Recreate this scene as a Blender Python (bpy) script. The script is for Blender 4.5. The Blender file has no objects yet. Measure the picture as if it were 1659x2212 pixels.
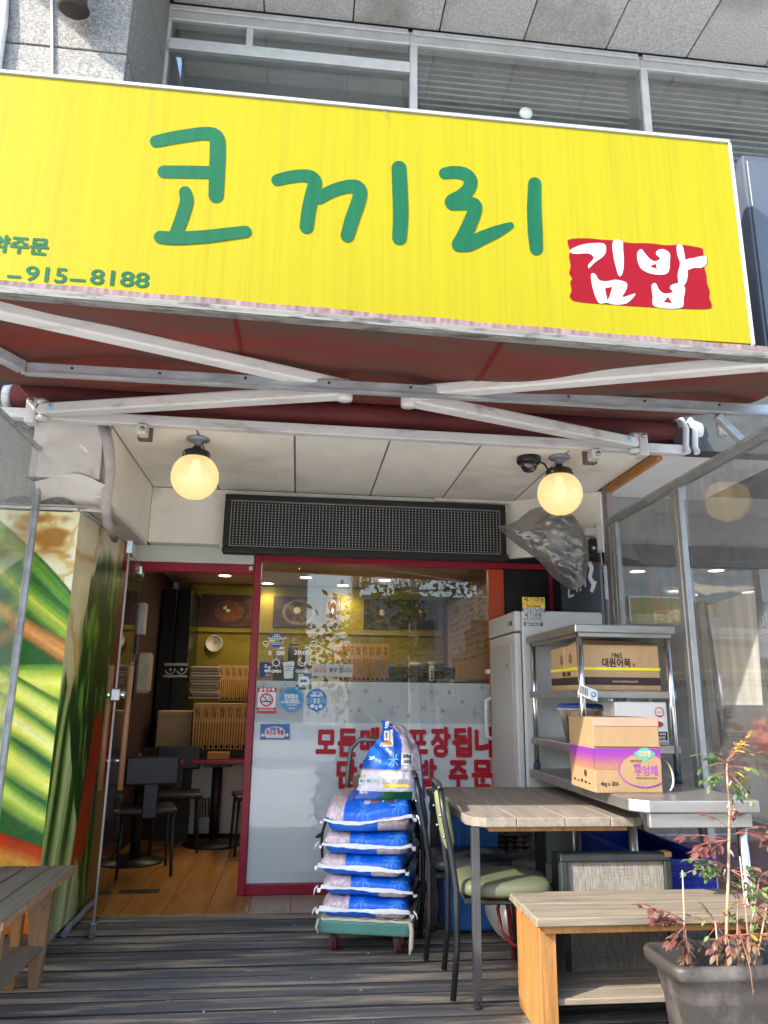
import bpy, bmesh, math, random
import numpy as np
from mathutils import Vector, Matrix
SC = bpy.context.scene
COL = SC.collection
R = math.radians
rng = random.Random(7)

# ------------------------------------------------------------------ camera, light, exposure
EYE = Vector((0, 0, 1.25))
FPX, PITCH, YAW, ROLL = 1610.0, R(14.0), R(6.3), R(0.66)
_fw = Vector((math.sin(YAW) * math.cos(PITCH), math.cos(YAW) * math.cos(PITCH), math.sin(PITCH)))
_r0 = Vector((math.cos(YAW), -math.sin(YAW), 0)); _u0 = _r0.cross(_fw)
CR = math.cos(ROLL) * _r0 + math.sin(ROLL) * _u0
CU = -math.sin(ROLL) * _r0 + math.cos(ROLL) * _u0
cd = bpy.data.cameras.new('camera'); cam = bpy.data.objects.new('camera', cd); COL.objects.link(cam)
cd.sensor_fit = 'VERTICAL'; cd.sensor_height = 24.0; cd.lens = FPX / 2212 * 24.0
cd.clip_start = 0.05; cd.clip_end = 400
cam.matrix_world = Matrix(((CR.x, CU.x, -_fw.x, EYE.x), (CR.y, CU.y, -_fw.y, EYE.y), (CR.z, CU.z, -_fw.z, EYE.z), (0, 0, 0, 1)))
SC.camera = cam

SUN_DIR = Vector((-1.22, -0.72, 1.0)).normalized()           # towards the sun
world = bpy.data.worlds.new('World'); SC.world = world; world.use_nodes = True
wn = world.node_tree.nodes; wl = world.node_tree.links
sky = wn.new('ShaderNodeTexSky'); sky.sky_type = 'NISHITA'; sky.sun_disc = False
sky.sun_elevation = math.asin(SUN_DIR.z); sky.sun_rotation = math.atan2(SUN_DIR.x, SUN_DIR.y)
sky.air_density = 1.0; sky.dust_density = 1.5
wl.new(sky.outputs[0], wn['Background'].inputs[0]); wn['Background'].inputs[1].default_value = 0.15
sd = bpy.data.lights.new('sun', 'SUN'); sd.energy = 2.0; sd.angle = R(0.55); sd.color = (1.0, 0.93, 0.82)
sun = bpy.data.objects.new('sun', sd); COL.objects.link(sun)
sun.rotation_euler = SUN_DIR.to_track_quat('Z', 'Y').to_euler(); sun.location = (-6, -4, 8)
SC.view_settings.view_transform = 'Standard'; SC.view_settings.look = 'None'
SC.view_settings.gamma = 1; SC.view_settings.use_curve_mapping = False
SC.view_settings.exposure = 2.38
SC.render.engine = 'CYCLES'
SC.cycles.max_bounces = 8; SC.cycles.transparent_max_bounces = 16; SC.cycles.glossy_bounces = 4
SC.cycles.use_denoising = True; SC.cycles.caustics_reflective = False; SC.cycles.caustics_refractive = False
SC.cycles.sample_clamp_indirect = 6.0

# ------------------------------------------------------------------ measuring helpers (a view ray meets a real plane)
def _ray(x, y): return _fw + CR * ((x - 829.5) / FPX) - CU * ((y - 1106) / FPX)
def PY(x, y, v): d = _ray(x, y); return EYE + d * ((v - EYE.y) / d.y)
def PZ(x, y, v): d = _ray(x, y); return EYE + d * ((v - EYE.z) / d.z)
def PX(x, y, v): d = _ray(x, y); return EYE + d * ((v - EYE.x) / d.x)

# ------------------------------------------------------------------ materials
def lin(c):
    return tuple(((v / 12.92) if v <= 0.04045 else ((v + 0.055) / 1.055) ** 2.4) for v in c)
_mats = {}
def M(name, col, rough=.55, metal=0., var=.14, scale=5., stretch=(1, 1, 1), col2=None, lo=.35, hi=.65,
      bump=0., bscale=60., spec=.4, attr=None, coat=0., trans=0., mix=None, emit=None, detail=6.):
    if name in _mats: return _mats[name]
    m = bpy.data.materials.new(name); m.use_nodes = True; nt = m.node_tree; n = nt.nodes; l = nt.links
    b = n['Principled BSDF']
    b.inputs['Roughness'].default_value = rough; b.inputs['Metallic'].default_value = metal
    b.inputs['Specular IOR Level'].default_value = spec
    b.inputs['Coat Weight'].default_value = coat
    tc = n.new('ShaderNodeTexCoord'); mp = n.new('ShaderNodeMapping'); l.new(tc.outputs['Object'], mp.inputs[0])
    mp.inputs['Scale'].default_value = [scale * s for s in stretch]
    oi = n.new('ShaderNodeObjectInfo'); ad = n.new('ShaderNodeVectorMath'); ad.operation = 'ADD'
    sc = n.new('ShaderNodeVectorMath'); sc.operation = 'SCALE'; sc.inputs[0].default_value = (31, 17, 23)
    l.new(oi.outputs['Random'], sc.inputs['Scale']); l.new(mp.outputs[0], ad.inputs[0]); l.new(sc.outputs[0], ad.inputs[1])
    nz = n.new('ShaderNodeTexNoise'); nz.inputs['Scale'].default_value = 1; nz.inputs['Detail'].default_value = detail
    nz.inputs['Roughness'].default_value = .62
    l.new(ad.outputs[0], nz.inputs['Vector'])
    rp = n.new('ShaderNodeValToRGB'); l.new(nz.outputs['Fac'], rp.inputs[0])
    rp.color_ramp.elements[0].position = lo; rp.color_ramp.elements[1].position = hi
    if col2 is None:
        a = [c * (1 - var) for c in col]; c2 = [min(1, c * (1 + var)) for c in col]
    else: a, c2 = col, col2
    rp.color_ramp.elements[0].color = (*a, 1); rp.color_ramp.elements[1].color = (*c2, 1)
    out = rp.outputs[0]
    if attr:
        at = n.new('ShaderNodeAttribute'); at.attribute_name = attr
        mx = n.new('ShaderNodeMix'); mx.data_type = 'RGBA'; mx.blend_type = 'MULTIPLY'; mx.inputs[0].default_value = 1
        l.new(at.outputs['Color'], mx.inputs[6]); l.new(out, mx.inputs[7]); out = mx.outputs[2]
    if mix:     # (colour, scale, stretch, lo, hi): a second layer of wear or dirt with its own shape
        mc, ms, mst, mlo, mhi = mix
        mp2 = n.new('ShaderNodeMapping'); l.new(tc.outputs['Object'], mp2.inputs[0]); mp2.inputs['Scale'].default_value = [ms * s for s in mst]
        mp2.inputs['Location'].default_value = (3.1, 5.7, 1.3)
        n2 = n.new('ShaderNodeTexNoise'); n2.inputs['Scale'].default_value = 1; n2.inputs['Detail'].default_value = 8; n2.inputs['Roughness'].default_value = .65
        ad2 = n.new('ShaderNodeVectorMath'); ad2.operation = 'ADD'; l.new(mp2.outputs[0], ad2.inputs[0]); l.new(sc.outputs[0], ad2.inputs[1])
        l.new(ad2.outputs[0], n2.inputs['Vector'])
        r2 = n.new('ShaderNodeMapRange'); r2.inputs[1].default_value = mlo; r2.inputs[2].default_value = mhi; l.new(n2.outputs['Fac'], r2.inputs[0])
        mx = n.new('ShaderNodeMix'); mx.data_type = 'RGBA'; l.new(r2.outputs[0], mx.inputs[0]); l.new(out, mx.inputs[6]); mx.inputs[7].default_value = (*mc, 1); out = mx.outputs[2]
    l.new(out, b.inputs['Base Color'])
    if bump:
        bn = n.new('ShaderNodeTexNoise'); bn.inputs['Scale'].default_value = bscale; bn.inputs['Detail'].default_value = 4
        mpb = n.new('ShaderNodeMapping'); mpb.inputs['Scale'].default_value = stretch; l.new(tc.outputs['Object'], mpb.inputs[0]); l.new(mpb.outputs[0], bn.inputs['Vector'])
        bp = n.new('ShaderNodeBump'); bp.inputs['Strength'].default_value = bump; bp.inputs['Distance'].default_value = .01
        l.new(bn.outputs['Fac'], bp.inputs['Height']); l.new(bp.outputs[0], b.inputs['Normal'])
    if emit: b.inputs['Emission Color'].default_value = (*emit[0], 1); b.inputs['Emission Strength'].default_value = emit[1]
    if trans:   # thin cloth or plastic that lets light through
        tr = n.new('ShaderNodeBsdfTranslucent'); l.new(out, tr.inputs[0]); ms_ = n.new('ShaderNodeMixShader'); ms_.inputs[0].default_value = trans
        l.new(b.outputs[0], ms_.inputs[1]); l.new(tr.outputs[0], ms_.inputs[2]); l.new(ms_.outputs[0], n['Material Output'].inputs[0])
    _mats[name] = m; return m
def GL(name, tint=(.95, .97, .96), haze=0., hazecol=(.55, .57, .58), rough=0., base=.04, streak=None):
    """clear sheet: Schlick reflection over a see-through body, with an optional veil of dust"""
    if name in _mats: return _mats[name]
    m = bpy.data.materials.new(name); m.use_nodes = True; nt = m.node_tree; n = nt.nodes; l = nt.links
    n.remove(n['Principled BSDF'])
    lw = n.new('ShaderNodeLayerWeight'); lw.inputs[0].default_value = .5
    pw = n.new('ShaderNodeMath'); pw.operation = 'POWER'; pw.inputs[1].default_value = 4.0; l.new(lw.outputs['Facing'], pw.inputs[0])
    ma = n.new('ShaderNodeMath'); ma.operation = 'MULTIPLY_ADD'; ma.inputs[1].default_value = .9; ma.inputs[2].default_value = base; l.new(pw.outputs[0], ma.inputs[0])
    tr = n.new('ShaderNodeBsdfTransparent'); tr.inputs[0].default_value = (*tint, 1)
    gl = n.new('ShaderNodeBsdfGlossy'); gl.inputs['Roughness'].default_value = rough
    body = tr.outputs[0]
    if streak and haze:      # sagging film: a slow ripple in what it mirrors
        tcb = n.new('ShaderNodeTexCoord'); nb = n.new('ShaderNodeTexNoise'); nb.inputs['Scale'].default_value = 2.2; nb.inputs['Detail'].default_value = 2; l.new(tcb.outputs['Object'], nb.inputs['Vector'])
        bp = n.new('ShaderNodeBump'); bp.inputs['Strength'].default_value = .12; bp.inputs['Distance'].default_value = .05; l.new(nb.outputs['Fac'], bp.inputs['Height']); l.new(bp.outputs[0], gl.inputs['Normal'])
    if haze:
        df = n.new('ShaderNodeBsdfDiffuse'); df.inputs[0].default_value = (*hazecol, 1)
        tl = n.new('ShaderNodeBsdfTranslucent'); tl.inputs[0].default_value = (*hazecol, 1)
        m0 = n.new('ShaderNodeMixShader'); m0.inputs[0].default_value = .4; l.new(df.outputs[0], m0.inputs[1]); l.new(tl.outputs[0], m0.inputs[2])
        tc = n.new('ShaderNodeTexCoord'); mp = n.new('ShaderNodeMapping'); l.new(tc.outputs['Object'], mp.inputs[0]); mp.inputs['Scale'].default_value = streak or (1, 1, 1)
        nz = n.new('ShaderNodeTexNoise'); nz.inputs['Scale'].default_value = 3; nz.inputs['Detail'].default_value = 7; l.new(mp.outputs[0], nz.inputs['Vector'])
        mr = n.new('ShaderNodeMapRange'); mr.inputs[1].default_value = .3; mr.inputs[2].default_value = .75; mr.inputs[3].default_value = haze * .55; mr.inputs[4].default_value = haze * 1.5
        l.new(nz.outputs['Fac'], mr.inputs[0])
        m1 = n.new('ShaderNodeMixShader'); l.new(mr.outputs[0], m1.inputs[0]); l.new(tr.outputs[0], m1.inputs[1]); l.new(m0.outputs[0], m1.inputs[2]); body = m1.outputs[0]
    mx = n.new('ShaderNodeMixShader'); l.new(ma.outputs[0], mx.inputs[0]); l.new(body, mx.inputs[1]); l.new(gl.outputs[0], mx.inputs[2])
    l.new(mx.outputs[0], n['Material Output'].inputs[0]); _mats[name] = m; return m
def EM(name, col, s):
    if name in _mats: return _mats[name]
    m = bpy.data.materials.new(name); m.use_nodes = True; n = m.node_tree.nodes; n.remove(n['Principled BSDF'])
    e = n.new('ShaderNodeEmission'); e.inputs[0].default_value = (*col, 1); e.inputs[1].default_value = s
    m.node_tree.links.new(e.outputs[0], n['Material Output'].inputs[0]); _mats[name] = m; return m

# ------------------------------------------------------------------ things, parts
MW = {}
def tag(o, label=None, cat=None, group=None, kind=None):
    if label: o['label'] = label
    if cat: o['category'] = cat
    if group: o['group'] = group
    if kind: o['kind'] = kind
    return o
def thing(name, label, cat, loc=(0, 0, 0), rz=0., group=None, rot=None):
    o = bpy.data.objects.new(name, None); COL.objects.link(o); o.empty_display_size = .1
    o.location = loc; o.rotation_euler = rot or (0, 0, rz)
    MW[o.name] = Matrix.Translation(Vector(loc)) @ o.rotation_euler.to_matrix().to_4x4()
    return tag(o, label, cat, group)
def link(name, me, mat=None, parent=None):
    if mat is not None and not me.materials: me.materials.append(mat)
    o = bpy.data.objects.new(name, me); COL.objects.link(o)
    if parent is not None: o.parent = parent; MW[o.name] = MW[parent.name]
    else: MW[o.name] = Matrix.Identity(4)
    return o
def dup(o, off=(0, 0, 0), parent=None, rz=None):
    c = o.copy(); COL.objects.link(c); p = parent or o.parent
    if p is not None: c.parent = p; MW[c.name] = MW[p.name]
    c.location = o.location + Vector(off)
    if rz is not None: c.rotation_euler.z = rz
    return c
class MB:
    """collects primitives; build() links them as one mesh object"""
    def __init__(s): s.v = []; s.f = []; s.sm = []
    def add(s, vs, fs, sm=False):
        k = len(s.v); s.v += [Vector(v) for v in vs]; s.f += [tuple(i + k for i in f) for f in fs]; s.sm += [sm] * len(fs); return s
    def box(s, x0, x1, y0, y1, z0, z1):
        x0, x1 = min(x0, x1), max(x0, x1); y0, y1 = min(y0, y1), max(y0, y1); z0, z1 = min(z0, z1), max(z0, z1)
        return s.add([(x0, y0, z0), (x1, y0, z0), (x1, y1, z0), (x0, y1, z0), (x0, y0, z1), (x1, y0, z1), (x1, y1, z1), (x0, y1, z1)],
                     [(0, 3, 2, 1), (4, 5, 6, 7), (0, 1, 5, 4), (1, 2, 6, 5), (2, 3, 7, 6), (3, 0, 4, 7)])
    def hexa(s, p):  # 8 points: bottom loop, top loop
        return s.add(p, [(0, 3, 2, 1), (4, 5, 6, 7), (0, 1, 5, 4), (1, 2, 6, 5), (2, 3, 7, 6), (3, 0, 4, 7)])
    def bar(s, a, b, w, h, up=(0, 0, 1)):
        a, b = Vector(a), Vector(b); d = (b - a).normalized(); sd = d.cross(Vector(up))
        if sd.length < 1e-4: sd = d.cross(Vector((0, 1, 0)))
        sd.normalize(); u = sd.cross(d); q = [(-1, -1), (1, -1), (1, 1), (-1, 1)]
        return s.add([a + sd * (w / 2 * i) + u * (h / 2 * j) for i, j in q] + [b + sd * (w / 2 * i) + u * (h / 2 * j) for i, j in q],
                     [(0, 1, 2, 3), (7, 6, 5, 4), (1, 0, 4, 5), (2, 1, 5, 6), (3, 2, 6, 7), (0, 3, 7, 4)])
    def tube(s, pts, r, n=10, closed=False, cap=True):
        pts = [Vector(p) for p in pts]; N = len(pts); rs = r if isinstance(r, (list, tuple)) else [r] * N
        vs = []; ref = None
        for i, p in enumerate(pts):
            a = pts[i - 1] if (i > 0 or closed) else p; b = pts[(i + 1) % N] if (i < N - 1 or closed) else p
            t = (b - a)
            if t.length < 1e-9: t = Vector((0, 0, 1))
            t.normalize()
            if ref is None: ref = t.cross(Vector((0, 0, 1))) if abs(t.z) < .9 else t.cross(Vector((0, 1, 0)))
            ref = (ref - t * ref.dot(t)).normalized(); w = t.cross(ref)
            vs += [p + (ref * math.cos(2 * math.pi * k / n) + w * math.sin(2 * math.pi * k / n)) * rs[i] for k in range(n)]
        fs = []
        for i in range(N if closed else N - 1):
            j = (i + 1) % N
            fs += [(i * n + k, i * n + (k + 1) % n, j * n + (k + 1) % n, j * n + k) for k in range(n)]
        s.add(vs, fs, True)
        if cap and not closed: s.add(vs[:n], [tuple(range(n))][::-1]); s.add(vs[-n:], [tuple(range(n))])
        return s
    def lathe(s, prof, c=(0, 0, 0), axis=(0, 0, 1), n=24):
        c = Vector(c); ax = Vector(axis).normalized(); e = ax.cross(Vector((0, 1, 0)) if abs(ax.y) < .9 else Vector((1, 0, 0))).normalized(); w = ax.cross(e)
        vs = []
        for r, h in prof: vs += [c + ax * h + (e * math.cos(2 * math.pi * k / n) + w * math.sin(2 * math.pi * k / n)) * max(r, 1e-5) for k in range(n)]
        fs = [(i * n + k, i * n + (k + 1) % n, (i + 1) * n + (k + 1) % n, (i + 1) * n + k) for i in range(len(prof) - 1) for k in range(n)]
        return s.add(vs, fs, True)
    def prism(s, poly, depth):   # poly: list of 3-D points (planar); depth: vector
        d = Vector(depth); n = len(poly); p = [Vector(q) for q in poly]
        return s.add(p + [q + d for q in p], [tuple(range(n))[::-1], tuple(range(n, 2 * n))] + [(i, (i + 1) % n, n + (i + 1) % n, n + i) for i in range(n)])
    def grid(s, fn, nu, nv, sm=True, cu=False):
        vs = [fn(i / (nu if cu else nu - 1), j / (nv - 1)) for j in range(nv) for i in range(nu)]
        fs = [(j * nu + i, j * nu + (i + 1) % nu, (j + 1) * nu + (i + 1) % nu, (j + 1) * nu + i) for j in range(nv - 1) for i in range(nu if cu else nu - 1)]
        return s.add(vs, fs, sm)
    def mesh(s, name, parent=None, bevel=0., world=True, seg=1, fix=True):
        me = bpy.data.meshes.new(name); vs = s.v
        if world and parent is not None:
            inv = MW[parent.name].inverted(); vs = [inv @ v for v in vs]
        me.from_pydata([tuple(v) for v in vs], [], s.f); me.polygons.foreach_set('use_smooth', s.sm)
        if bevel or fix:
            bm = bmesh.new(); bm.from_mesh(me)
            bmesh.ops.remove_doubles(bm, verts=bm.verts, dist=1e-6)
            if bevel:
                es = [e for e in bm.edges if len(e.link_faces) == 2 and e.calc_face_angle(0) > .5]
                bmesh.ops.bevel(bm, geom=es, offset=bevel, segments=seg, profile=.5, affect='EDGES', clamp_overlap=True)
            bmesh.ops.recalc_face_normals(bm, faces=bm.faces); bm.to_mesh(me); bm.free()
        return me
    def build(s, name, mat, parent=None, bevel=0., world=True, seg=1, fix=True, label=None):
        o = link(name, s.mesh(name, parent, bevel, world, seg, fix), mat, parent)
        if label: o['label'] = label
        return o

def stroke(pts, r, n=10):
    """outline of a hand-drawn stroke with round ends; pts 2-D, r one radius or a list"""
    P = [np.array(p, float) for p in pts]; rs = r if isinstance(r, (list, tuple)) else [r] * len(P)
    # Catmull-Rom densify
    D = []; Rr = []
    for i in range(len(P) - 1):
        p0 = P[max(i - 1, 0)]; p1 = P[i]; p2 = P[i + 1]; p3 = P[min(i + 2, len(P) - 1)]
        for k in range(6):
            t = k / 6; D.append(.5 * (2 * p1 + (p2 - p0) * t + (2 * p0 - 5 * p1 + 4 * p2 - p3) * t * t + (3 * p1 - p0 - 3 * p2 + p3) * t ** 3)); Rr.append(rs[i] * (1 - t) + rs[i + 1] * t)
    D.append(P[-1]); Rr.append(rs[-1]); return D, Rr
def stroke_mesh(mb, pts, r, to3, depth, n=14):
    """discs and quads joined into a flat stroke"""
    D, Rr = stroke(pts, r); L = []; Rt = []
    for i, p in enumerate(D):
        t = D[min(i + 1, len(D) - 1)] - D[max(i - 1, 0)]; t = t / (np.linalg.norm(t) + 1e-9); nrm = np.array([-t[1], t[0]])
        L.append(p + nrm * Rr[i]); Rt.append(p - nrm * Rr[i])
    def arc(c, v, rad):  # half circle from +v to -v
        a0 = math.atan2(v[1], v[0]); return [c + rad * np.array([math.cos(a0 - math.pi * k / n), math.sin(a0 - math.pi * k / n)]) for k in range(1, n)]
    e = D[-1] - D[-2]; e = e / np.linalg.norm(e); s0 = D[0] - D[1]; s0 = s0 / np.linalg.norm(s0)
    a = arc(D[-1], np.array([-e[1], e[0]]), Rr[-1]); b = arc(D[0], np.array([-s0[1], s0[0]]), Rr[0])
    d = Vector(depth)
    N = len(L); lift = Vector((0, -1.5e-5, 0)); vs = [to3(p) + lift * (i % N) for i, p in enumerate(L + Rt)]
    mb.add([v + d for v in vs], [(i, i + 1, N + i + 1, N + i) for i in range(N - 1)])
    for c, rim, l0, r0 in ((D[-1], a, L[-1], Rt[-1]), (D[0], b, Rt[0], L[0])):
        ring = [l0] + rim + [r0]; q = [to3(c) + d] + [to3(p) + d for p in ring]; kk = lift * (N + 1 if rim is a else -1); q = [v + kk for v in q]
        mb.add(q, [(0, i, i + 1) for i in range(1, len(q) - 1)])
    return mb

_font = {}
def text(name, s, size, mat, parent, origin, xdir=(1, 0, 0), updir=(0, 0, 1), align='CENTER', bold=0., width=None, sx=1., depth=.0, space=1.):
    """flat lettering as a mesh on a plane; origin = baseline point"""
    cu = bpy.data.curves.new(name, 'FONT'); cu.body = s; cu.size = size; cu.align_x = align; cu.extrude = depth; cu.resolution_u = 3; cu.space_character = space
    ob = bpy.data.objects.new(name, cu)
    me = bpy.data.meshes.new_from_object(ob)
    bpy.data.objects.remove(ob); bpy.data.curves.remove(cu)
    X = Vector(xdir).normalized(); U = Vector(updir).normalized(); Nn = X.cross(U)
    if bold and len(me.vertices):    # heavier strokes: the outline repeated round a small octagon
        co = np.empty(len(me.vertices) * 3); me.vertices.foreach_get('co', co); co = co.reshape(-1, 3); fs0 = [tuple(p.vertices) for p in me.polygons]; vs = []; fs = []
        for k in range(9):
            o = np.array((0, 0, 0) if k == 8 else (bold * math.cos(R(22.5 + 45 * k)), bold * math.sin(R(22.5 + 45 * k)), -2e-5 * (k + 1))); b0 = len(co) * k
            vs.append(co + o); fs += [tuple(i + b0 for i in f) for f in fs0]
        bpy.data.meshes.remove(me); me = bpy.data.meshes.new(name); me.from_pydata(np.concatenate(vs).tolist(), [], fs)
    if width:
        xs = [v.co.x for v in me.vertices]; sx = width / (max(xs) - min(xs)) if xs else 1
    mw = Matrix(((X.x * sx, U.x, Nn.x, origin[0]), (X.y * sx, U.y, Nn.y, origin[1]), (X.z * sx, U.z, Nn.z, origin[2]), (0, 0, 0, 1)))
    if parent is not None: mw = MW[parent.name].inverted() @ mw
    me.transform(mw); me.name = name; me.materials.clear()
    return link(name, me, mat, parent)

# value noise for printed pictures
def _h(i, j, s): 
    x = np.sin(i * 127.1 + j * 311.7 + s * 74.7) * 43758.5453; return x - np.floor(x)
def vnoise(x, y, s=0):
    i = np.floor(x); j = np.floor(y); fx = x - i; fy = y - j; fx = fx * fx * (3 - 2 * fx); fy = fy * fy * (3 - 2 * fy)
    return (_h(i, j, s) * (1 - fx) + _h(i + 1, j, s) * fx) * (1 - fy) + (_h(i, j + 1, s) * (1 - fx) + _h(i + 1, j + 1, s) * fx) * fy
def fbm(x, y, s=0, o=4):
    r = 0; a = .5
    for k in range(o): r = r + a * vnoise(x * 2 ** k, y * 2 ** k, s + k); a *= .5
    return r
def sst(a, b, x): t = np.clip((x - a) / (b - a), 0, 1); return t * t * (3 - 2 * t)
def mixc(a, b, t): return np.asarray(a) * (1 - t[..., None]) + np.asarray(b) * t[..., None]
def printed(name, corners, nu, nv, fn, mat, parent, disp=None):
    """a printed sheet: fn(u, v) gives the ink colour (sRGB 0..1) at each grid vertex; corners BL, BR, TR, TL"""
    u, v = np.meshgrid(np.linspace(0, 1, nu), np.linspace(0, 1, nv)); c = [np.array(p) for p in corners]
    pts = (c[0] * ((1 - u) * (1 - v))[..., None] + c[1] * (u * (1 - v))[..., None] + c[2] * (u * v)[..., None] + c[3] * ((1 - u) * v)[..., None]).reshape(-1, 3)
    if disp is not None: pts = pts + disp(u, v).reshape(-1, 3)
    if parent is not None:
        inv = np.array(MW[parent.name].inverted()); pts = pts @ inv[:3, :3].T + inv[:3, 3]
    me = bpy.data.meshes.new(name)
    fs = [(j * nu + i, j * nu + i + 1, (j + 1) * nu + i + 1, (j + 1) * nu + i) for j in range(nv - 1) for i in range(nu - 1)]
    me.from_pydata(pts.tolist(), [], fs); paint(me, fn(u.ravel(), v.ravel()))
    me.polygons.foreach_set('use_smooth', [True] * len(fs)) if disp is not None else None
    return link(name, me, mat, parent)
def paint(me, rgb):
    rgb = np.clip(np.asarray(rgb, float), 0, 1); l = np.where(rgb <= .04045, rgb / 12.92, ((rgb + .055) / 1.055) ** 2.4)
    a = me.color_attributes.new('ink', 'FLOAT_COLOR', 'POINT'); a.data.foreach_set('color', np.concatenate([l, np.ones((len(l), 1))], 1).ravel())
INK = M('printed_ink', (.9, .9, .9), .5, attr='ink', var=.04, scale=30)
INKG = M('printed_glossy_ink', (.98, .98, .98), .32, attr='ink', var=.05, scale=14, bump=.1, bscale=30)
# ------------------------------------------------------------------ shared materials
white_alu = M('white_aluminium', (.62, .63, .63), .38, .25, var=.08, scale=8, mix=((.33, .32, .3), 6, (1, 1, 1), .6, .85))
galv = M('galvanised_steel', (.36, .375, .385), .42, .35, var=.25, scale=12, stretch=(.4, 1, 1))
steel = M('brushed_stainless', (.38, .375, .36), .33, .85, var=.12, scale=20, stretch=(.15, 1, 1), mix=((.3, .27, .23), 5, (1, 1, 1), .56, .8))
chrome = M('chrome', (.72, .72, .73), .18, 1., var=.05)
redpaint = M('red_painted_frame', (.30, .012, .03), .38, var=.12, scale=6)
orangered = M('orange_red_paint', (.52, .07, .02), .35, var=.1, scale=5)
cream = M('cream_ceiling_paint', (.82, .78, .69), .6, var=.05, scale=3, mix=((.50, .43, .34), 2.2, (1, 1, 1), .54, .85))
dirtywhite = M('grubby_white_sheet', (.62, .59, .53), .62, var=.07, scale=4, mix=((.16, .13, .1), 3.2, (1, 1, 1), .56, .78), bump=.25, bscale=9)
black = M('black_paint', (.012, .012, .013), .45, var=.2, scale=9)
dark = M('dark_metal', (.025, .027, .03), .42, .3, var=.25, scale=12)
whitepl = M('white_plastic', (.74, .74, .72), .35, var=.04, scale=5)
granite = M('speckled_granite', (.115, .112, .105), .6, scale=75, col2=(.285, .278, .26), lo=.36, hi=.64, detail=3, mix=((.36, .3, .22), 1.3, (1, 1, .35), .6, .85))
soffitm = M('grey_stone_soffit', (.42, .415, .395), .75, scale=60, col2=(.78, .77, .74), lo=.3, hi=.7, detail=3, mix=((.27, .24, .2), 1.1, (1, 1, 1), .5, .8))
glassm = GL('window_glass', (.985, .995, .99), base=.05)
dkglass = GL('tinted_window_glass', (.92, .935, .93), base=.14, haze=.17, hazecol=(.42, .43, .42))
vinyl = GL('dusty_clear_sheet', (.93, .93, .92), haze=.20, hazecol=(.20, .197, .19), base=.06, rough=.03, streak=(6, 6, .5))
vinyl2 = GL('clear_side_sheet', (.96, .965, .96), haze=.17, hazecol=(.42, .42, .41), base=.045, streak=(5, 5, .4))
rubber = M('black_rubber', (.02, .02, .02), .7, var=.2)
wood_lt = M('golden_pine', (.36, .175, .05), .55, scale=5, stretch=(9, 9, .5), col2=(.19, .08, .022), lo=.35, hi=.75, bump=.25, bscale=40, mix=((.13, .065, .03), 4, (2.5, 2.5, .5), .60, .74))
wood_dk = M('weathered_plank', (.13, .108, .08), .7, scale=4, stretch=(.7, 9, 9), col2=(.25, .213, .162), lo=.3, hi=.72, bump=.25, bscale=30, mix=((.09, .075, .06), 3, (.6, 5, 5), .55, .75))
wood_edge = M('bare_plank_edge', (.42, .22, .1), .65, scale=5, stretch=(1, 6, 6), col2=(.2, .1, .05), lo=.35, hi=.7, bump=.2, bscale=30)
cardboard = M('brown_cardboard', (.44, .285, .145), .75, var=.07, scale=4, stretch=(6, 1, 1), bump=.05, bscale=20)

# ------------------------------------------------------------------ setting: ground, deck, floor
mb = MB(); mb.add([(-150, -150, -.27), (150, -150, -.27), (150, 150, -.27), (-150, 150, -.27)], [(0, 1, 2, 3)])
tag(mb.build('ground', M('pale_concrete_street', (.44, .43, .41), .85, var=.3, scale=3, bump=.3, bscale=80), fix=False), kind='structure')
mb = MB().box(-30, 30, -5.0, 2.55, -.265, -.15)
pav = tag(mb.build('pavement', M('pavement_base', (.62, .60, .57), .85, var=.2, scale=2), bevel=.02), kind='structure')
pm = [M('paving_brick_%d' % k, c, .85, var=.2, scale=14, bump=.2, bscale=60) for k, c in enumerate([(.32, .29, .26), (.29, .24, .2), (.35, .33, .3)])]
deck = tag(MB().box(-3.2, 2.6, 2.72, 4.93, -.26, -.05).build('deck', M('deck_joist', (.03, .027, .024), .8)), kind='structure')
deckm = M('weathered_deck_board', (.065, .064, .064), .72, scale=2.4, stretch=(.55, 8, 5), col2=(.135, .132, .13), lo=.3, hi=.7, bump=.55, bscale=34,
          mix=((.34, .275, .195), 2.0, (.8, 9, 3), .49, .62))
deckv = [deckm, M('paler_deck_board', (.085, .083, .082), .72, scale=2.4, stretch=(.55, 8, 5), col2=(.165, .160, .155), lo=.3, hi=.7, bump=.5, bscale=34, mix=((.36, .29, .20), 1.8, (.8, 8, 3), .47, .60)),
         M('darker_deck_board', (.045, .045, .047), .72, scale=2.4, stretch=(.55, 8, 5), col2=(.105, .103, .103), lo=.3, hi=.7, bump=.5, bscale=34, mix=((.30, .24, .17), 2.2, (.8, 9, 3), .51, .65))]
y = 2.74; k = 0
proto = None
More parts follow.
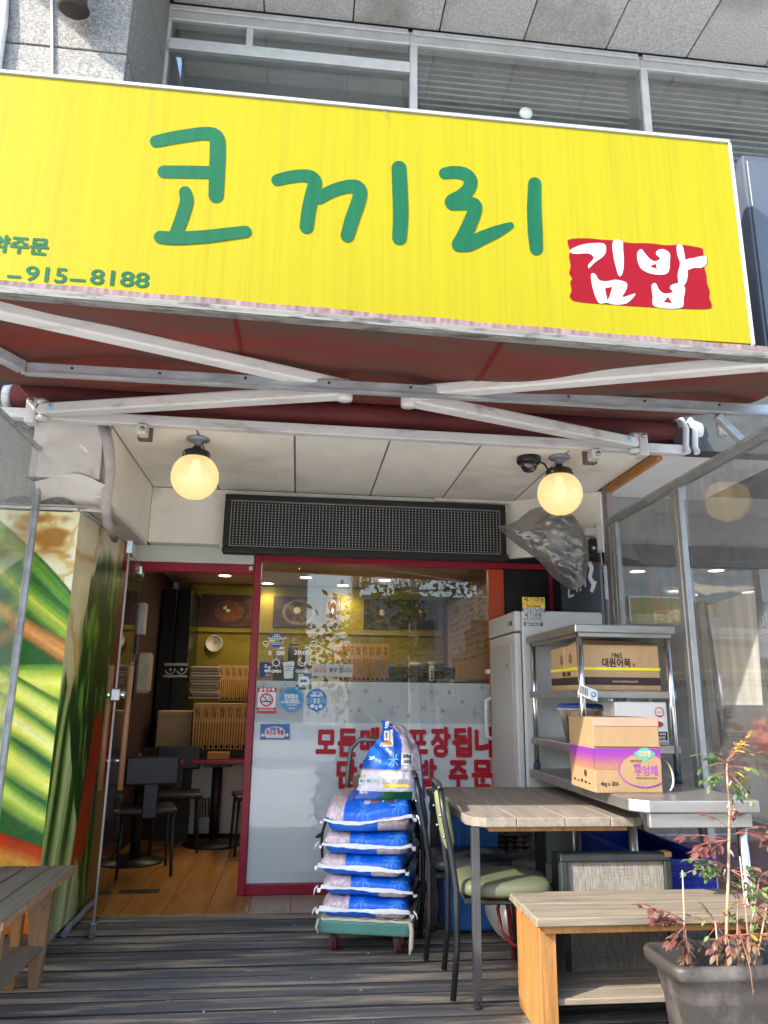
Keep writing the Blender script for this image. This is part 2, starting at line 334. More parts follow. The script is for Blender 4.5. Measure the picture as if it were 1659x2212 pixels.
while y < 4.93:
    w = .121; dz = rng.uniform(-.004, .003)
    if proto is None:
        # ribbed board: three shallow grooves along its length
        mb = MB(); pr_ = []
        nn = 3
        for i in range(nn + 1):
            yy = -w / 2 + w * i / nn; pr_.append((yy, 0))
        pts = [(-w / 2, -.05), (-w / 2, -.004)] + pr_[1:-1] + [(w / 2, -.004), (w / 2, -.05)]
        mb.prism([(-3.2, a, b) for a, b in pts], (5.8, 0, 0))
        me = mb.mesh('plank', None, bevel=.003); me.materials.append(deckm); me.materials.append(M('shaded_grimy_edge', (.02, .018, .016), .9))  # board sides painted near black to put shade, with grime, into the gaps
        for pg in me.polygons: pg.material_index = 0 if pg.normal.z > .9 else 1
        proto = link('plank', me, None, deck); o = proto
    else:
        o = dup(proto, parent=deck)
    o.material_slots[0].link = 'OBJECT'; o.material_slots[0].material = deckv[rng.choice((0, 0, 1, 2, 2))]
    o.location = (rng.uniform(-.01, .01), y + w / 2, dz); o.rotation_euler = (rng.uniform(-.012, .012), 0, rng.uniform(-.0015, .0015))
    y += w + .009; k += 1
floor = tag(MB().box(-1.5, 2.1, 4.94, 8.6, -.25, -.012).build('shop_floor', M('floor_screed', (.1, .08, .06), .8)), kind='structure')
lam = M('orange_laminate', (.36, .15, .035), .2, scale=2.2, stretch=(7, .8, 1), col2=(.50, .23, .06), lo=.3, hi=.7, bump=.03, bscale=30, spec=.5)
lam2 = M('worn_laminate', (.30, .2, .14), .45, scale=2.2, stretch=(7, .8, 1), col2=(.42, .29, .21), lo=.3, hi=.7, spec=.4)
x = -1.49
pl = None
while x < 2.0:
    for (a, b_) in ((4.945, 5.395), (5.398, 6.95), (6.953, 8.55)):
        mt = lam2 if (a < 5 and x > -.3) else lam
        MB().box(x, x + .247, a, b_, -.012, .0).build('floor_board', mt, floor, bevel=.0012)
    x += .25

# ------------------------------------------------------------------ the building
bld = thing('shop_building', 'grey granite building above and around the little restaurant front', 'building', (0, 5.2, 0))
bm_in = M('dark_interior_wall', (.06, .055, .05), .8)
# granite pier, course by course
zc = [0, .75, 1.5, 2.2, 2.95, 3.7, 4.42, 5.245, 6.1, 6.85]
MB().box(-2.5, -1.262, 4.125, 5.4, 0, 7).build('pier_core', M('mortar', (.12, .115, .11), .9), bld)
for i in range(3, len(zc) - 1):
    a, b = zc[i] + .006, zc[i + 1] - .006
    MB().box(-2.03, -1.245, 4.1, 4.16, a, b).build('granite_slab', granite, bld, bevel=.004)
    MB().box(-2.75, -2.042, 4.1, 4.16, a, b).build('granite_slab', granite, bld, bevel=.004)
    MB().box(-1.262, -1.24, 4.165, 5.05, a, b).build('granite_slab', granite, bld, bevel=.004)
# upper floor soffit: stone panels with dark joints, and the fascia beyond
MB().box(-1.28, 7, 3.9, 5.6, 6.78, 7.1).build('soffit_core', bm_in, bld)
for k in range(10):
    x0 = -1.28 + .735 * k + .06
    MB().box(x0 + .006, x0 + .729, 4.40, 5.07, 6.745, 6.775).build('soffit_panel', soffitm, bld, bevel=.004)
MB().box(-1.25, 7, 4.26, 4.39, 6.66, 6.9).build('soffit_drip', M('dark_bronze_trim', (.05, .045, .04), .5), bld, bevel=.01)
# upper wall behind the sign and spandrel
MB().box(-1.24, 7, 5.06, 5.4, 2.9, 4.6).build('spandrel', M('spandrel_wall', (.2, .2, .2), .8), bld)
MB().box(-1.24, 7, 7.2, 7.3, 4, 7).build('office_back_wall', bm_in, bld)
MB().box(-1.45, -1.292, 5.06, 7.3, 4.5, 6.8).build('office_side_wall', bm_in, bld); MB().box(-1.24, 7, 5.4, 7.2, 6.75, 6.8).build('office_ceiling', M('office_ceiling_paint', (.3, .3, .29), .8), bld)
MB().box(-1.24, 7, 5.06, 7.2, 4.55, 4.6).build('office_floor', bm_in, bld)
MB().box(-3.8, 7, 2.4, 4.24, 7.2, 7.45).build('shadow_eave', granite, bld)  # unseen slab, added and sized to cast the diagonal shadow on the pier
# window strip of the upper floor
def P51(x, y): return PY(x, y, 5.1)
YW = 5.1
zt = 6.72; zb = 4.6
xs = [-1.29, .735, 2.76, 4.8, 6.9]
slatm = M('blind_slat', (.70, .66, .58), .6, var=.08, scale=2)
slat_me = None
for w in range(4):
    x0, x1 = xs[w], xs[w + 1]
    fr = MB()
    wnd = MB().box(x0, x1, YW - .02, YW + .08, zt - .13, zt).build('upper_window', white_alu, bld, bevel=.006)
    MB().box(x0 + .02, x1 - .02, YW - .045, YW - .021, zt - .05, zt - .005).build('head_flange', white_alu, wnd, bevel=.004)
    MB().box(x0, x0 + .065, YW - .02, YW + .08, zb, zt - .132).build('jamb', white_alu, wnd, bevel=.006)
    zz = zt - .132
    if w == 0:
        MB().box(x0 + .066, x1 - .001, YW - .03, YW + .07, 6.30, 6.40).build('transom', white_alu, wnd, bevel=.006)
        MB().box(x0 + .066, x1 - .001, YW - .045, YW - .031, 6.28, 6.335).build('transom_lip', white_alu, wnd, bevel=.004)
        MB().box(-.62, -.565, YW - .025, YW + .06, 6.402, zz - .001).build('mullion', white_alu, wnd, bevel=.005)
        MB().box(x0 + .067, -.622, YW + .01, YW + .016, 6.402, zz - .001).build('pane', dkglass, wnd)
        MB().box(-.563, x1 - .002, YW + .01, YW + .016, 6.402, zz - .001).build('pane', dkglass, wnd)
        MB().box(x0 + .067, x1 - .002, YW + .01, YW + .016, zb, 6.298).build('pane', dkglass, wnd)
        MB().box(x0 + .1, x1 - .02, YW + .35, YW + .36, zb, 6.7).build('roller_blind', M('roller_blind', (.42, .41, .38), .8, var=.15, scale=3, stretch=(1, 1, 8)), wnd)
    else:
        MB().box(x0 + .067, x1 - .002, YW + .01, YW + .016, zb, zz - .001).build('pane', dkglass, wnd)
        nsl = 30
        for s in range(nsl):
            zz2 = zt - .16 - s * .062
            if slat_me is None:
                slat_me = MB().hexa([(0, 0, -.026), (1.88, 0, -.026), (1.88, .035, .026), (0, .035, .026), (0, 0, -.024), (1.88, 0, -.024), (1.88, .035, .028), (0, .035, .028)]).mesh('blind_slat', None)
            o = link('blind_slat', slat_me, slatm, wnd); o.location = Vector((x0 + .075, YW + .1, zz2)) - MW[wnd.name].translation
o = MB().lathe([(.0, 0), (.055, 0), (.055, .02), (.02, .028), (0, .03)], PY(1135, 247, YW - .01), (0, -1, 0), 20).build('suction_cap', whitepl, bld)
# pier fittings: bracket, white cable, grey conduit
def P41(x, y, d=0): return PY(x, y, 4.1 - d)
a = P41(158, 12, .15)
o = MB().hexa([a + Vector(p) for p in [(-.055, -.06, 0), (.06, -.06, 0), (.06, .1, 0), (-.055, .1, 0), (-.035, -.05, .35), (.035, -.05, .35), (.035, .1, .35), (-.035, .1, .35)]]).build('pier_lamp_arm', M('olive_metal', (.09, .09, .08), .5, .3), bld, bevel=.01)
MB().lathe([(0, -.045), (.075, -.04), (.10, -.02), (.085, .01), (0, .015)], a, (0, -.2, 1), 18).build('lamp_head', M('rusty_black', (.03, .022, .018), .6), bld)
MB().tube([P41(112, -40, .012), P41(112.5, 60, .012), P41(113, 200, .012)], .008, 8).build('white_cable', whitepl, bld)
MB().tube([P41(12, -30, .02), P41(8, 50, .03), P41(-4, 130, .03), P41(-8, 220, .03)], .026, 10).build('conduit', M('pvc_grey', (.55, .55, .54), .5), bld)
# recess: ceiling, side beam, fascias
CZ = 2.685
MB().box(-1.07, 2.3, 3.98, 5.3, CZ + .02, CZ + .2).build('ceiling_core', bm_in, bld)
cx = [-1.073, -.612, -.07, .476, 1.012, 1.55, 2.06]
for i in range(6):
    MB().box(cx[i] + .006, cx[i + 1] - .006, 4.0, 5.24, CZ, CZ + .018).build('ceiling_panel', cream, bld, bevel=.002)
    MB().box(cx[i] - .0055, cx[i] + .0055, 4.0, 5.24, CZ + .006, CZ + .019).build('ceiling_joint', M('joint_strip', (.16, .155, .145), .5), bld)
MB().box(-1.47, -1.105, 4.0, 4.06, 2.375, 2.74).build('beam_end_panel', dirtywhite, bld, bevel=.006, seg=2)
MB().box(-1.13, -1.076, 4.062, 5.25, 2.285, 2.74).build('beam_side', cream, bld, bevel=.004)
MB().box(-1.46, -1.135, 4.07, 5.3, 2.40, 2.74).build('beam_core', bm_in, bld)
def sag(u, v):
    x = -1.43 + .36 * u; z = 2.345 - .12 * v - .0 + .05 * math.sin(math.pi * u) * (1 - v)
    return (x, 3.99 + .16 * v + .02 * math.sin(u * 7), z)
MB().grid(sag, 14, 6).build('torn_sheet', dirtywhite, bld)
MB().add([(-1.47, 4.04, 2.235), (-1.12, 4.04, 2.235), (-1.12, 5.3, 2.28), (-1.47, 5.3, 2.28)], [(0, 1, 2, 3)]).build('beam_underside', dirtywhite, bld)
MB().box(-1.135, -1.078, 4.2, 5.25, 2.262, 2.283).build('beam_lip', dirtywhite, bld)
MB().box(-1.074, 1.6, 5.24, 5.34, 2.285, CZ - .002).build('fascia_panel', cream, bld, bevel=.003)
MB().box(-1.20, -.345, 5.335, 5.40, 2.165, 2.283).build('door_head_panel', M('pale_green_white', (.60, .63, .57), .5, var=.04), bld)
MB().hexa([(1.5, 5.238, 2.25), (2.07, 4.87, 2.25), (2.09, 4.90, 2.25), (1.52, 5.27, 2.25), (1.5, 5.238, CZ - .002), (2.07, 4.87, CZ - .002), (2.09, 4.90, CZ - .002), (1.52, 5.27, CZ - .002)]).build('splayed_fascia', cream, bld, bevel=.003)
MB().box(.95, 1.6, 5.215, 5.238, CZ - .03, CZ - .003).build('cable_trunking', cream, bld, bevel=.004)
MB().tube([PY(222, 915, 4.0), PY(234, 960, 4.0), PY(238, 1020, 4.02), PY(228, 1090, 4.05), PY(232, 1130, 4.2), PY(248, 1165, 4.55)], [.03, .03, .028, .027, .025, .02], 12).build('lagged_pipe', M('dusty_lagging', (.42, .39, .37), .8, var=.15, scale=9, bump=.4, bscale=30), bld)
MB().box(-1.46, -1.225, 4.2, 5.3, 0, 2.22).build('mural_core', bm_in, bld)
# timber edge and white soffit on the right of the recess
MB().box(2.062, 2.10, 4.0, 4.82, CZ - .05, CZ + .03).build('timber_edge', M('orange_batten', (.30, .125, .035), .55, scale=4, stretch=(8, .6, 8), col2=(.44, .2, .06), lo=.3, hi=.7), bld, bevel=.003)
MB().box(2.105, 2.9, 4.0, 5.0, CZ + .0, CZ + .03).build('side_soffit', M('white_soffit', (.66, .66, .66), .6, var=.04), bld)
MB().box(-3.5, 4.5, 3.87, 4.2, 2.95, 3.28).build('facade_band', M('dark_facade_band', (.05, .055, .055), .8, var=.4, scale=3), bld)
MB().box(2.11, 5, 3.875, 3.99, 2.66, 2.94).build('dark_eave', M('dark_facade_band', (.05, .055, .055), .8), bld); MB().box(-3.5, 6, 4.0, 9, 2.88, 2.95).build('slab', bm_in, bld); MB().box(-1.075, 2.3, 5.30, 5.42, 2.286, 2.88).build('lintel', bm_in, bld); MB().box(-3.5, -1.48, 4.9, 5.0, 0, 2.88).build('side_wall', bm_in, bld)
MB().box(-3.5, 6, 8.8, 8.9, -.2, 2.88).build('rear_wall', bm_in, bld); MB().box(5.95, 6.05, 5.2, 8.8, -.2, 2.88).build('end_wall', bm_in, bld)
MB().box(-3.4, -1.47, 4.3, 4.4, 2.2, 3).build('side_lintel', bm_in, bld)
# column and the black panel beside the window
MB().box(2.055, 2.10, 4.73, 4.80, .0, CZ - .002).build('corner_post', M('brown_grey_post', (.24, .21, .2), .55), bld, bevel=.004)
pnl = MB().box(1.49, 2.3, 5.40, 5.44, 0, 2.2).build('black_panel', black, bld)
MB().box(1.85, 1.875, 5.385, 5.40, 1.2, 2.18).build('red_trim', redpaint, bld)
cg = MB()
grey_brush = M('grey_brush_paint', (.45, .45, .45), .6)
def cal(pts, r):
    stroke_mesh(cg, pts, r, lambda p: Vector((PY(p[0], p[1], 5.0).x, 5.0, PY(p[0], p[1], 5.0).z)) , (0, 0, 0))
# (painted strokes sit on a narrow black board in front of the panel)
MB().box(1.80, 2.09, 5.004, 5.02, 1.2, 2.2).build('sign_board', black, bld)
c5 = lambda x, y: ((1900 + .3014 * x) / 1.8228, (1900 + .3014 * y) / 1.8228)
cal([c5(1395, 1060), c5(1425, 1120), c5(1405, 1240), c5(1450, 1330), c5(1420, 1430), c5(1480, 1300)], [5, 4, 4, 5, 3, 2])
cal([c5(1340, 1270), c5(1345, 1360)], [1.6, 1]); cal([c5(1280, 1390), c5(1275, 1415)], [1.8, 1]); cal([c5(1235, 1395), c5(1232, 1430)], [1.8, 1])
cal([c5(1130, 1400), c5(1130, 1480), c5(1190, 1470), c5(1130, 1500)], [1.6, 2, 2, 1.5])
cg.build('brush_lettering', grey_brush, bld)

# ------------------------------------------------------------------ mural on the left pier
mur = thing('mural_pillar', 'pillar wrapped in a food print of omelette green stems and orange carrot', 'pillar', (-1.3, 4.2, 0))
GR = dict(cream=(.92, .88, .66), brown=(.62, .40, .12), dk=(.13, .36, .11), md=(.42, .60, .17), lime=(.70, .80, .22), yel=(.93, .93, .45), rust=(.62, .44, .2), red=(.72, .16, .06), org=(.93, .55, .16))
def mottled(a, b, s):
    n = fbm(a * 4.2, b * 4.2, s, 5); vein = np.abs(vnoise(a * 5 + 3 * n, b * 5, s + 9) - .5) * 2
    c = mixc(GR['cream'], (.97, .95, .82), sst(.4, .7, n)); c = c + np.zeros((len(a), 3))
    c = mixc(c, (.80, .62, .28), sst(.25, .0, vein) * .75); return mixc(c, GR['brown'], sst(.62, .74, fbm(a * 3, b * 6, s + 4, 4)))
def bands(t, stops):
    ts = [s[0] for s in stops]; cs = np.array([GR[s[1]] if isinstance(s[1], str) else s[1] for s in stops])
    return np.stack([np.interp(t, ts, cs[:, k]) for k in range(3)], 1)
def mural_front(u, v):
    x = -2.65 + (2.65 - 1.215) * u; z = 2.21 * v; s = x + 1.215
    w = fbm(x * 3, z * 3, 5, 4) - .5
    c = mottled(x, z, 2)
    def over(c, col, m): return mixc(c, col, m)
    spk = (fbm(x * 60, z * 60, 8, 2) - .45)[:, None] * .10
    # each stem: height at the right edge, slope and bend towards the left, half width, and its five colours across
    stems = [(1.70, .95, .0, .050, ((.10, .30, .10), (.16, .42, .12), (.30, .55, .16), (.20, .46, .14), (.07, .24, .09))),
             (1.555, .85, .05, .075, ((.07, .26, .10), (.18, .46, .14), (.62, .74, .22), (.36, .58, .17), (.06, .24, .10))),
             (1.44, .70, .0, .050, ((.30, .26, .10), (.66, .45, .22), (.74, .52, .26), (.60, .42, .2), (.22, .20, .08))),
             (1.30, .22, -.25, .085, ((.14, .40, .13), (.55, .72, .20), (.85, .90, .36), (.66, .78, .22), (.10, .34, .12))),
             (1.14, .50, -.05, .085, ((.08, .30, .12), (.50, .70, .20), (.90, .93, .45), (.70, .80, .25), (.08, .30, .12))),
             (.955, .62, .05, .090, ((.08, .30, .12), (.60, .74, .22), (.96, .97, .62), (.74, .82, .26), (.12, .36, .12))),
             (.775, .72, .06, .085, ((.06, .26, .11), (.52, .70, .20), (.86, .90, .36), (.60, .75, .22), (.08, .30, .12))),
             (.63, .62, .05, .060, ((.10, .34, .12), (.42, .66, .20), (.70, .82, .28), (.38, .60, .18), (.10, .28, .10)))]
    g = c; 
    gap = np.zeros((len(x), 3)) + np.array((.12, .32, .11)) + spk
    base_edge = 1.74 - .95 * s + .02 * np.sin(s * 9)
    g = over(g, gap, sst(.01, -.005, z - base_edge))
    for zr, sl, bd, hw, cols in stems:
        zc_ = zr - sl * s + bd * s * s * 3 + .018 * np.sin(s * 7 + zr * 9) + .012 * w
        q = (z - zc_) / (1.13 * hw * (1 + .25 * np.sin(s * 4 + zr * 5))); k = np.clip((q + 1) / 2, 0, 1) * 4
        cs = np.array(cols)[::-1]; col = np.stack([np.interp(k, range(5), cs[:, j]) for j in range(3)], 1)
        col = np.clip(col * np.array((1.14, 1.04, 1.0)) + np.array((.07, .05, .02)), 0, 1) + (vnoise(q * 7, s * 2.5 + zr * 9, 3) - .5)[:, None] * .13 + spk
        g = over(g, col, sst(1.0, .93, np.abs(q)))
    zc_ = .50 - .34 * s + .03 * w; d_ = zc_ - z
    org = bands(d_, [(-.02, (.45, .62, .2)), (0, (.70, .14, .05)), (.05, (.80, .22, .07)), (.10, (.94, .58, .18)), (.2, (.96, .72, .28)), (.34, (.90, .42, .12)), (.6, (.74, .2, .07))]) + spk * 1.2 + (fbm(x * 7, z * 9, 17, 3) - .5)[:, None] * .25
    return np.clip(over(g, org, sst(0, .008, d_)), 0, 1) ** .80
def mural_side(u, v):
    y = 1.2 * u; z = 2.21 * v
    c = mottled(y * .7 + 3, z * .55, 12) * np.array([.92, .88, .82])
    jag = fbm(y * 9, z * 2.2, 21, 4) - .5
    edge = .42 - .27 * (2.1 - z) + .30 * jag
    leaf = fbm(y * 22, z * 5, 31, 4)
    fol = mixc((.06, .19, .06), (.40, .56, .15), sst(.42, .72, leaf))
    c = mixc(c, fol, sst(-.02, .03, y - edge) * sst(2.12, 1.95, z + .25 * jag))
    c = mixc(c, (.50, .07, .05), sst(.98, 1.03, y + .12 * jag))
    # long stems from the foot, bending to the left as they rise
    z0 = np.clip(1.45 - z, 0, 2)
    q = y * 1.0 + .10 * z0 ** 1.5 - .30 * np.clip(z - .9, 0, 1) ** 2 + .05 * (fbm(y * 3, z * 1.3, 41, 3) - .5)
    top = 1.46 - 1.75 * y + .1 * jag
    st = .5 + .5 * np.sin(q * 30 + 9 * fbm(q * 4, z * .35, 40, 3)); st = np.clip(st + .5 * (vnoise(q * 60, z * .8, 44) - .5), 0, 1)
    stem = bands(st, [(0, (.07, .18, .05)), (.18, (.16, .30, .08)), (.45, 'md'), (.7, (.62, .70, .34)), (1, (.86, .88, .60))])
    stem = mixc(stem, (.80, .78, .58), sst(.62, .05, z) * .6)
    c = mixc(c, stem, sst(.02, -.02, z - top) * sst(.75, .68, y + .1 * jag))
    c = mixc(c, (.62, .16, .05), sst(.05, .0, np.abs(y - .74 - .25 * (z - .7)) - .10) * sst(1.15, 1.05, z) * sst(.25, .35, z))
    c = mixc(c, (.46, .34, .14), sst(.88, .95, y) * sst(.75, .6, z))
    return np.clip(c + (fbm(y * 70, z * 30, 8, 2) - .45)[:, None] * .08, 0, 1) ** .82
printed('front_print', [(-2.65, 4.1, .03), (-1.212, 4.1, .03), (-1.212, 4.1, 2.215), (-2.65, 4.1, 2.215)], 300, 420, mural_front, INKG, mur)
printed('side_print', [(-1.212, 4.1, .03), (-1.2, 5.32, .03), (-1.2, 5.32, 2.262), (-1.212, 4.1, 2.215)], 200, 300, mural_side, INKG, mur)
MB().bar((-1.22, 4.096, 2.226), (-2.65, 4.096, 2.226), .02, .014).build('top_trim', white_alu, mur)
MB().bar((-1.208, 4.1, 2.224), (-1.195, 5.3, 2.272), .016, .012).build('side_trim', white_alu, mur)
MB().box(-2.65, -1.21, 4.085, 4.12, 0, .028).build('plinth', M('maroon_plinth', (.17, .02, .025), .5), mur)
MB().tube([PZ(139, 2018, .015), PZ(150, 2000, .02), PZ(168, 1985, .025), PZ(186, 1962, .03), (-1.17, 5.3, .03)], .018, 10).build('grey_hose', M('grey_hose', (.2, .2, .22), .5), mur)
# grit and bits of paper on the deck boards
mb = MB()
for k in range(60):
    x = rng.uniform(-1.6, 1.2); y = rng.uniform(2.8, 4.85); a = rng.uniform(0, 3.1); s_ = rng.uniform(.002, .007); c = Vector((x, y, .0035)); u = Vector((math.cos(a), math.sin(a), .15)) * s_; w_ = Vector((-math.sin(a), math.cos(a), .1)) * s_ * rng.uniform(.4, .9)
    mb.add([c - u - w_, c + u - w_, c + u + w_, c - u + w_], [(0, 1, 2, 3)])
tag(mb.build('deck_litter', M('pale_grit', (.45, .43, .40), .8), fix=False), kind='stuff')
# ------------------------------------------------------------------ shop window, with films, lettering and stickers on the glass
YG = 5.36
win = thing('shop_window', 'red framed shop window with frosted film and red Korean lettering', 'window', (.5, YG, 0))
def G(x, y, d=0.): return PY(x, y, YG - d)
MB().box(-.338, -.288, YG - .03, YG + .06, 0, 2.235).build('mullion', redpaint, win, bevel=.004)
MB().box(-.286, 2.05, YG - .03, YG + .06, 2.19, 2.235).build('head_rail', redpaint, win, bevel=.004)
MB().box(-.286, 1.49, YG - .03, YG + .06, 0, .062).build('sill', redpaint, win, bevel=.006)
MB().box(1.375, 1.49, YG - .01, YG + .06, .064, 2.188).build('right_post', orangered, win, bevel=.004)
MB().box(-.285, 1.372, YG, YG + .008, .063, 2.188).build('glass_pane', glassm, win)
MB().box(-.284, 1.371, YG + .012, YG + .016, .066, 1.083).build('white_film', M('white_film', (.86, .86, .86), .5, var=.03, scale=2), win)
ff = GL('frosted_film', (.6, .6, .6), haze=.75, hazecol=(.56, .57, .57), base=.02)
MB().box(-.284, 1.371, YG + .012, YG + .015, 1.09, 1.357).build('frosted_film', M('frosted_film_grey', (.58, .58, .565), .6, var=.05, scale=2), win)
MB().box(-.284, 1.371, YG + .010, YG + .0135, 1.078, 1.093).build('glitter_strip', M('glitter_strip', (.36, .44, .43), .3, col2=(.75, .8, .8), scale=150, lo=.35, hi=.65), win)
MB().box(-.28, 1.37, YG + .009, YG + .0115, .066, .13).build('film_skirt', M('film_skirt', (.80, .81, .81), .5, var=.06, scale=4), win)
SF = YG - .0015   # outside face of the glass
def sticker(name, poly, col, lay=0, parent=win, rough=.4):
    nm = 'sticker_%d_%d_%d' % tuple(int(255 * c) for c in col)
    y = SF - .0012 * lay
    return MB().prism([(G(*p).x, y, G(*p).z) for p in poly], (0, .0008, 0)).build(name, M(nm, lin(col), rough, var=.04, scale=20), parent)
def disc(cx, cy, r, n=32, ry=None): return [(cx + r * math.cos(2 * math.pi * k / n), cy + (ry or r) * math.sin(2 * math.pi * k / n)) for k in range(n)]
def rect(x0, y0, x1, y1): return [(x0, y1), (x1, y1), (x1, y0), (x0, y0)]
def gtext(s, x, y, h, col, lay=2, bold=.0, width=None, align='CENTER', name='lettering', parent=win):
    """h = letter height and width = text width in photo pixels at the glass plane"""
    a = G(x, y); k = (G(x + 50, y).x - a.x) / 50
    m = M('letter_%d_%d_%d' % tuple(int(255 * c) for c in col), lin(col), .5, var=.03)
    return text(name, s, h * k / .73, m, parent, (a.x, SF - .0012 * lay, a.z), bold=bold, width=width * k if width else None, align=align)
RED = (.72, .08, .14)
z6 = lambda x, y: ((950 + .633 * x) / 1.8228, (2150 + .633 * y) / 1.8228)
for s, cx_, wd in [('모', 525, 128), ('든', 660, 126), ('메', 798, 118), ('뉴', 938, 126), ('포', 1098, 126), ('장', 1240, 124), ('됩', 1380, 122), ('니', 1510, 110), ('다', 1645, 110)]:
    p = z6(cx_, 1292); gtext(s, p[0], p[1], 46, RED, 1, bold=.010, width=wd * .347)
for s, cx_, wd in [('단', 650, 128), ('체', 795, 124), ('김', 985, 124), ('밥', 1150, 122), ('주', 1350, 120), ('문', 1500, 130)]:
    p = z6(cx_, 1490); gtext(s, p[0], p[1], 46, RED, 1, bold=.010, width=wd * .347)
# z1: coordinates of a close crop (1000,2480)-(1400,2900)
z1 = lambda x, y: ((1000 + .2411 * x) / 1.8228, (2480 + .2411 * y) / 1.8228)
s1 = .2411 / 1.8228
def S(name, pts, col, lay=0): return sticker(name, [z1(*p) for p in pts], col, lay)
def T(s, x, y, h, col, lay=2, bold=.001, width=None):
    if h <= 24 and not s.isdigit() and s not in ('215-5859',):
        wt = width or len(s) * h * .9; x0 = x - wt / 2; mb = MB()
        while x0 < x + wt / 2:
            w_ = rng.uniform(.6, 1.8) * h; c_ = [z1(x0, y), z1(x0 + w_, y), z1(x0 + w_, y - h * .7), z1(x0, y - h * .7)]
            mb.add([Vector((G(*q).x, SF - .0012 * lay, G(*q).z)) for q in c_], [(0, 1, 2, 3)]); x0 += w_ + h * .45
        return mb.build('fine_print', M('letter_%d_%d_%d' % tuple(int(255 * c) for c in col), lin(col), .5, var=.03), win)
    p = z1(x, y); return gtext(s, p[0], p[1], h * s1, col, lay, bold, width * s1 if width else None)
WH = (.95, .94, .9); BL = (.12, .33, .62); SKY = (.22, .56, .80)
S('blue_round_sticker', disc(363, 170, 116), BL); S('sticker_band', rect(247, 155, 480, 192), (.9, .88, .62), 1)
T('코로나', 363, 90, 22, WH); T('안심콜 출입', 363, 115, 22, WH); T('안심콜 한 통화면 OK', 363, 145, 24, WH); T('215-5859', 410, 188, 24, (.2, .25, .3)); T('위 번호로 전화해주세요', 363, 220, 20, WH); T('전화 방문 체크입니다', 363, 242, 16, WH)
T('AM', 455, 318, 40, WH, bold=.0012); T('PM', 865, 312, 40, WH, bold=.0012); T('0', 262, 412, 70, WH, bold=.0015); T(':00', 430, 410, 70, WH, bold=.0015, width=140); T('20:00', 780, 404, 70, WH, bold=.0015, width=255)
T('OPEN', 362, 698, 44, WH, bold=.0015, width=155); T('CLOSE', 775, 694, 44, WH, bold=.0015, width=195)
def ringstroke(name, pts, r, col, lay=2, conv=z1, sc=s1):
    mb = MB(); stroke_mesh(mb, [conv(*p) for p in pts], r * sc, lambda p: Vector((G(*p).x, SF - .0012 * lay, G(*p).z)), (0, 0, 0), 5)
    return mb.build(name, M('letter_%d_%d_%d' % tuple(int(255 * c) for c in col), lin(col), .5, var=.03), win)
circ = lambda cx, cy, r, a0=0, a1=360, n=14: [(cx + r * math.cos(R(a0 + (a1 - a0) * k / n)), cy + r * math.sin(R(a0 + (a1 - a0) * k / n))) for k in range(n + 1)]
ringstroke('sun_symbol', circ(363, 537, 54), 7, WH)
for k in range(8): a = math.pi / 4 * k; ringstroke('sun_ray', [(363 + 76 * math.cos(a), 537 + 76 * math.sin(a)), (363 + 90 * math.cos(a), 537 + 90 * math.sin(a))], 4, WH)
ringstroke('moon_symbol', circ(780, 525, 62, -100, -350) + circ(795, 500, 48, 30, 215, 10)[::1], 6, WH)
for sx_, cx_ in ((1, 205), (-1, 970)):
    ringstroke('wing_symbol', [(cx_ + sx_ * (px), py) for px, py in [(-20, 250), (-50, 235), (-50, 200), (-20, 185), (25, 200), (38, 240), (15, 275), (-15, 270), (-20, 245), (0, 235), (12, 250)]], 5, WH)
S('payment_sticker', [(90, 780), (275, 775), (285, 535), (105, 525)], (.10, .17, .42)); T('고', 190, 615, 44, WH); T('양', 250, 640, 44, WH); T('페이', 220, 692, 40, WH, bold=.0014); S('sticker_chip', rect(183, 718, 268, 762), (.62, .58, .45), 1)
S('cup_sticker', [(480, 805), (645, 800), (675, 500), (460, 515)], (.22, .42, .32)); S('cup_print', [(495, 795), (632, 790), (648, 590), (660, 560), (655, 512), (472, 530), (475, 570), (485, 590)], (.85, .85, .83), 1)
T('일회용 컵', 560, 580, 14, (.3, .35, .35)); T('매장 내에서는 사용이', 562, 608, 20, (.2, .42, .36), width=130); T('금지', 562, 640, 24, (.2, .42, .36)); T('되었습니다 합니다', 562, 670, 20, (.2, .42, .36), width=130)
S('pay_square_sticker', rect(680, 715, 940, 975), (.06, .42, .60)); 
for r_, c_ in ((rect(725, 716, 775, 758), (.86, .84, .35)), (rect(775, 716, 812, 758), (.62, .72, .7)), (rect(681, 845, 722, 892), (.86, .84, .35)), (rect(897, 850, 939, 892), (.86, .84, .35)), (rect(897, 800, 939, 848), (.62, .76, .76)), (rect(848, 932, 895, 974), (.86, .84, .35)), (rect(681, 940, 718, 974), (.75, .84, .86)), (rect(725, 760, 897, 934), (.93, .93, .9))): S('sticker_block', r_, c_, 1)
T('제로페이', 810, 855, 38, (.12, .3, .38), bold=.0014, width=115); T('zero', 808, 925, 26, (.1, .15, .18), width=60)
for (cx_, cy_, dx_, dy_) in ((735, 772, 1, 1), (887, 772, -1, 1), (735, 922, 1, -1), (887, 922, -1, -1)): ringstroke('corner_mark', [(cx_ + 28 * dx_, cy_), (cx_, cy_), (cx_, cy_ + 28 * dy_)], 2, (.2, .3, .35), 3)
S('no_smoking_sticker', [(45, 1355), (350, 1360), (368, 945), (65, 945)], (.80, .10, .12)); S('sticker_face', [(55, 1268), (352, 1268), (362, 1018), (68, 1014)], (.94, .93, .92), 1)
T('금 연 구 역', 213, 1002, 46, WH, bold=.0016, width=245); T('흡연 시 국민건강증진법에 따라', 200, 1300, 18, WH, width=230); T('10만원 이하의 과태료가 부과됩니다', 195, 1324, 18, WH, width=270)
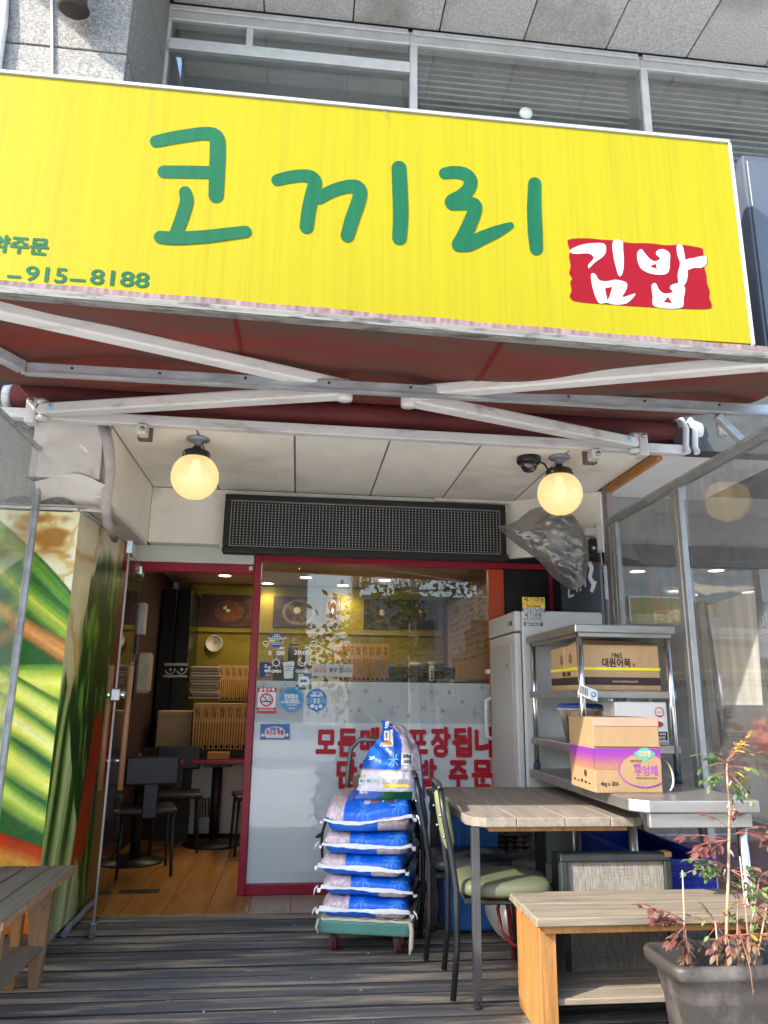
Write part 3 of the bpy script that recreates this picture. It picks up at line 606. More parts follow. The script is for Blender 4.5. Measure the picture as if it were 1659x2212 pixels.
ringstroke('no_smoking_ring', circ(205, 1142, 98), 11, (.74, .06, .16), 3); ringstroke('no_smoking_bar', [(138, 1075), (272, 1210)], 9, (.74, .06, .16), 5)
S('cigarette_mark', rect(125, 1160, 235, 1180), (.08, .08, .08), 3); S('cigarette_tip', rect(245, 1160, 282, 1178), (.25, .25, .25), 3)
ringstroke('smoke_mark', [(205, 1110), (188, 1085), (205, 1065), (235, 1075), (255, 1100), (240, 1120), (270, 1135), (280, 1155)], 4, (.1, .1, .1), 4)
S('round_safe_sticker', disc(610, 1140, 198, 40, 205), (.30, .58, .78)); ringstroke('sticker_rim', circ(610, 1140, 186, 0, 360, 30), 3, (.48, .72, .86), 1)
T('소독!', 610, 1040, 62, (.22, .45, .62)); T('안심업소', 610, 1112, 56, WH, bold=.0018, width=230); T('코로나19 예방을 위한', 610, 1162, 26, WH, width=225); T('방역 소독을 실시한 업소입니다', 600, 1198, 26, WH, width=310); T('2021.  7.  3.', 610, 1235, 20, WH, width=140); T('고양시 보건소', 610, 1290, 24, WH, width=110)
S('round_food_sticker', disc(1022, 1145, 172, 40, 183), (.12, .50, .76)); S('sticker_band', [(852, 1115), (1194, 1115), (1192, 1205), (856, 1205)][::-1], (.55, .72, .85), 1)
T('어린이 기호식품', 1022, 1025, 20, WH, width=150); T('최고      최고', 1045, 1062, 26, WH, width=150); T('식품안전 보호구역', 1022, 1092, 30, WH, bold=.0012, width=210)
for yy in (1132, 1162, 1190):
    for xx in (988, 1055): S('sticker_dot', disc(xx, yy, 12, 12), (.95, .95, .93), 2)
    T('학교주변', 915, yy + 8, 18, (.2, .4, .6), width=80); T('안전하게', 1120, yy + 8, 18, (.2, .4, .6), width=80)
S('sticker_figure', disc(952, 1245, 40, 20, 30), WH, 2); S('sticker_figure', disc(1088, 1248, 32, 20, 32), WH, 2); S('sticker_figure', disc(1020, 1252, 20, 16), WH, 2); S('sticker_figure', [(990, 1298), (1050, 1298), (1040, 1272), (1000, 1272)], WH, 2)
S('mask_plate', rect(105, 1538, 580, 1790), (.28, .44, .66)); S('mask_plate_face', [(170, 1730), (180, 1640), (220, 1600), (340, 1575), (450, 1595), (500, 1640), (512, 1730), (480, 1765), (200, 1765)][::-1], (.86, .87, .88), 1)
T('대화할 때는', 340, 1632, 34, (.2, .32, .55), width=160); T('마스크 착용', 340, 1705, 62, (.78, .2, .34), bold=.002, width=290)
S('sticker_figure', disc(140, 1720, 22, 12, 28), WH, 2); S('sticker_figure', disc(540, 1715, 22, 12, 28), WH, 2)
S('holiday_strip', [(945, 758), (1600, 765), (1612, 562), (950, 558)], (.74, .73, .70)); T('일요일', 1085, 690, 62, (.86, .46, .46), width=205); T('휴무 합니다', 1410, 692, 62, (.2, .2, .22), bold=.0008, width=370)
for cx_ in (1128, 1430): ringstroke('suction_ring', circ(cx_, 570, 36), 5, (.55, .5, .32), 3)
# butterflies drawn on the frosted band (z6 crop coordinates)
BF = (.52, .51, .52); BF2 = (.56, .44, .47)
def fly(x, y, s, a, col=BF, tiny=False):
    mb = MB(); ca, sa = math.cos(a), math.sin(a)
    def tr(p): return z6(x + s * (p[0] * ca - p[1] * sa), y + s * (p[0] * sa + p[1] * ca))
    cv = lambda p: Vector((G(*p).x, YG + .0105, G(*p).z))
    if tiny: 
        for q in ([(0, 0), (-6, -8), (2, -9), (0, 0)], [(0, 0), (8, -5), (7, 3), (0, 0)]): mb.add([cv(tr(p)) for p in q[:3]], [(0, 1, 2)])
    else:
        for q in ([(0, 0), (-12, -22), (-4, -48), (8, -28), (0, 0)], [(0, 0), (16, -14), (40, -8), (28, 8), (0, 0)], [(0, 0), (-18, -12), (-30, 0), (-14, 10), (0, 0)], [(0, 0), (-4, 18), (6, 30), (12, 14), (0, 0)], [(0, 0), (-4, -36)], [(0, 0), (26, -4)]):
            stroke_mesh(mb, [tr(p) for p in q], .32, cv, (0, 0, 0), 3)
    mb.build('butterfly', M('letter_%d_%d_%d' % tuple(int(255 * c) for c in col), lin(col), .5, var=.03), win)
for x, y, s, a, c in [(665, 910, 1.15, 0, BF), (1185, 915, 1.15, .0, BF), (935, 1040, .85, .3, BF), (415, 1045, .85, .2, BF), (600, 1010, .6, 2.6, BF), (1135, 1005, .6, 2.6, BF), (1450, 1040, .85, .3, BF), (775, 905, .45, .3, BF2), (1295, 912, .45, .3, BF2), (735, 1025, .45, -.3, BF2), (1255, 1030, .45, -.3, BF2), (515, 1055, .4, 0, BF2), (1040, 1058, .4, 0, BF2), (135, 870, 1, .2, BF), (245, 900, .5, .5, BF2), (862, 965, .35, .4, BF), (1375, 970, .35, .4, BF), (1500, 885, .6, 0, BF)]: fly(x, y, s, a, c)
for x, y in [(545, 885), (797, 867), (1065, 890), (1310, 872), (680, 1025), (1200, 1028), (975, 1003), (1495, 1005), (270, 862)]: fly(x, y, 1.1, rng.uniform(0, 3), BF2, True)

# ------------------------------------------------------------------ doorway and the glass door standing open
MB().box(-1.165, -.34, YG - .03, YG + .05, 2.098, 2.162).build('door_head', redpaint, win, bevel=.004)
MB().box(-1.2, -1.166, YG - .03, YG + .05, 0, 2.16).build('door_jamb', M('dark_red_jamb', (.12, .008, .015), .4), win, bevel=.004)
MB().box(-.375, -.345, YG - .05, YG - .032, 2.115, 2.15).build('hinge_plate', chrome, win, bevel=.003)
door = thing('glass_door', 'frameless glass door with wooden pull handles, standing open beside the mural', 'door', (-1.115, 5.33, 0), rz=R(6))
# local: leaf runs from the hinge (y=0) towards the street (y=-0.8)
MB().box(-.006, .006, -.80, .0, .04, 2.1).build('leaf', GL('door_glass', (.93, .965, .955), base=.06), door, world=False)
MB().box(-.0055, .0055, -.808, -.801, .045, 2.1).build('edge_strip', M('door_edge', (.27, .26, .235), .25, .3, var=.2, scale=20, stretch=(1, 1, .2)), door, world=False)
MB().box(-.016, .016, -.835, -.70, .0, .075).build('bottom_patch', chrome, door, world=False, bevel=.003)
MB().box(-.017, .017, -.815, -.68, 2.07, 2.15).build('top_patch', chrome, door, world=False, bevel=.003)
MB().box(-.016, .016, -.12, .02, 2.05, 2.11).build('hinge', chrome, door, world=False, bevel=.003)
lk = MB().box(-.024, .024, -.835, -.765, 1.215, 1.285).build('lock', chrome, door, world=False, bevel=.006)
MB().lathe([(0, 0), (.02, 0), (.02, .02), (.013, .03), (0, .03)], (.024, -.8, 1.25), (1, 0, 0), 14).build('thumb_turn', chrome, lk, world=False)
MB().lathe([(0, 0), (.02, 0), (.02, .02), (.013, .03), (0, .03)], (-.024, -.8, 1.25), (-1, 0, 0), 14).build('thumb_turn', chrome, lk, world=False)
hw = M('copper_brown_wood', (.28, .12, .055), .4, scale=5, stretch=(6, 6, .7), col2=(.42, .2, .1), lo=.3, hi=.7)
for sx_ in (1, -1):
    h_ = MB().tube([(.055 * sx_, -.66, .72), (.055 * sx_, -.66, 1.42)], .017, 12).build('pull_handle', hw, door, world=False)
    for zz in (.88, 1.26): MB().tube([(.007 * sx_, -.66, zz), (.042 * sx_, -.66, zz)], .009, 8).build('standoff', chrome, h_, world=False)
MB().box(-1.10, -.85, 5.44, 5.52, .001, .006).build('floor_spring_plate', M('dark_plate', (.05, .05, .04), .5, .5), door)
# ------------------------------------------------------------------ the yellow sign
YS = 3.75
sign = thing('shop_sign', 'long yellow shop sign with hand drawn green letters and a red stamp', 'sign', (0, YS, 4))
XL, XR, ZB, ZT = -2.9, 2.588, 3.285, 4.692
def SG(x, y, d=0.): return PY(x, y, YS - d)
yel = M('yellow_sign_face', (.27, .235, .006), .5, scale=2.2, stretch=(7, 1, .12), col2=(.293, .258, .007), lo=.3, hi=.7, spec=.12, mix=((.23, .195, .012), 8, (5, 1, .08), .48, .80))
MB().box(XL, XR - .012, YS, YS + .02, ZB + .012, ZT - .012).build('sign_face', yel, sign)
MB().box(XL, XR, YS + .021, YS + .17, ZB, ZT).build('sign_box', M('sign_box_white', (.6, .6, .6), .5), sign, bevel=.004)
fr = MB()
fr.box(XL, XR, YS - .012, YS + .02, ZT - .011, ZT + .012); fr.build('top_trim', M('white_sign_trim', (.40, .40, .395), .35, var=.06, scale=12), sign, bevel=.003)
MB().box(XR - .011, XR + .008, YS - .012, YS + .02, ZB, ZT - .0115).build('side_trim', _mats['white_sign_trim'], sign, bevel=.003)
green = M('green_sign_letter', (.007, .085, .038), .5, spec=.12, var=.10, scale=5, stretch=(6, 1, .3))
redst = M('red_sign_stamp', (.185, .004, .010), .5, spec=.12, var=.05, scale=5)
whst = M('white_sign_letter', (.43, .43, .435), .5, spec=.12, var=.04, scale=9, stretch=(6, 1, .3))
a1 = lambda p: (p[0] * .5, p[1] * .5)
a2 = lambda p: (829.5 + p[0] * .5, p[1] * .5)
def glyph(name, strokes, conv):
    mb = MB()
    for k, (pts, r) in enumerate(strokes):
        rr = [q * .5 for q in r] if isinstance(r, list) else r * .5
        stroke_mesh(mb, [conv(p) for p in pts], rr, lambda p: Vector((SG(*p).x, YS - .003 - .0004 * k, SG(*p).z)), (0, 0, 0))
    return mb.build(name, green, sign, fix=False)
glyph('letter_ko', [([(674, 612), (740, 598), (820, 585), (880, 578), (920, 584), (938, 605), (940, 660), (937, 740), (933, 845)], [26, 28, 28, 28, 31, 33, 34, 34, 32]),
                    ([(708, 743), (800, 744), (915, 746)], 27), ([(800, 832), (806, 870), (790, 930), (770, 985), (755, 1020)], [26, 29, 29, 28, 27]),
                    ([(692, 1026), (760, 1030), (880, 1024), (980, 1012), (1060, 1002)], [27, 29, 28, 27, 25])], a1)
glyph('letter_kki', [([(1197, 779), (1250, 766), (1310, 760), (1345, 768), (1360, 790), (1352, 830), (1335, 900), (1324, 980)], [25, 27, 27, 29, 30, 31, 31, 30]),
                     ([(1380, 856), (1430, 828), (1490, 809), (1535, 808), (1555, 830), (1545, 880), (1520, 950), (1500, 1018)], [27, 28, 28, 30, 30, 31, 31, 29])], a1)
glyph('letter_i', [([(64, 728), (68, 820), (71, 930), (66, 1028)], [32, 33, 33, 31])], a2)
glyph('letter_ri', [([(262, 750), (300, 745), (345, 752), (372, 778), (366, 815), (335, 845), (295, 868), (296, 880), (345, 880), (385, 882), (392, 905), (375, 955), (345, 1020), (325, 1055)], [25, 27, 28, 29, 29, 28, 29, 29, 28, 28, 30, 31, 32, 32]),
                    ([(322, 1058), (365, 1055), (430, 1026), (490, 1000), (545, 975)], [30, 32, 30, 26, 14])], a2)
glyph('letter_stroke', [([(650, 795), (648, 900), (652, 1000), (657, 1075)], [28, 31, 32, 28])], a2)
_pn = [0]
def patch(name, pts, m, lay, conv=a2):
    _pn[0] += 1; lay = lay + .03 * _pn[0]
    if len(pts) > 4:    # round the brush strokes a little
        P_ = [np.array(p, float) for p in pts]; n_ = len(P_); o_ = []
        for i in range(n_):
            p0, p1, p2, p3 = P_[i - 1], P_[i], P_[(i + 1) % n_], P_[(i + 2) % n_]
            for t in (0, .25, .5, .75): o_.append(.5 * (2 * p1 + (p2 - p0) * t + (2 * p0 - 5 * p1 + 4 * p2 - p3) * t * t + (3 * p1 - p0 - 3 * p2 + p3) * t ** 3))
        pts = o_
    return MB().prism([Vector((SG(*conv(p)).x, YS - .002 - .0015 * lay, SG(*conv(p)).z)) for p in pts], (0, .001, 0)).build(name, m, sign)
patch('red_stamp', [(800, 1035), (870, 1030), (940, 1036), (1000, 1040), (1060, 1050), (1150, 1052), (1215, 1060), (1280, 1058), (1340, 1066), (1375, 1075), (1378, 1095), (1388, 1115), (1382, 1150), (1392, 1190), (1394, 1220), (1406, 1260), (1404, 1285), (1415, 1320), (1400, 1335), (1300, 1335), (1150, 1328), (1000, 1318), (840, 1305), (803, 1285), (810, 1255), (804, 1220), (812, 1205), (800, 1180), (806, 1150), (799, 1110), (803, 1085), (794, 1055)], redst, 0)
for nm, pts in (('white_stroke', [(803, 1082), (850, 1060), (900, 1052), (950, 1055), (958, 1085), (945, 1110), (910, 1135), (885, 1160), (882, 1145), (894, 1132), (905, 1112), (880, 1096), (820, 1098)]),
                ('white_stroke', [(990, 1042), (1028, 1043), (1032, 1080), (1035, 1120), (1033, 1165), (1024, 1192), (1012, 1190), (1000, 1150), (988, 1090)]),
                ('white_stroke', [(893, 1190), (910, 1185), (930, 1212), (965, 1216), (1000, 1210), (1045, 1222), (1047, 1250), (1030, 1285), (1085, 1270), (1050, 1310), (1000, 1317), (960, 1309), (928, 1310), (905, 1260)]),
                ('white_stroke', [(1093, 1095), (1110, 1078), (1128, 1098), (1150, 1122), (1172, 1130), (1192, 1118), (1176, 1102), (1178, 1085), (1205, 1078), (1232, 1095), (1234, 1125), (1225, 1180), (1170, 1187), (1120, 1170), (1098, 1140)]),
                ('white_stroke', [(1265, 1060), (1288, 1064), (1300, 1120), (1311, 1180), (1302, 1225), (1277, 1240), (1268, 1190), (1278, 1140), (1266, 1100)]),
                ('white_stroke', [(1296, 1128), (1340, 1115), (1388, 1108), (1391, 1140), (1370, 1158), (1340, 1158), (1300, 1168)]),
                ('white_stroke', [(1155, 1235), (1172, 1225), (1185, 1250), (1200, 1265), (1218, 1270), (1247, 1262), (1234, 1247), (1242, 1232), (1275, 1226), (1299, 1245), (1293, 1290), (1281, 1331), (1170, 1326), (1160, 1280)])): patch(nm, pts, whst, 1)
for pts in ([(953, 1247), (984, 1241), (972, 1282), (964, 1298)], [(1148, 1152), (1172, 1141), (1177, 1163)], [(1207, 1306), (1225, 1284), (1243, 1311)]): patch('stamp_gap', pts, redst, 2)
def stext(s, x, y, h, width=None, align='CENTER', bold=.004):
    a = SG(x, y); k = (SG(x + 50, y).x - a.x) / 50
    return text('sign_lettering', s, h * k / .73, green, sign, (a.x, YS - .003, a.z), align=align, bold=bold, width=width * k if width else None)
stext('예약주문', 104, 549, 34, width=168, align='RIGHT', bold=.0045)
for s_, x_, w_, y_ in (('031', 6, 92, 606), ('-', 46, 30, 609), ('915', 146, 90, 612), ('-', 186, 34, 617), ('8188', 322, 127, 622)): stext(s_, x_, y_, 38, width=w_, align='RIGHT', bold=.0024)
MB().prism([SG(832, 240, .004), SG(840, 258, .004), SG(843, 262, .004), SG(830, 246, .004), SG(826, 238, .004)], (0, .001, 0)).build('stuck_leaf', M('dry_leaf', (.2, .2, .06), .8), sign)
# neighbour's sign
nb = thing('neighbour_sign', 'dark blue box sign of the next shop, right of the yellow sign', 'sign', (3.6, 3.95, 4))
navy = M('slate_blue_sign', (.065, .08, .105), .45, var=.06, scale=4)
MB().box(2.865, 5.5, 4.03, 4.22, 3.38, 4.86).build('sign_box', navy, nb, bevel=.012, seg=2)
MB().box(2.88, 5.5, 4.01, 4.0295, 3.44, 4.80).build('sign_face', M('slate_blue_face', (.075, .09, .115), .4, var=.05), nb, bevel=.003)
# added unseen awning on the left, shaped to shade the deck and roller
na = thing('shade_awning', 'added grey awning out of view on the left, shading the deck', 'awning', (-4.5, 2.6, 2.7))
MB().hexa([(-6.8, 1.35, 2.50), (-2.15, 1.35, 2.50), (-2.15, 3.9, 3.5), (-6.8, 3.9, 3.5), (-6.8, 1.35, 2.503), (-2.15, 1.35, 2.503), (-2.15, 3.9, 3.503), (-6.8, 3.9, 3.503)]).build('fabric', M('grey_awning_cloth', (.18, .18, .19), .8), na)
MB().box(-6.8, -2.15, 1.31, 1.348, 2.44, 2.53).build('front_bar', white_alu, na, bevel=.006)

# ------------------------------------------------------------------ folding-arm awning
awn = thing('folding_awning', 'dark red folding arm awning with weathered white arms over the entrance', 'awning', (.3, 3.9, 2.7))
def barz(x): return 2.597 - .023 * x
clothm = M('red_awning_cloth', (.095, .011, .008), .8, scale=1.6, stretch=(1, 2.2, 1), col2=(.14, .019, .012), lo=.3, hi=.7, trans=.085, mix=((.055, .034, .023), 1.3, (.6, 2.6, 1), .38, .62), bump=.15, bscale=300)
def cloth(u, v):
    x = -1.53 + 3.66 * u; y = 3.92 - 1.42 * v; z0 = 2.852 + (barz(x) + .012 - 2.852) * v
    sag_ = -.045 * math.sin(math.pi * v) * (1 + .6 * math.sin(2 * math.pi * u * 1.5 + 1)) + .012 * math.sin(u * 21 + 5 * v) * math.sin(math.pi * v) * (1 - v) + .010 * math.sin(u * 33 - v * 7) * math.sin(math.pi * v) + .055 * (vnoise(np.array([u * 7. + v * 3]), np.array([v * 4.]), 5)[0] - .5) * math.sin(math.pi * v)
    return (x, y, z0 + sag_ + .004)
MB().grid(cloth, 90, 40).build('fabric', clothm, awn, fix=False)
for u in (.34, .62):   # stitched seams under the cloth
    MB().grid(lambda a, b, u=u: Vector(cloth(u + .005 * (a - .5), .02 + .96 * b)) - Vector((0, 0, .0025)), 2, 40).build('seam', M('red_seam', (.16, .010, .009), .7, trans=.3), awn, fix=False)
barm = M('weathered_front_bar', (.125, .125, .115), .65, .1, scale=9, stretch=(.35, 3, 3), col2=(.21, .21, .193), lo=.3, hi=.7, mix=((.06, .056, .05), 14, (.6, 2, 2), .50, .64))
MB().bar((-1.75, 2.50, barz(-1.75)), (2.3, 2.50, barz(2.3)), .045, .036).build('front_bar', barm, awn, bevel=.008, seg=2)
MB().bar((-1.75, 2.474, barz(-1.75) - .012), (2.3, 2.474, barz(2.3) - .012), .010, .008).build('bar_lip', barm, awn)
def val(u, v):
    x = -1.75 + 4.05 * u; k = math.sin(u * 900) * .5 + math.sin(u * 517 + 2) * .5; z = barz(x) + .017 + .026 * v + (.0022 * k + .002 * math.sin(u * 60)) * v
    return (x, 2.484 + .004 * k * v + .006 * v, z)
MB().grid(val, 700, 3).build('valance_edge', M('faded_pink_cloth', (.10, .062, .062), .85, scale=16, stretch=(1, 1, .2), col2=(.21, .138, .138), lo=.32, hi=.66, mix=((.12, .11, .105), 9, (1, 1, 1), .50, .68)), awn, fix=False)
MB().tube([(-1.56, 3.92, 2.79), (2.13, 3.92, 2.78)], .068, 20).build('roller', M('rolled_red_cloth', (.07, .009, .010), .75, scale=5, stretch=(.5, 3, 3), col2=(.13, .02, .019), bump=.2, bscale=30), awn)
armw = M('white_awning_arm', (.56, .55, .525), .42, var=.05, scale=3, mix=((.26, .24, .21), 6, (.5, 2, 2), .54, .76))
MB().bar((-1.62, 3.85, 2.668), (2.16, 3.85, 2.645), .055, .055).build('torsion_bar', armw, awn, bevel=.004)
def arm(sh, el, fr, lbl):
    a = MB().bar(sh, el, .076, .058).build('upper_arm', armw, awn, bevel=.009, seg=2)
    b = MB().bar(el + Vector((0, -.03, .012)), fr, .070, .052).build('fore_arm', armw, awn, bevel=.009, seg=2)
    MB().lathe([(0, -.045), (.034, -.045), (.036, -.04), (.036, .045), (.03, .05), (0, .05)], el + Vector((0, -.01, 0)), n=16).build('elbow', armw, a)
    MB().lathe([(0, 0), (.012, 0), (.012, .008), (0, .01)], el + Vector((0, -.047, -.005)), (0, -1, 0), 10).build('bolt', M('dull_bolt', (.3, .29, .28), .45, .7), a)
    for dz in (-.045, .0, .045): MB().lathe([(0, -.012), (.03, -.012), (.032, 0), (.03, .012), (0, .012)], sh + Vector((0, 0, dz)), n=14).build('shoulder_knuckle', armw, a)
    s = 1 if el.x > sh.x else -1
    br = MB().hexa([sh + Vector(p) for p in [(-.05 * s - .028, -.03, -.075), (-.05 * s + .028, -.03, -.075), (-.05 * s + .028, .05, -.075), (-.05 * s - .028, .05, -.075), (-.05 * s - .028, -.02, .065), (-.05 * s + .028, -.02, .065), (-.05 * s + .028, .05, .065), (-.05 * s - .028, .05, .065)]]).build('shoulder_bracket', armw, awn, bevel=.01, seg=2)
    MB().lathe([(0, 0), (.014, 0), (.014, .01), (0, .012)], sh + Vector((-.05 * s, -.028, .04)), (0, -1, 0), 8).build('bolt', _mats['dull_bolt'], br)
    d = (el - sh).normalized(); side = d.cross(Vector((0, 0, 1))).normalized(); side = side if side.y < 0 else -side
    o = sh + d * .08 + side * .0385
    MB().prism([o + d * -.022 + Vector((0, 0, -.02)), o + d * .022 + Vector((0, 0, -.02)), o + d * .022 + Vector((0, 0, .02)), o + d * -.022 + Vector((0, 0, .02))], side * .0006).build('arm_tag', M('pale_blue_tag', (.36, .56, .62), .5), a)
    text('tag_lettering', lbl, .026, M('tag_ink', (.03, .07, .09), .5), a, o + side * .0014 + Vector((0, 0, -.001)), xdir=d if d.x > 0 else -d)
    MB().lathe([(0, -.03), (.026, -.03), (.026, .03), (0, .03)], fr, n=12).build('front_joint', armw, b)
arm(Vector((-1.37, 3.80, 2.675)), Vector((.165, 3.2, 2.615)), Vector((-1.35, 2.535, 2.615)), '좌')
arm(Vector((1.83, 3.80, 2.655)), Vector((.46, 3.2, 2.600)), Vector((1.80, 2.535, 2.555)), '우')
for px, py_ in ((310, 925), (1282, 978)):
    c = PY(px, py_, 3.85); z0 = 2.66
    w = MB().box(c.x - .036, c.x + .036, 3.885, 3.93, c.z - .05, c.z + .085).build('wall_bracket', M('rust_backed_plate', (.14, .09, .06), .7), awn, bevel=.003)
    MB().box(c.x - .026, c.x + .026, 3.80, 3.884, c.z - .045, c.z + .012).build('clamp', armw, w, bevel=.008)
    MB().lathe([(0, 0), (.013, 0), (.013, .008), (0, .01)], (c.x + .006, 3.80, c.z - .022), (0, -1, 0), 8).build('bolt', _mats['dull_bolt'], w)
rb = MB()
for dx, h in ((0, .11), (.055, .12)):
    rb.tube([(2.15 + dx, 3.90, 2.80), (2.15 + dx, 3.84, 2.83), (2.15 + dx, 3.80, 2.76), (2.15 + dx, 3.82, 2.66), (2.15 + dx, 3.80, 2.62)], .018, 8)
rb.lathe([(0, -.02), (.05, -.02), (.06, 0), (.05, .04), (0, .05)], (2.25, 3.9, 2.79), (1, 0, 0), 16)
rb.build('roller_bracket', armw, awn)
MB().lathe([(0, -.01), (.06, -.01), (.064, .03), (0, .03)], (-1.60, 3.92, 2.79), (1, 0, 0), 16).build('roller_cap', armw, awn)

# ------------------------------------------------------------------ terrace frame: cross bar and clear side sheets
tf = thing('terrace_frame', 'galvanised cross bar spanning the terrace under the red awning', 'frame', (.4, 3.1, 2.57))
A = PY(52, 797, 3.1); B = PY(1659, 888, 3.1); d = (B - A).normalized()
MB().bar(A, B + d * .3, .045, .050).build('cross_bar', galv, tf, bevel=.004)
MB().bar(A + Vector((0, -.024, -.028)), B + d * .3 + Vector((0, -.024, -.028)), .012, .010).build('bar_flange', galv, tf)
MB().bar(A + Vector((0, -.02, 0)), A + Vector((-.30, -.55, .02)), .045, .05).build('corner_bar', galv, tf, bevel=.004)
MB().bar(PY(1548, 898, 3.1), PX(1600, 950, 2.03), .035, .035).build('brace', galv, tf, bevel=.003)
for k in range(9):
    p = A + (B - A) * (.06 + .108 * k); MB().lathe([(0, 0), (.007, 0), (.006, .003), (0, .004)], p + Vector((0, -.0225, .006)), (0, -1, 0), 8).build('screw', dark, tf)
rs = thing('side_screen', 'clear panelled side screen on the right with grey metal posts and a sloping top rail in view', 'screen', (2.05, 3.7, 0))
rs['label'] = 'clear glazed side screen with grey metal posts on the right behind the rack'
XS = 2.05
gpost = M('grey_screen_post', (.28, .29, .29), .5, .4, var=.12, scale=6, mix=((.42, .4, .37), 8, (1, 1, .4), .6, .8))
MB().box(XS - .02, XS + .025, 2.2, 4.72, 2.395, 2.445).build('top_rail', gpost, rs, bevel=.004)
MB().box(XS - .024, XS - .021, 2.2, 4.72, 2.425, 2.44).build('rail_lip', galv, rs)
for y0 in (4.66, 3.82, 2.75):
    MB().box(XS - .02, XS + .025, y0 - .05, y0 + .0, .0, 2.394).build('post', gpost, rs, bevel=.004)
    MB().box(XS - .016, XS + .016, y0 - .085, y0 - .052, .05, 2.394).build('post_trim', gpost, rs, bevel=.003)
MB().box(XS - .02, XS + .025, 2.2, 4.72, .02, .06).build('bottom_rail', gpost, rs, bevel=.004)
MB().box(XS - .02, XS + .02, 2.2, 4.72, .70, .74).build('mid_rail', gpost, rs, bevel=.004)
MB().box(XS + .002, XS + .006, 2.2, 3.69, .06, 2.394).build('clear_sheet', vinyl, rs)
MB().box(XS + .002, XS + .006, 3.83, 4.57, .06, 2.394).build('clear_sheet', vinyl, rs)
MB().tube([PX(1592, 945, XS) + Vector((-.0, .12, .05)), PX(1592, 945, XS) + Vector((-.0, .12, .16))], .026, 8).build('rail_bolt', galv, rs)
for y0 in (4.4, 4.1, 3.7, 3.5, 3.0, 2.8):
    MB().lathe([(0, 0), (.007, 0), (.006, .003), (0, .004)], (XS - .0215, y0, 2.41), (-1, 0, 0), 8).build('screw', galv, rs)
ls = thing('side_sheet', 'clear plastic side sheet with a thin grey post before the food mural', 'screen', (-1.42, 3.3, 0))
XLs = -1.43
MB().box(XLs - .012, XLs + .018, 4.03, 4.065, .0, 2.36).build('post', galv, ls, bevel=.004)
p0 = PX(87, 968, XLs); p1 = PX(-10, 850, XLs)
MB().hexa([(XLs - .004, 4.03, .3), (XLs, 4.03, .3), (XLs, 2.6, .3), (XLs - .004, 2.6, .3), (XLs - .004, 4.03, 2.52), (XLs, 4.03, 2.52), (XLs, 2.6, 2.52), (XLs - .004, 2.6, 2.52)]).build('clear_sheet', vinyl2, ls)
MB().bar((XLs, 4.05, 2.53), (XLs, 2.6, 2.53), .02, .02).build('top_hem', galv, ls)
# ------------------------------------------------------------------ LED board
led = thing('led_display', 'switched off black LED message board above the shop window', 'display', (.45, 5.15, 2.4))
a = PY(487, 1066, 5.12); b = PY(1096, 1212, 5.12)
x0, x1, z0, z1 = a.x, b.x, b.z, a.z
frm = M('black_extrusion', (.008, .009, .009), .5)
MB().box(x0 + .04, x1 - .04, 5.135, 5.20, z0 + .04, z1 - .04).build('matrix_panel', M('matte_black_matrix', (.010, .010, .010), .6), led)
for nm, q in (('top_frame', (x0, x1, z1 - .045, z1)), ('bottom_frame', (x0, x1, z0, z0 + .045)), ('side_frame', (x0, x0 + .045, z0 + .046, z1 - .046)), ('side_frame', (x1 - .045, x1, z0 + .046, z1 - .046))):
    MB().box(q[0], q[1], 5.12, 5.22, q[2], q[3]).build(nm, frm, led, bevel=.008, seg=2)
for q in ((x0 + .045, x1 - .045, z1 - .05, z1 - .046), (x0 + .045, x1 - .045, z0 + .046, z0 + .050), (x0 + .046, x0 + .050, z0 + .051, z1 - .051), (x1 - .050, x1 - .046, z0 + .051, z1 - .051)):
    MB().box(q[0], q[1], 5.119, 5.136, q[2], q[3]).build('bright_bead', M('bead_grey', (.32, .32, .33), .35, .5), led)
mb = MB(); nc, nr = 80, 16
for i in range(nc):
    for j in range(nr):
        cx_ = x0 + .068 + (x1 - x0 - .136) * i / (nc - 1); cz = z0 + .066 + (z1 - z0 - .132) * j / (nr - 1)
        s_ = .0042; mb.add([(cx_ - s_ * .55, 5.133, cz - s_), (cx_ + s_ * .55, 5.133, cz - s_), (cx_ + s_ * .55, 5.133, cz + s_), (cx_ - s_ * .55, 5.133, cz + s_)], [(0, 1, 2, 3)])
tag(mb.build('led_dots', M('led_lens', (.6, .6, .57), .3), led, fix=False), kind='stuff')
MB().box(x0 - .03, x0 - .001, 5.2, 5.23, z0 + .04, z0 + .09).build('fixing_lug', white_alu, led)

# ------------------------------------------------------------------ globe lamps
globe_m = bpy.data.materials.new('opal_lit_globe'); globe_m.use_nodes = True; nt = globe_m.node_tree; n = nt.nodes; l = nt.links
pb = n['Principled BSDF']; pb.inputs['Base Color'].default_value = (.30, .26, .17, 1); pb.inputs['Roughness'].default_value = .15
lw = n.new('ShaderNodeLayerWeight'); lw.inputs[0].default_value = .5
rp = n.new('ShaderNodeValToRGB'); rp.color_ramp.elements[0].color = (1.0, .74, .33, 1); rp.color_ramp.elements[1].color = (1.0, .67, .26, 1); l.new(lw.outputs['Facing'], rp.inputs[0])
l.new(rp.outputs[0], pb.inputs['Emission Color']); pb.inputs['Emission Strength'].default_value = .185
trn = n.new('ShaderNodeBsdfTransparent'); mxs = n.new('ShaderNodeMixShader'); mxs.inputs[0].default_value = .10; l.new(pb.outputs[0], mxs.inputs[1]); l.new(trn.outputs[0], mxs.inputs[2]); l.new(mxs.outputs[0], n['Material Output'].inputs[0])
iron = M('dark_cast_iron', (.035, .035, .03), .5, .4, var=.3, scale=20)
gsteel = M('grey_cast_base', (.24, .25, .27), .5, .4, var=.15, scale=20)
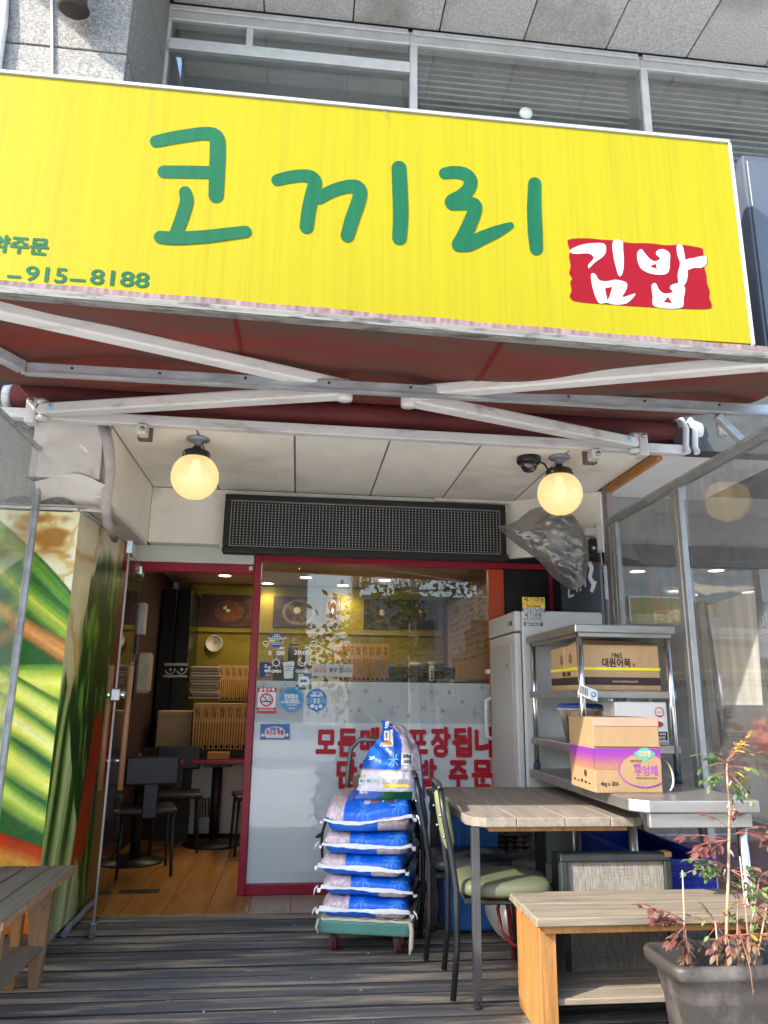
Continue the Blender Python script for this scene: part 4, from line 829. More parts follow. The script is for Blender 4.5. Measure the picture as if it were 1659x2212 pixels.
def globe(name, label, c, bx):
    t = thing(name, label, 'ceiling lamp', (bx[0], bx[1], CZ), group='globe lamps under the ceiling')
    b0 = Vector((bx[0], bx[1], CZ))
    MB().lathe([(0, 0), (.062, 0), (.065, -.012), (.045, -.02), (.022, -.032), (.018, -.05), (0, -.05)], b0, n=20).build('ceiling_base', gsteel, t)
    MB().tube([b0 + Vector((0, 0, -.045)), c + Vector((0, 0, .16))], .013, 10).build('stem', iron, t)
    MB().lathe([(0, .185), (.022, .18), (.03, .165), (.07, .15), (.078, .14), (.078, .105), (.074, .10), (0, .10)], c, n=24).build('collar', iron, t)
    for k in range(3):
        an = k * 2.1 + .3; MB().lathe([(0, 0), (.009, 0), (.009, .006), (0, .008)], c + Vector((.078 * math.cos(an), -.078 * math.sin(an), .122)), (math.cos(an), -math.sin(an), 0), 8).build('screw', gsteel, t)
    r = .133; prof = [(r * math.sin(a_), r * -math.cos(a_)) for a_ in [math.pi * k / 28 for k in range(0, 24)]]
    MB().lathe(prof, c, n=40).build('globe', globe_m, t)
    MB().lathe([(0, -.035), (.022, -.03), (.034, -.012), (.034, .012), (.022, .035), (.016, .09), (0, .09)], c + Vector((0, 0, .035)), n=20).build('bulb', EM('lit_bulb', (1.0, .72, .30), 1.1), t)
    MB().lathe([(0, -.004), (.012, -.003), (.0, .0)], c + Vector((0, 0, -r)), n=10).build('globe_nub', M('globe_nub', (.5, .4, .2), .4), t)
    return t
gl_ = PY(421, 1030, 4.15); gr_ = PY(1209.5, 1066, 4.17)
globe('globe_lamp', 'lit yellow globe lamp on the ceiling left of the black message board', gl_, (gl_.x + .003, gl_.y))
globe('globe_lamp', 'lit yellow globe lamp next to the dome camera on the ceiling', gr_, (gr_.x + .006, gr_.y))
cam_ = thing('dome_camera', 'black dome security camera on the ceiling beside the globe lamp', 'camera', (1.345, 4.2, CZ))
c = Vector((1.345, 4.2, CZ)); c = PZ(1142, 988, CZ)
MB().lathe([(0, 0), (.072, 0), (.074, -.03), (.066, -.042), (.055, -.044), (0, -.044)], c, n=24).build('housing', black, cam_)
MB().lathe([(.052, -.044), (.05, -.065), (.038, -.085), (.018, -.096), (0, -.098)], c, n=24).build('dome', M('smoked_dome', (.02, .02, .02), .08, coat=1), cam_)
MB().tube([c + Vector((.06, 0, -.02)), c + Vector((.10, .0, -.04)), c + Vector((.13, 0, -.10)), c + Vector((.15, -.01, -.17))], .006, 8).build('cable', black, cam_)

# ------------------------------------------------------------------ wall fan under a plastic bag
fan = thing('wall_fan', 'white wall fan on the splayed panel, wrapped for the winter', 'fan', (1.75, 4.85, 2.3))
fc = PY(1201, 1163, 4.78); fa = Vector((-.30, -.92, -.12)).normalized()
e1 = fa.cross(Vector((0, 0, 1))).normalized(); e2 = e1.cross(fa)
mb = MB(); Rf = .17
for rr, h in ((Rf, 0), (Rf * .97, .035), (Rf * .97, -.035), (.06, .06), (.15, .055)): mb.tube([fc + fa * h + (e1 * math.cos(2 * math.pi * k / 36) + e2 * math.sin(2 * math.pi * k / 36)) * rr for k in range(36)], .004, 5, True)
for k in range(60):
    q = e1 * math.cos(2 * math.pi * k / 60) + e2 * math.sin(2 * math.pi * k / 60)
    mb.tube([fc + fa * .06 + q * .06, fc + fa * .055 + q * .16, fc + fa * .03 + q * (Rf - .01), fc + q * Rf], .0017, 4, cap=False)
mb.build('guard', M('fan_guard', (.55, .55, .53), .4), fan)
MB().lathe([(0, .062), (.05, .06), (.06, .045), (0, .04)], fc, fa, 20).build('guard_badge', whitepl, fan)
for k in range(3):
    an = 2 * math.pi * k / 3
    def bl_(u, v, an=an): q = an + (v - .5) * 1.2; rr = .05 + .12 * u; return fc + (e1 * math.cos(q) + e2 * math.sin(q)) * rr + fa * (.02 * (v - .5) * 2)
    MB().grid(bl_, 6, 6).build('blade', M('smoky_blade', (.25, .25, .26), .3), fan)
MB().tube([fc - fa * .02, fc - fa * .16], .06, 16).build('motor', whitepl, fan, bevel=.01)
w0 = PY(1275, 1150, 4.88)
MB().box(w0.x - .05, w0.x + .05, 4.85, 4.90, w0.z - .03, w0.z + .03).build('wall_arm', whitepl, fan, bevel=.008)
MB().box(w0.x + .03, w0.x + .075, 4.83, 4.89, w0.z - .14, w0.z + .055).build('bracket', whitepl, fan, bevel=.008)
sb = MB().box(w0.x - .02, w0.x + .028, 4.84, 4.89, w0.z - .16, w0.z - .05).build('switch_box', black, fan, bevel=.006)
MB().lathe([(0, 0), (.012, 0), (.012, .015), (0, .018)], (w0.x - .002, 4.84, w0.z - .12), (0, -1, 0), 10).build('knob', whitepl, sb)
MB().tube([(w0.x + .05, 4.84, w0.z - .14), (w0.x + .055, 4.84, w0.z - .24)], .004, 6).build('pull_cord', whitepl, fan)
bag = thing('plastic_bag', 'crumpled grey plastic bag pulled over the wall fan', 'bag', (1.75, 4.7, 2.3))
out = [(175, 575), (270, 560), (350, 545), (420, 515), (470, 490), (530, 430), (620, 360), (700, 330), (780, 318), (900, 325), (1000, 340), (1100, 372), (1180, 420), (1250, 510), (1300, 600), (1350, 720), (1380, 850), (1392, 950), (1390, 1050), (1365, 1170), (1360, 1230), (1345, 1295), (1290, 1360), (1240, 1390), (1180, 1410), (1100, 1370), (1000, 1300), (900, 1220), (830, 1140), (780, 1060), (700, 985), (640, 950), (560, 890), (480, 840), (400, 770), (340, 720), (270, 660), (220, 610)]
cc = np.array((860., 800.))
def bagfn(side):
    def f(u, v):
        k = u * len(out); i = int(k) % len(out); t = k - int(k); p = np.array(out[i]) * (1 - t) + np.array(out[(i + 1) % len(out)]) * t
        q = cc + (p - cc) * (1 - v); x, y = c5(*q); w = PY(x, y, 4.62)
        nn = vnoise(np.array([q[0] / 90.]), np.array([q[1] / 60.]), 3)[0] - .5; n2 = abs(vnoise(np.array([q[0] / 150. + nn]), np.array([q[1] / 110. - q[0] / 300.]), 7)[0] - .5); n3 = abs(vnoise(np.array([q[0] / 48. + q[1] / 60.]), np.array([q[1] / 38. - q[0] / 90.]), 13)[0] - .5)
        bul = (1 - (1 - v) ** 2.2)
        return w + Vector((0, (-.09 if side > 0 else .16) * bul - side * (.015 * nn + .04 * n2 + .006 * n3) * min(1, 4 * v), 0)) + Vector((0, 0, .0))
    return f
bagm = GL('grey_bag_film', (.66, .65, .62), haze=.28, hazecol=(.36, .35, .33), base=.12, rough=.2)
MB().grid(bagfn(1), 114, 34, cu=True).build('front_film', bagm, bag)
MB().grid(bagfn(-1), 76, 12, cu=True).build('back_film', bagm, bag)

# ------------------------------------------------------------------ freezer, steel table, rack and boxes
fz = thing('upright_freezer', 'white upright freezer with repair stickers beside the shop window', 'freezer', (1.66, 4.95, 0))
fzm = M('freezer_white', (.52, .525, .51), .35, var=.03, scale=3)
FX, FY, FR, FB, FT = 1.40, 4.63, 1.935, 5.30, 1.80
MB().box(FX, FR, FY, FB, .05, FT).build('cabinet', fzm, fz, bevel=.012, seg=2)
dr = MB().box(FX - .045, FX - .004, FY + .015, FB - .01, .08, FT - .14).build('door', fzm, fz, bevel=.010, seg=2)
MB().box(FX - .052, FX - .0455, FY + .08, FB - .08, .16, FT - .20).build('door_inset', M('freezer_panel', (.44, .44, .42), .4, var=.03), dr, bevel=.005)
MB().box(FX - .003, FX - .0005, FY + .02, FB - .02, .08, FT - .14).build('door_seal', M('grey_seal', (.06, .06, .06), .6), dr)
hd = MB().tube([(FX - .047, FB - .045, .98), (FX - .085, FB - .045, 1.0), (FX - .09, FB - .045, 1.12), (FX - .085, FB - .045, 1.24), (FX - .047, FB - .045, 1.26)], .014, 10).build('door_handle', whitepl, dr)
cp = MB().box(FX - .047, FX - .001, FY + .01, FB - .005, FT - .13, FT - .002).build('control_panel', fzm, fz, bevel=.01, seg=2)
for y0 in (4.70, 4.76): MB().box(FX - .051, FX - .0475, y0, y0 + .03, FT - .09, FT - .06).build('switch', M('grey_switch', (.3, .3, .3), .4) if y0 > 4.75 else black, cp)
MB().box(FX - .07, FX - .053, 4.72, 4.80, 1.44, 1.475).build('key_lock', M('grey_switch', (.3, .3, .3), .4), dr)
MB().box(FX - .075, FX - .046, FB - .04, FB + .03, 1.42, 1.455).build('latch', whitepl, dr, bevel=.006)
yl = M('yellow_sticker', (.78, .58, .06), .4, var=.04); wl_ = M('pale_sticker', (.62, .64, .6), .4); nvb = M('navy_sticker', (.03, .05, .16), .4); gnb = M('dark_green_sticker', (.03, .06, .05), .4)
bi = M('black_ink', (.012, .012, .012), .5); ri = M('red_ink', (.58, .03, .03), .5); wi = M('white_ink', (.82, .82, .8), .5); oi_ = M('orange_ink', (.7, .16, .03), .5)
def FS(x, y): return PY(x, y, FY)
def plate(nm, x0, y0, x1, y1, m, d, par):
    p, q = FS(x0, y0), FS(x1, y1); return MB().box(p.x, q.x, FY - .001 - d, FY - d, q.z, p.z).build(nm, m, par)
z3 = lambda x, y: ((1900 + .6775 * x) / 1.8228, (2250 + .6775 * y) / 1.8228)
def ft(s, x, y, h, w, m, par):
    p = FS(*z3(x, y)); k = .6775 / 1.8228 * (FS(1150, 1300).x - FS(1100, 1300).x) / 50
    text('sticker_lettering', s, h * k / .73, m, par, (p.x, FY - .0035, p.z), width=w * k, bold=.0004)
plate('repair_sticker', *z3(230, 148), *z3(364, 238), yl, 0, fz); plate('sticker_band', *z3(235, 210), *z3(364, 237), nvb, .0012, fz)
ft('세기냉동', 298, 176, 26, 122, bi, fz); ft('010-3715-9191', 298, 197, 17, 124, oi_, fz); ft('(031) 923-0345', 298, 208, 9, 84, bi, fz); ft('냉장 냉동 냉장고 제빙기 가게', 298, 222, 9, 120, wi, fz); ft('출장수리 및 제작 고속처리', 298, 234, 9, 112, wi, fz)
plate('repair_sticker', *z3(236, 240), *z3(350, 319), wl_, 0, fz); plate('sticker_band', *z3(238, 290), *z3(350, 318), gnb, .0012, fz)
ft('세기냉동', 293, 266, 22, 105, bi, fz); ft('010-3715-9191', 293, 284, 14, 106, bi, fz); ft('업소용 냉동 냉장고 제빙기', 293, 302, 9, 98, wi, fz); ft('출장수리 / 전국 설치', 293, 314, 8, 84, wi, fz)

st = thing('steel_worktable', 'stainless steel worktable that carries the rack and the burdock box', 'table', (1.66, 3.8, 0))
TZ = .850
MB().prism([(1.40, 3.20, TZ - .05), (1.46, 3.13, TZ - .05), (1.945, 3.13, TZ - .05), (1.945, 4.58, TZ - .05), (1.40, 4.58, TZ - .05)], (0, 0, .05)).build('tabletop', steel, st, bevel=.006, seg=2)
MB().box(1.47, 1.92, 3.155, 3.185, TZ - .11, TZ - .052).build('front_rail', steel, st, bevel=.003)
MB().box(1.905, 1.93, 3.19, 4.52, TZ - .11, TZ - .052).build('side_rail', steel, st, bevel=.003)
for xx, yy in ((1.615, 3.66), (1.895, 3.20), (1.615, 4.45), (1.895, 4.50)):
    MB().tube([(xx, yy, .03), (xx, yy, TZ - .052)], .021, 14).build('leg', chrome if yy < 3.4 else steel, st)
MB().box(1.60, 1.92, 3.18, 4.5, .36, .385).build('lower_shelf', steel, st, bevel=.004)

rk = thing('steel_rack', 'three tier stainless steel rack standing on the worktable', 'rack', (1.68, 4.15, TZ))
X0, X1, Y0, Y1 = 1.412, 1.955, 3.74, 4.60
ZR = 1.632
for xx in (X0 + .03, X1 - .035):
    for yy in (Y0 + .03, Y1 - .04):
        lg = MB().tube([(xx, yy, TZ + .035), (xx, yy, ZR - .042)], .0165, 14).build('leg', chrome, rk)
        MB().lathe([(0, 0), (.021, 0), (.021, .03), (.017, .036), (0, .036)], (xx, yy, TZ), n=14).build('foot', M('blue_grey_foot', (.035, .05, .075), .6), lg)
MB().box(X0, X1, Y0, Y1, ZR - .042, ZR).build('top_shelf', steel, rk, bevel=.004)
MB().box(X0 + .02, X1 - .02, Y0 + .012, Y1 - .012, ZR - .062, ZR - .043).build('under_frame', steel, rk)
for zz in (1.30, 1.03): MB().box(X0 + .005, X1 - .01, Y0 + .02, Y1 - .02, zz - .04, zz).build('shelf', steel, rk, bevel=.004)

def carton(name, label, cat, x0, x1, y0, y1, z0, z1, rz, m=cardboard, group=None):
    t = thing(name, label, cat, ((x0 + x1) / 2, y0, z0), rz=rz, group=group); w = (x1 - x0) / 2
    MB().box(-w, w, 0, y1 - y0, 0, z1 - z0).build('body', m, t, world=False, bevel=.004, seg=2); return t, w, y1 - y0, z1 - z0
def on_front(t, p, d=.0015):    # local (x, z) on the front face -> world
    return MW[t.name] @ Vector((p[0], -d, p[1]))
def on_left(t, w, p, d=.0015): return MW[t.name] @ Vector((-w - d, p[0], p[1]))
def ctext(t, s, x, z, h, w, m, bold=.001, left=None, depth=.0015):
    Rm = MW[t.name].to_3x3()
    if left is None: text('carton_lettering', s, h / .73, m, t, on_front(t, (x, z), depth), xdir=Rm @ Vector((1, 0, 0)), bold=bold, width=w)
    else: text('carton_lettering', s, h / .73, m, t, on_left(t, left, (x, z)), xdir=Rm @ Vector((0, -1, 0)), bold=bold, width=w)
fb, w, dd, h = carton('fishcake_box', 'brown cardboard fishcake box with a yellow strap on the upper rack shelf', 'box', 1.452, 1.892, 3.83, 4.30, 1.30, 1.535, R(-2))
brn = M('dark_brown_print', (.028, .02, .016), .6); ylw = M('yellow_strap', (.80, .74, .03), .4)
MB().box(-w - .0012, w + .0012, -.0012, dd, .028, .068).build('printed_band', brn, fb, world=False)
MB().box(-w - .003, w + .003, -.003, dd + .003, .104, .118).build('strap', ylw, fb, world=False)
MB().hexa([(-w + .002, .01, h), (w - .002, .01, h), (w - .01, .2, h), (-w + .01, .2, h), (-w + .03, .05, h + .03), (w - .01, .05, h + .02), (w - .02, .21, h + .006), (-w + .03, .21, h + .006)]).build('flap', cardboard, fb, world=False)
ctext(fb, '1965', -.01, .168, .026, .055, bi, .0011); ctext(fb, '대원어묵', -.012, .124, .036, .155, bi, .0016); ctext(fb, 'www.dwfood.co.kr', .03, .042, .013, .14, M('band_print', (.42, .33, .24), .6), .0004, depth=.003)
MB().box(.075, .09, -.002, -.0012, .122, .14).build('seal_mark', M('seal_print', (.2, .13, .08), .6), fb, world=False)
for yy in (.11, .26):
    p = Vector((-w - .0015, yy, .165)); MB().lathe([(.010, 0), (.026, 0), (.026, .0008), (.010, .0008)], p, (-1, 0, 0), 16).build('round_mark', M('seal_print', (.2, .13, .08), .6), fb, world=False)
for yy in (.12, .2): MB().box(-w - .002, -w - .0012, yy, yy + .06, .075, .098).build('handling_mark', brn, fb, world=False)
MB().box(-w - .0025, -w - .0013, .19, .23, .12, h).build('packing_tape', M('yellowed_tape', (.55, .40, .16), .3), fb, world=False)

bx, w, dd, h = carton('burdock_box', 'brown and purple burdock carton with torn top flap on the worktable', 'box', 1.335, 1.645, 3.38, 3.71, TZ, TZ + .325, R(-1.5))
tan = M('tan_kraft', (.285, .185, .095), .75, var=.05, scale=3, stretch=(9, 1, 1), bump=.15, bscale=26, mix=((.235, .15, .078), 3, (1, 1, 1), .55, .75))  # tan kraft with faintly darker patches
for ch in bx.children:
    ch.data.materials.clear(); ch.data.materials.append(tan)
pur = lambda u, v: mixc((.62, .44, .46), (.62, .24, .74), sst(.0, .75, v + .06 * (fbm(u * 9, v * 9, 3) - .5)) ** 1.2) 
def face(u, v): return pur(u, v)
def loc(t, p): return MW[t.name] @ Vector(p)
printed('purple_band', [loc(bx, (-w, -.0012, .10)), loc(bx, (w, -.0012, .10)), loc(bx, (w, -.0012, .19)), loc(bx, (-w, -.0012, .19))], 30, 20, lambda u, v: mixc((.60, .42, .33), (.48, .18, .56), sst(.0, .9, v)), INK, bx)
printed('purple_band', [loc(bx, (-w - .0012, dd, .10)), loc(bx, (-w - .0012, 0, .10)), loc(bx, (-w - .0012, 0, .19)), loc(bx, (-w - .0012, dd, .19))], 20, 20, lambda u, v: mixc((.60, .42, .33), (.48, .18, .56), sst(.0, .9, v)), INK, bx)
prm = M('purple_print', (.23, .042, .265), .6); tl_ = M('teal_print', (.06, .27, .23), .6)
ell = [(w - .085 + .115 * math.cos(2 * math.pi * k / 48), .098 + .072 * math.sin(2 * math.pi * k / 48)) for k in range(48)]
el_in = [(x, z) for x, z in ell if x <= w]
mb = MB(); q = [(x, -.0022, z) for x, z in el_in]
# order along the arc, clipped at the right-hand edge
q = sorted(q, key=lambda p: math.atan2(p[2] - .098, p[0] - (w - .085)) % (2 * math.pi))
MB().prism(q, (0, .0006, 0)).build('label_field', tan, bx, world=False)
arc = [p for p in q]
mb = MB()
for i in range(len(arc) - 1):
    a_, b_ = Vector(arc[i]), Vector(arc[i + 1])
    if (b_ - a_).length < .03: mb.bar(a_ + Vector((0, -.0006, 0)), b_ + Vector((0, -.0006, 0)), .0006, .005)
mb.build('label_ring', prm, bx, world=False)
dm = (w - .075, .168)
MB().prism([(dm[0] - .052, -.0032, dm[1]), (dm[0], -.0032, dm[1] - .034), (dm[0] + .052, -.0032, dm[1]), (dm[0], -.0032, dm[1] + .034)], (0, .0006, 0)).build('teal_diamond', tl_, bx, world=False)
tanink = M('tan_ink', (.5, .34, .18), .6)
ctext(bx, '김밥용', dm[0], dm[1] - .009, .019, .058, tanink, .0008, depth=.0045)
ctext(bx, '새로운 방식으로…', w - .115, .132, .009, .06, brn, .0002, depth=.0035); ctext(bx, '포테버', w - .115, .112, .012, .035, prm, .0004, depth=.0035)
ctext(bx, '우엉채', w - .075, .078, .034, .108, prm, .0012, depth=.0035); ctext(bx, '우리땅의 흙과 바람을 담은 맛있는 우엉채', w - .075, .060, .007, .095, brn, .0001, depth=.0035)
ctext(bx, '4kg x 2EA', -w + .065, .032, .017, .084, bi, .0005)
MB().box(-w + .004, w - .002, -.0022, -.0012, h - .037, h - .001).build('packing_tape', M('pinkish_tape', (.32, .225, .17), .3, var=.06), bx, world=False)
MB().hexa([(-w, -.004, .196), (w, -.004, .196), (w, -.001, .199), (-w, -.001, .199), (-w, -.009, .200), (w, -.007, .200), (w, -.001, .203), (-w, -.001, .203)]).build('flap_edge', tan, bx, world=False)
for k in range(5): MB().box(-w - .0018, -w - .001, .06 + .05 * k, .085 + .05 * k, .03, .036 + .004 * (k % 3)).build('small_print', brn, bx, world=False)
MB().lathe([(0, 0), (.016, 0), (.016, .0008), (0, .0008)], (-w - .001, .12, .075), (-1, 0, 0), 14).build('recycling_mark', brn, bx, world=False)
MB().grid(lambda u, v: Vector((w + .002 + .055 * math.sin(u * 2.6) + .012 * u, .02 + .02 * v, .16 - .15 * u + .01 * math.sin(u * 6))), 14, 2).build('loose_strap', M('white_strap', (.55, .53, .55), .4), bx, world=False)

wb, w, dd, h = carton('sausage_box', 'white frozen sausage carton on the lowest rack shelf behind the burdock carton', 'box', 1.62, 1.90, 3.79, 4.1, 1.03, 1.245, R(1), whitepl)
hr = M('haccp_red', (.58, .10, .10), .5)
MB().lathe([(.021, 0), (.026, 0), (.026, .0008), (.021, .0008)], (.098, -.001, .165), (0, -1, 0), 20).build('quality_mark', hr, wb, world=False); MB().box(.082, .114, -.0018, -.001, .142, .148).build('quality_bar', hr, wb, world=False); ctext(wb, 'HACCP', .098, .160, .008, .03, hr, .0002)
for k in range(2): MB().grid(lambda u, v, k=k: Vector((.06 + .03 * k + .05 * (u - .5), -.002 - .004 * math.sin(math.pi * u) * math.sin(math.pi * v), .09 + .014 * k + .03 * (v - .5) * math.sqrt(max(.02, 1 - (2 * u - 1) ** 2)))), 10, 5).build('sausage_print', M('sausage_red', (.42, .05, .04), .5), wb, world=False)
MB().box(.03, .132, -.0018, -.001, .025, .068).build('black_plate', bi, wb, world=False); ctext(wb, '-18℃ 이하', .08, .05, .011, .085, wi, .0004, depth=.003); ctext(wb, '냉동보관', .082, .031, .013, .075, wi, .0004, depth=.003)
MB().box(-.13, .1395, -.0016, -.0009, .003, .02).build('lilac_band', M('lilac_print', (.36, .3, .36), .5), wb, world=False)

tb = thing('plastic_tub', 'stained round plastic tub with a blue lid on the lowest rack shelf', 'tub', (1.545, 4.05, 1.03))
MB().lathe([(0, .004), (.085, .004), (.09, .0), (.125, .165), (.135, .168), (.135, .178), (.122, .178), (.085, .012), (0, .012)], (1.545, 4.05, 1.03), n=28).build('body', M('stained_white_tub', (.45, .40, .32), .5, scale=7, stretch=(1, 1, .4), col2=(.09, .065, .045), lo=.45, hi=.6), tb)
MB().lathe([(0, .2), (.12, .195), (.14, .186), (.142, .176), (.134, .179)], (1.55, 4.06, 1.035), n=28).build('lid', M('blue_lid', (.02, .07, .32), .4), tb)
tagm = thing('paper_tag', 'crooked white barcode label taped round the front leg of the rack', 'label', (1.45, 3.74, 1.29))
pc = Vector((1.442, 3.75, 1.30))
MB().hexa([pc + Vector(p) for p in [(-.035, -.01, -.02), (.02, -.022, -.045), (.02, -.021, -.045), (-.035, -.009, -.02), (-.022, -.01, .03), (.022, -.022, .012), (.022, -.021, .012), (-.022, -.009, .03)]]).build('barcode_half', whitepl, tagm)
MB().hexa([pc + Vector(p) for p in [(.02, -.022, -.045), (.06, -.03, -.058), (.06, -.029, -.058), (.02, -.021, -.045), (.022, -.022, .012), (.062, -.03, -.002), (.062, -.029, -.002), (.022, -.021, .012)]]).build('logo_half', M('pale_blue_label', (.55, .62, .68), .5), tagm)
for k in range(8): MB().bar(pc + Vector((-.027 + .0055 * k, -.0135 - .0013 * k, -.012 - .0028 * k)), pc + Vector((-.02 + .0052 * k, -.0135 - .0013 * k, .022 - .002 * k)), .0005, .0016 + .0015 * (k % 2), (1, 0, 0)).build('barcode_line', bi, tagm)
MB().lathe([(.008, 0), (.013, 0), (.013, .0006), (.008, .0006)], pc + Vector((.041, -.028, -.022)), (-.2, -1, 0), 14).build('logo_ring', M('logo_blue', (.1, .25, .42), .5), tagm)
# ------------------------------------------------------------------ plank table, benches, chairs
tbl = thing('plank_table', 'weathered plank table with clipped corners and dark steel legs', 'table', (1.17, 3.42, 0))
tx = [.765, .98, 1.20, 1.41, 1.585]; yf, yb, TT = 3.415, 4.58, .745
topm = M('grey_table_board', (.145, .122, .10), .62, scale=4, stretch=(9, .7, 9), col2=(.265, .232, .19), lo=.3, hi=.72, bump=.2, bscale=30, mix=((.10, .085, .07), 2, (5, .5, 5), .6, .8))
for i in range(4):
    a, b = tx[i] + .0008, tx[i + 1] - .0008
    pl_ = [(a, yf), (b, yf), (b, yb), (a, yb)]
    if i == 0: pl_ = [(a + .075, yf), (b, yf), (b, yb), (a, yb), (a, yf + .085), (a + .022, yf + .028)]
    if i == 3: pl_ = [(a, yf), (b - .07, yf), (b - .02, yf + .025), (b, yf + .08), (b, yb), (a, yb)]
    MB().prism([(p, q, TT - .04) for p, q in pl_], (0, 0, .04 - .0007 * (i % 2))).build('table_board', topm, tbl, bevel=.004)
MB().box(.86, 1.50, 3.45, 3.49, TT - .062, TT - .041).build('batten', wood_lt, tbl, bevel=.003)
MB().box(.86, 1.50, 4.48, 4.52, TT - .062, TT - .041).build('batten', wood_lt, tbl, bevel=.003)
legm = M('grey_steel_leg', (.07, .072, .075), .42, .5, var=.2, scale=7, mix=((.2, .19, .18), 6, (1, 1, .4), .6, .8))
for xx, yy in ((.797, 3.44), (.80, 4.5), (1.44, 4.5)):
    lg = MB().box(xx - .017, xx + .017, yy - .017, yy + .017, .03, TT - .0415).build('leg', legm, tbl, bevel=.002)
    MB().lathe([(0, 0), (.016, 0), (.016, .012), (.006, .014), (.006, .03), (0, .03)], (xx, yy, 0), n=12).build('foot', rubber, lg)
MB().box(1.235, 1.275, 3.95, 3.99, .0, TT - .0415).build('centre_post', black, tbl)
MB().box(.815, 1.425, 4.49, 4.51, TT - .075, TT - .063).build('cross_tube', legm, tbl)

bn = thing('plank_bench', 'sunlit plank bench with golden slab leg beside the flower pot', 'bench', (1.45, 3.2, 0))
BT = .432; yy = [3.075, 3.18, 3.285, 3.385, 3.485]
for i in range(4):
    MB().box(.948 + .004 * (i % 2), 1.99, yy[i] + .001, yy[i + 1] - .001, BT - .032, BT - .0008 * (i % 2)).build('seat_plank', wood_dk, bn, bevel=.004)
MB().box(.985, 1.96, 3.10, 3.125, BT - .062, BT - .033).build('front_apron', wood_lt, bn, bevel=.002)
MB().box(.985, 1.96, 3.45, 3.475, BT - .062, BT - .033).build('back_apron', wood_lt, bn, bevel=.002)
for xx in (.975, 1.90):
    MB().box(xx, xx + .066, 3.13, 3.45, 0, BT - .064 + .03).build('slab_leg', wood_lt, bn, bevel=.003)
for i in range(3): MB().box(1.043, 1.899, 3.15 + .10 * i, 3.245 + .10 * i, .105, .127).build('shelf_plank', wood_dk, bn, bevel=.003)

b2 = thing('plank_bench', 'dark plank bench with a low shelf in front of the food mural', 'bench', (-1.3, 3.6, 0))
wood_g = M('dull_brown_plank', (.10, .083, .066), .7, scale=4, stretch=(9, .7, 9), col2=(.20, .168, .135), lo=.3, hi=.72, bump=.25, bscale=30)  # greyish brown planks, a little darker than the other bench
BT2 = .445
for i in range(5):
    x1 = -1.035 - .115 * i
    MB().box(x1 - .109, x1, 3.12, 4.07, BT2 - .03, BT2 - .001 * (i % 2)).build('seat_plank', wood_g, b2, bevel=.004)
MB().box(-1.034, -1.030, 3.12, 4.07, BT2 - .03, BT2 - .004).build('plank_edge', wood_edge, b2)
legw = M('stained_leg_board', (.30, .17, .085), .6, scale=4, stretch=(6, 6, .7), col2=(.17, .09, .045), lo=.3, hi=.7, mix=((.05, .04, .03), 4, (2, 2, 1), .55, .7))
for y0 in (3.80, 3.20):
    MB().hexa([(-1.115, y0, 0), (-1.075, y0, 0), (-1.075, y0 + .045, 0), (-1.115, y0 + .045, 0), (-1.165, y0, BT2 - .031), (-1.055, y0, BT2 - .031), (-1.055, y0 + .045, BT2 - .031), (-1.165, y0 + .045, BT2 - .031)]).build('leg_board', legw, b2, bevel=.003)
    MB().box(-1.215, -1.175, y0, y0 + .04, .0, BT2 - .031).build('leg_post', wood_lt, b2, bevel=.003)
    MB().box(-1.56, -1.51, y0, y0 + .045, .0, BT2 - .031).build('leg_post', legw, b2, bevel=.003)
for i in range(2): MB().box(-1.075 - .21 * (i + 1) + .004, -1.075 - .21 * i, 3.14, 3.99, .15, .17).build('shelf_board', wood_g, b2, bevel=.003)

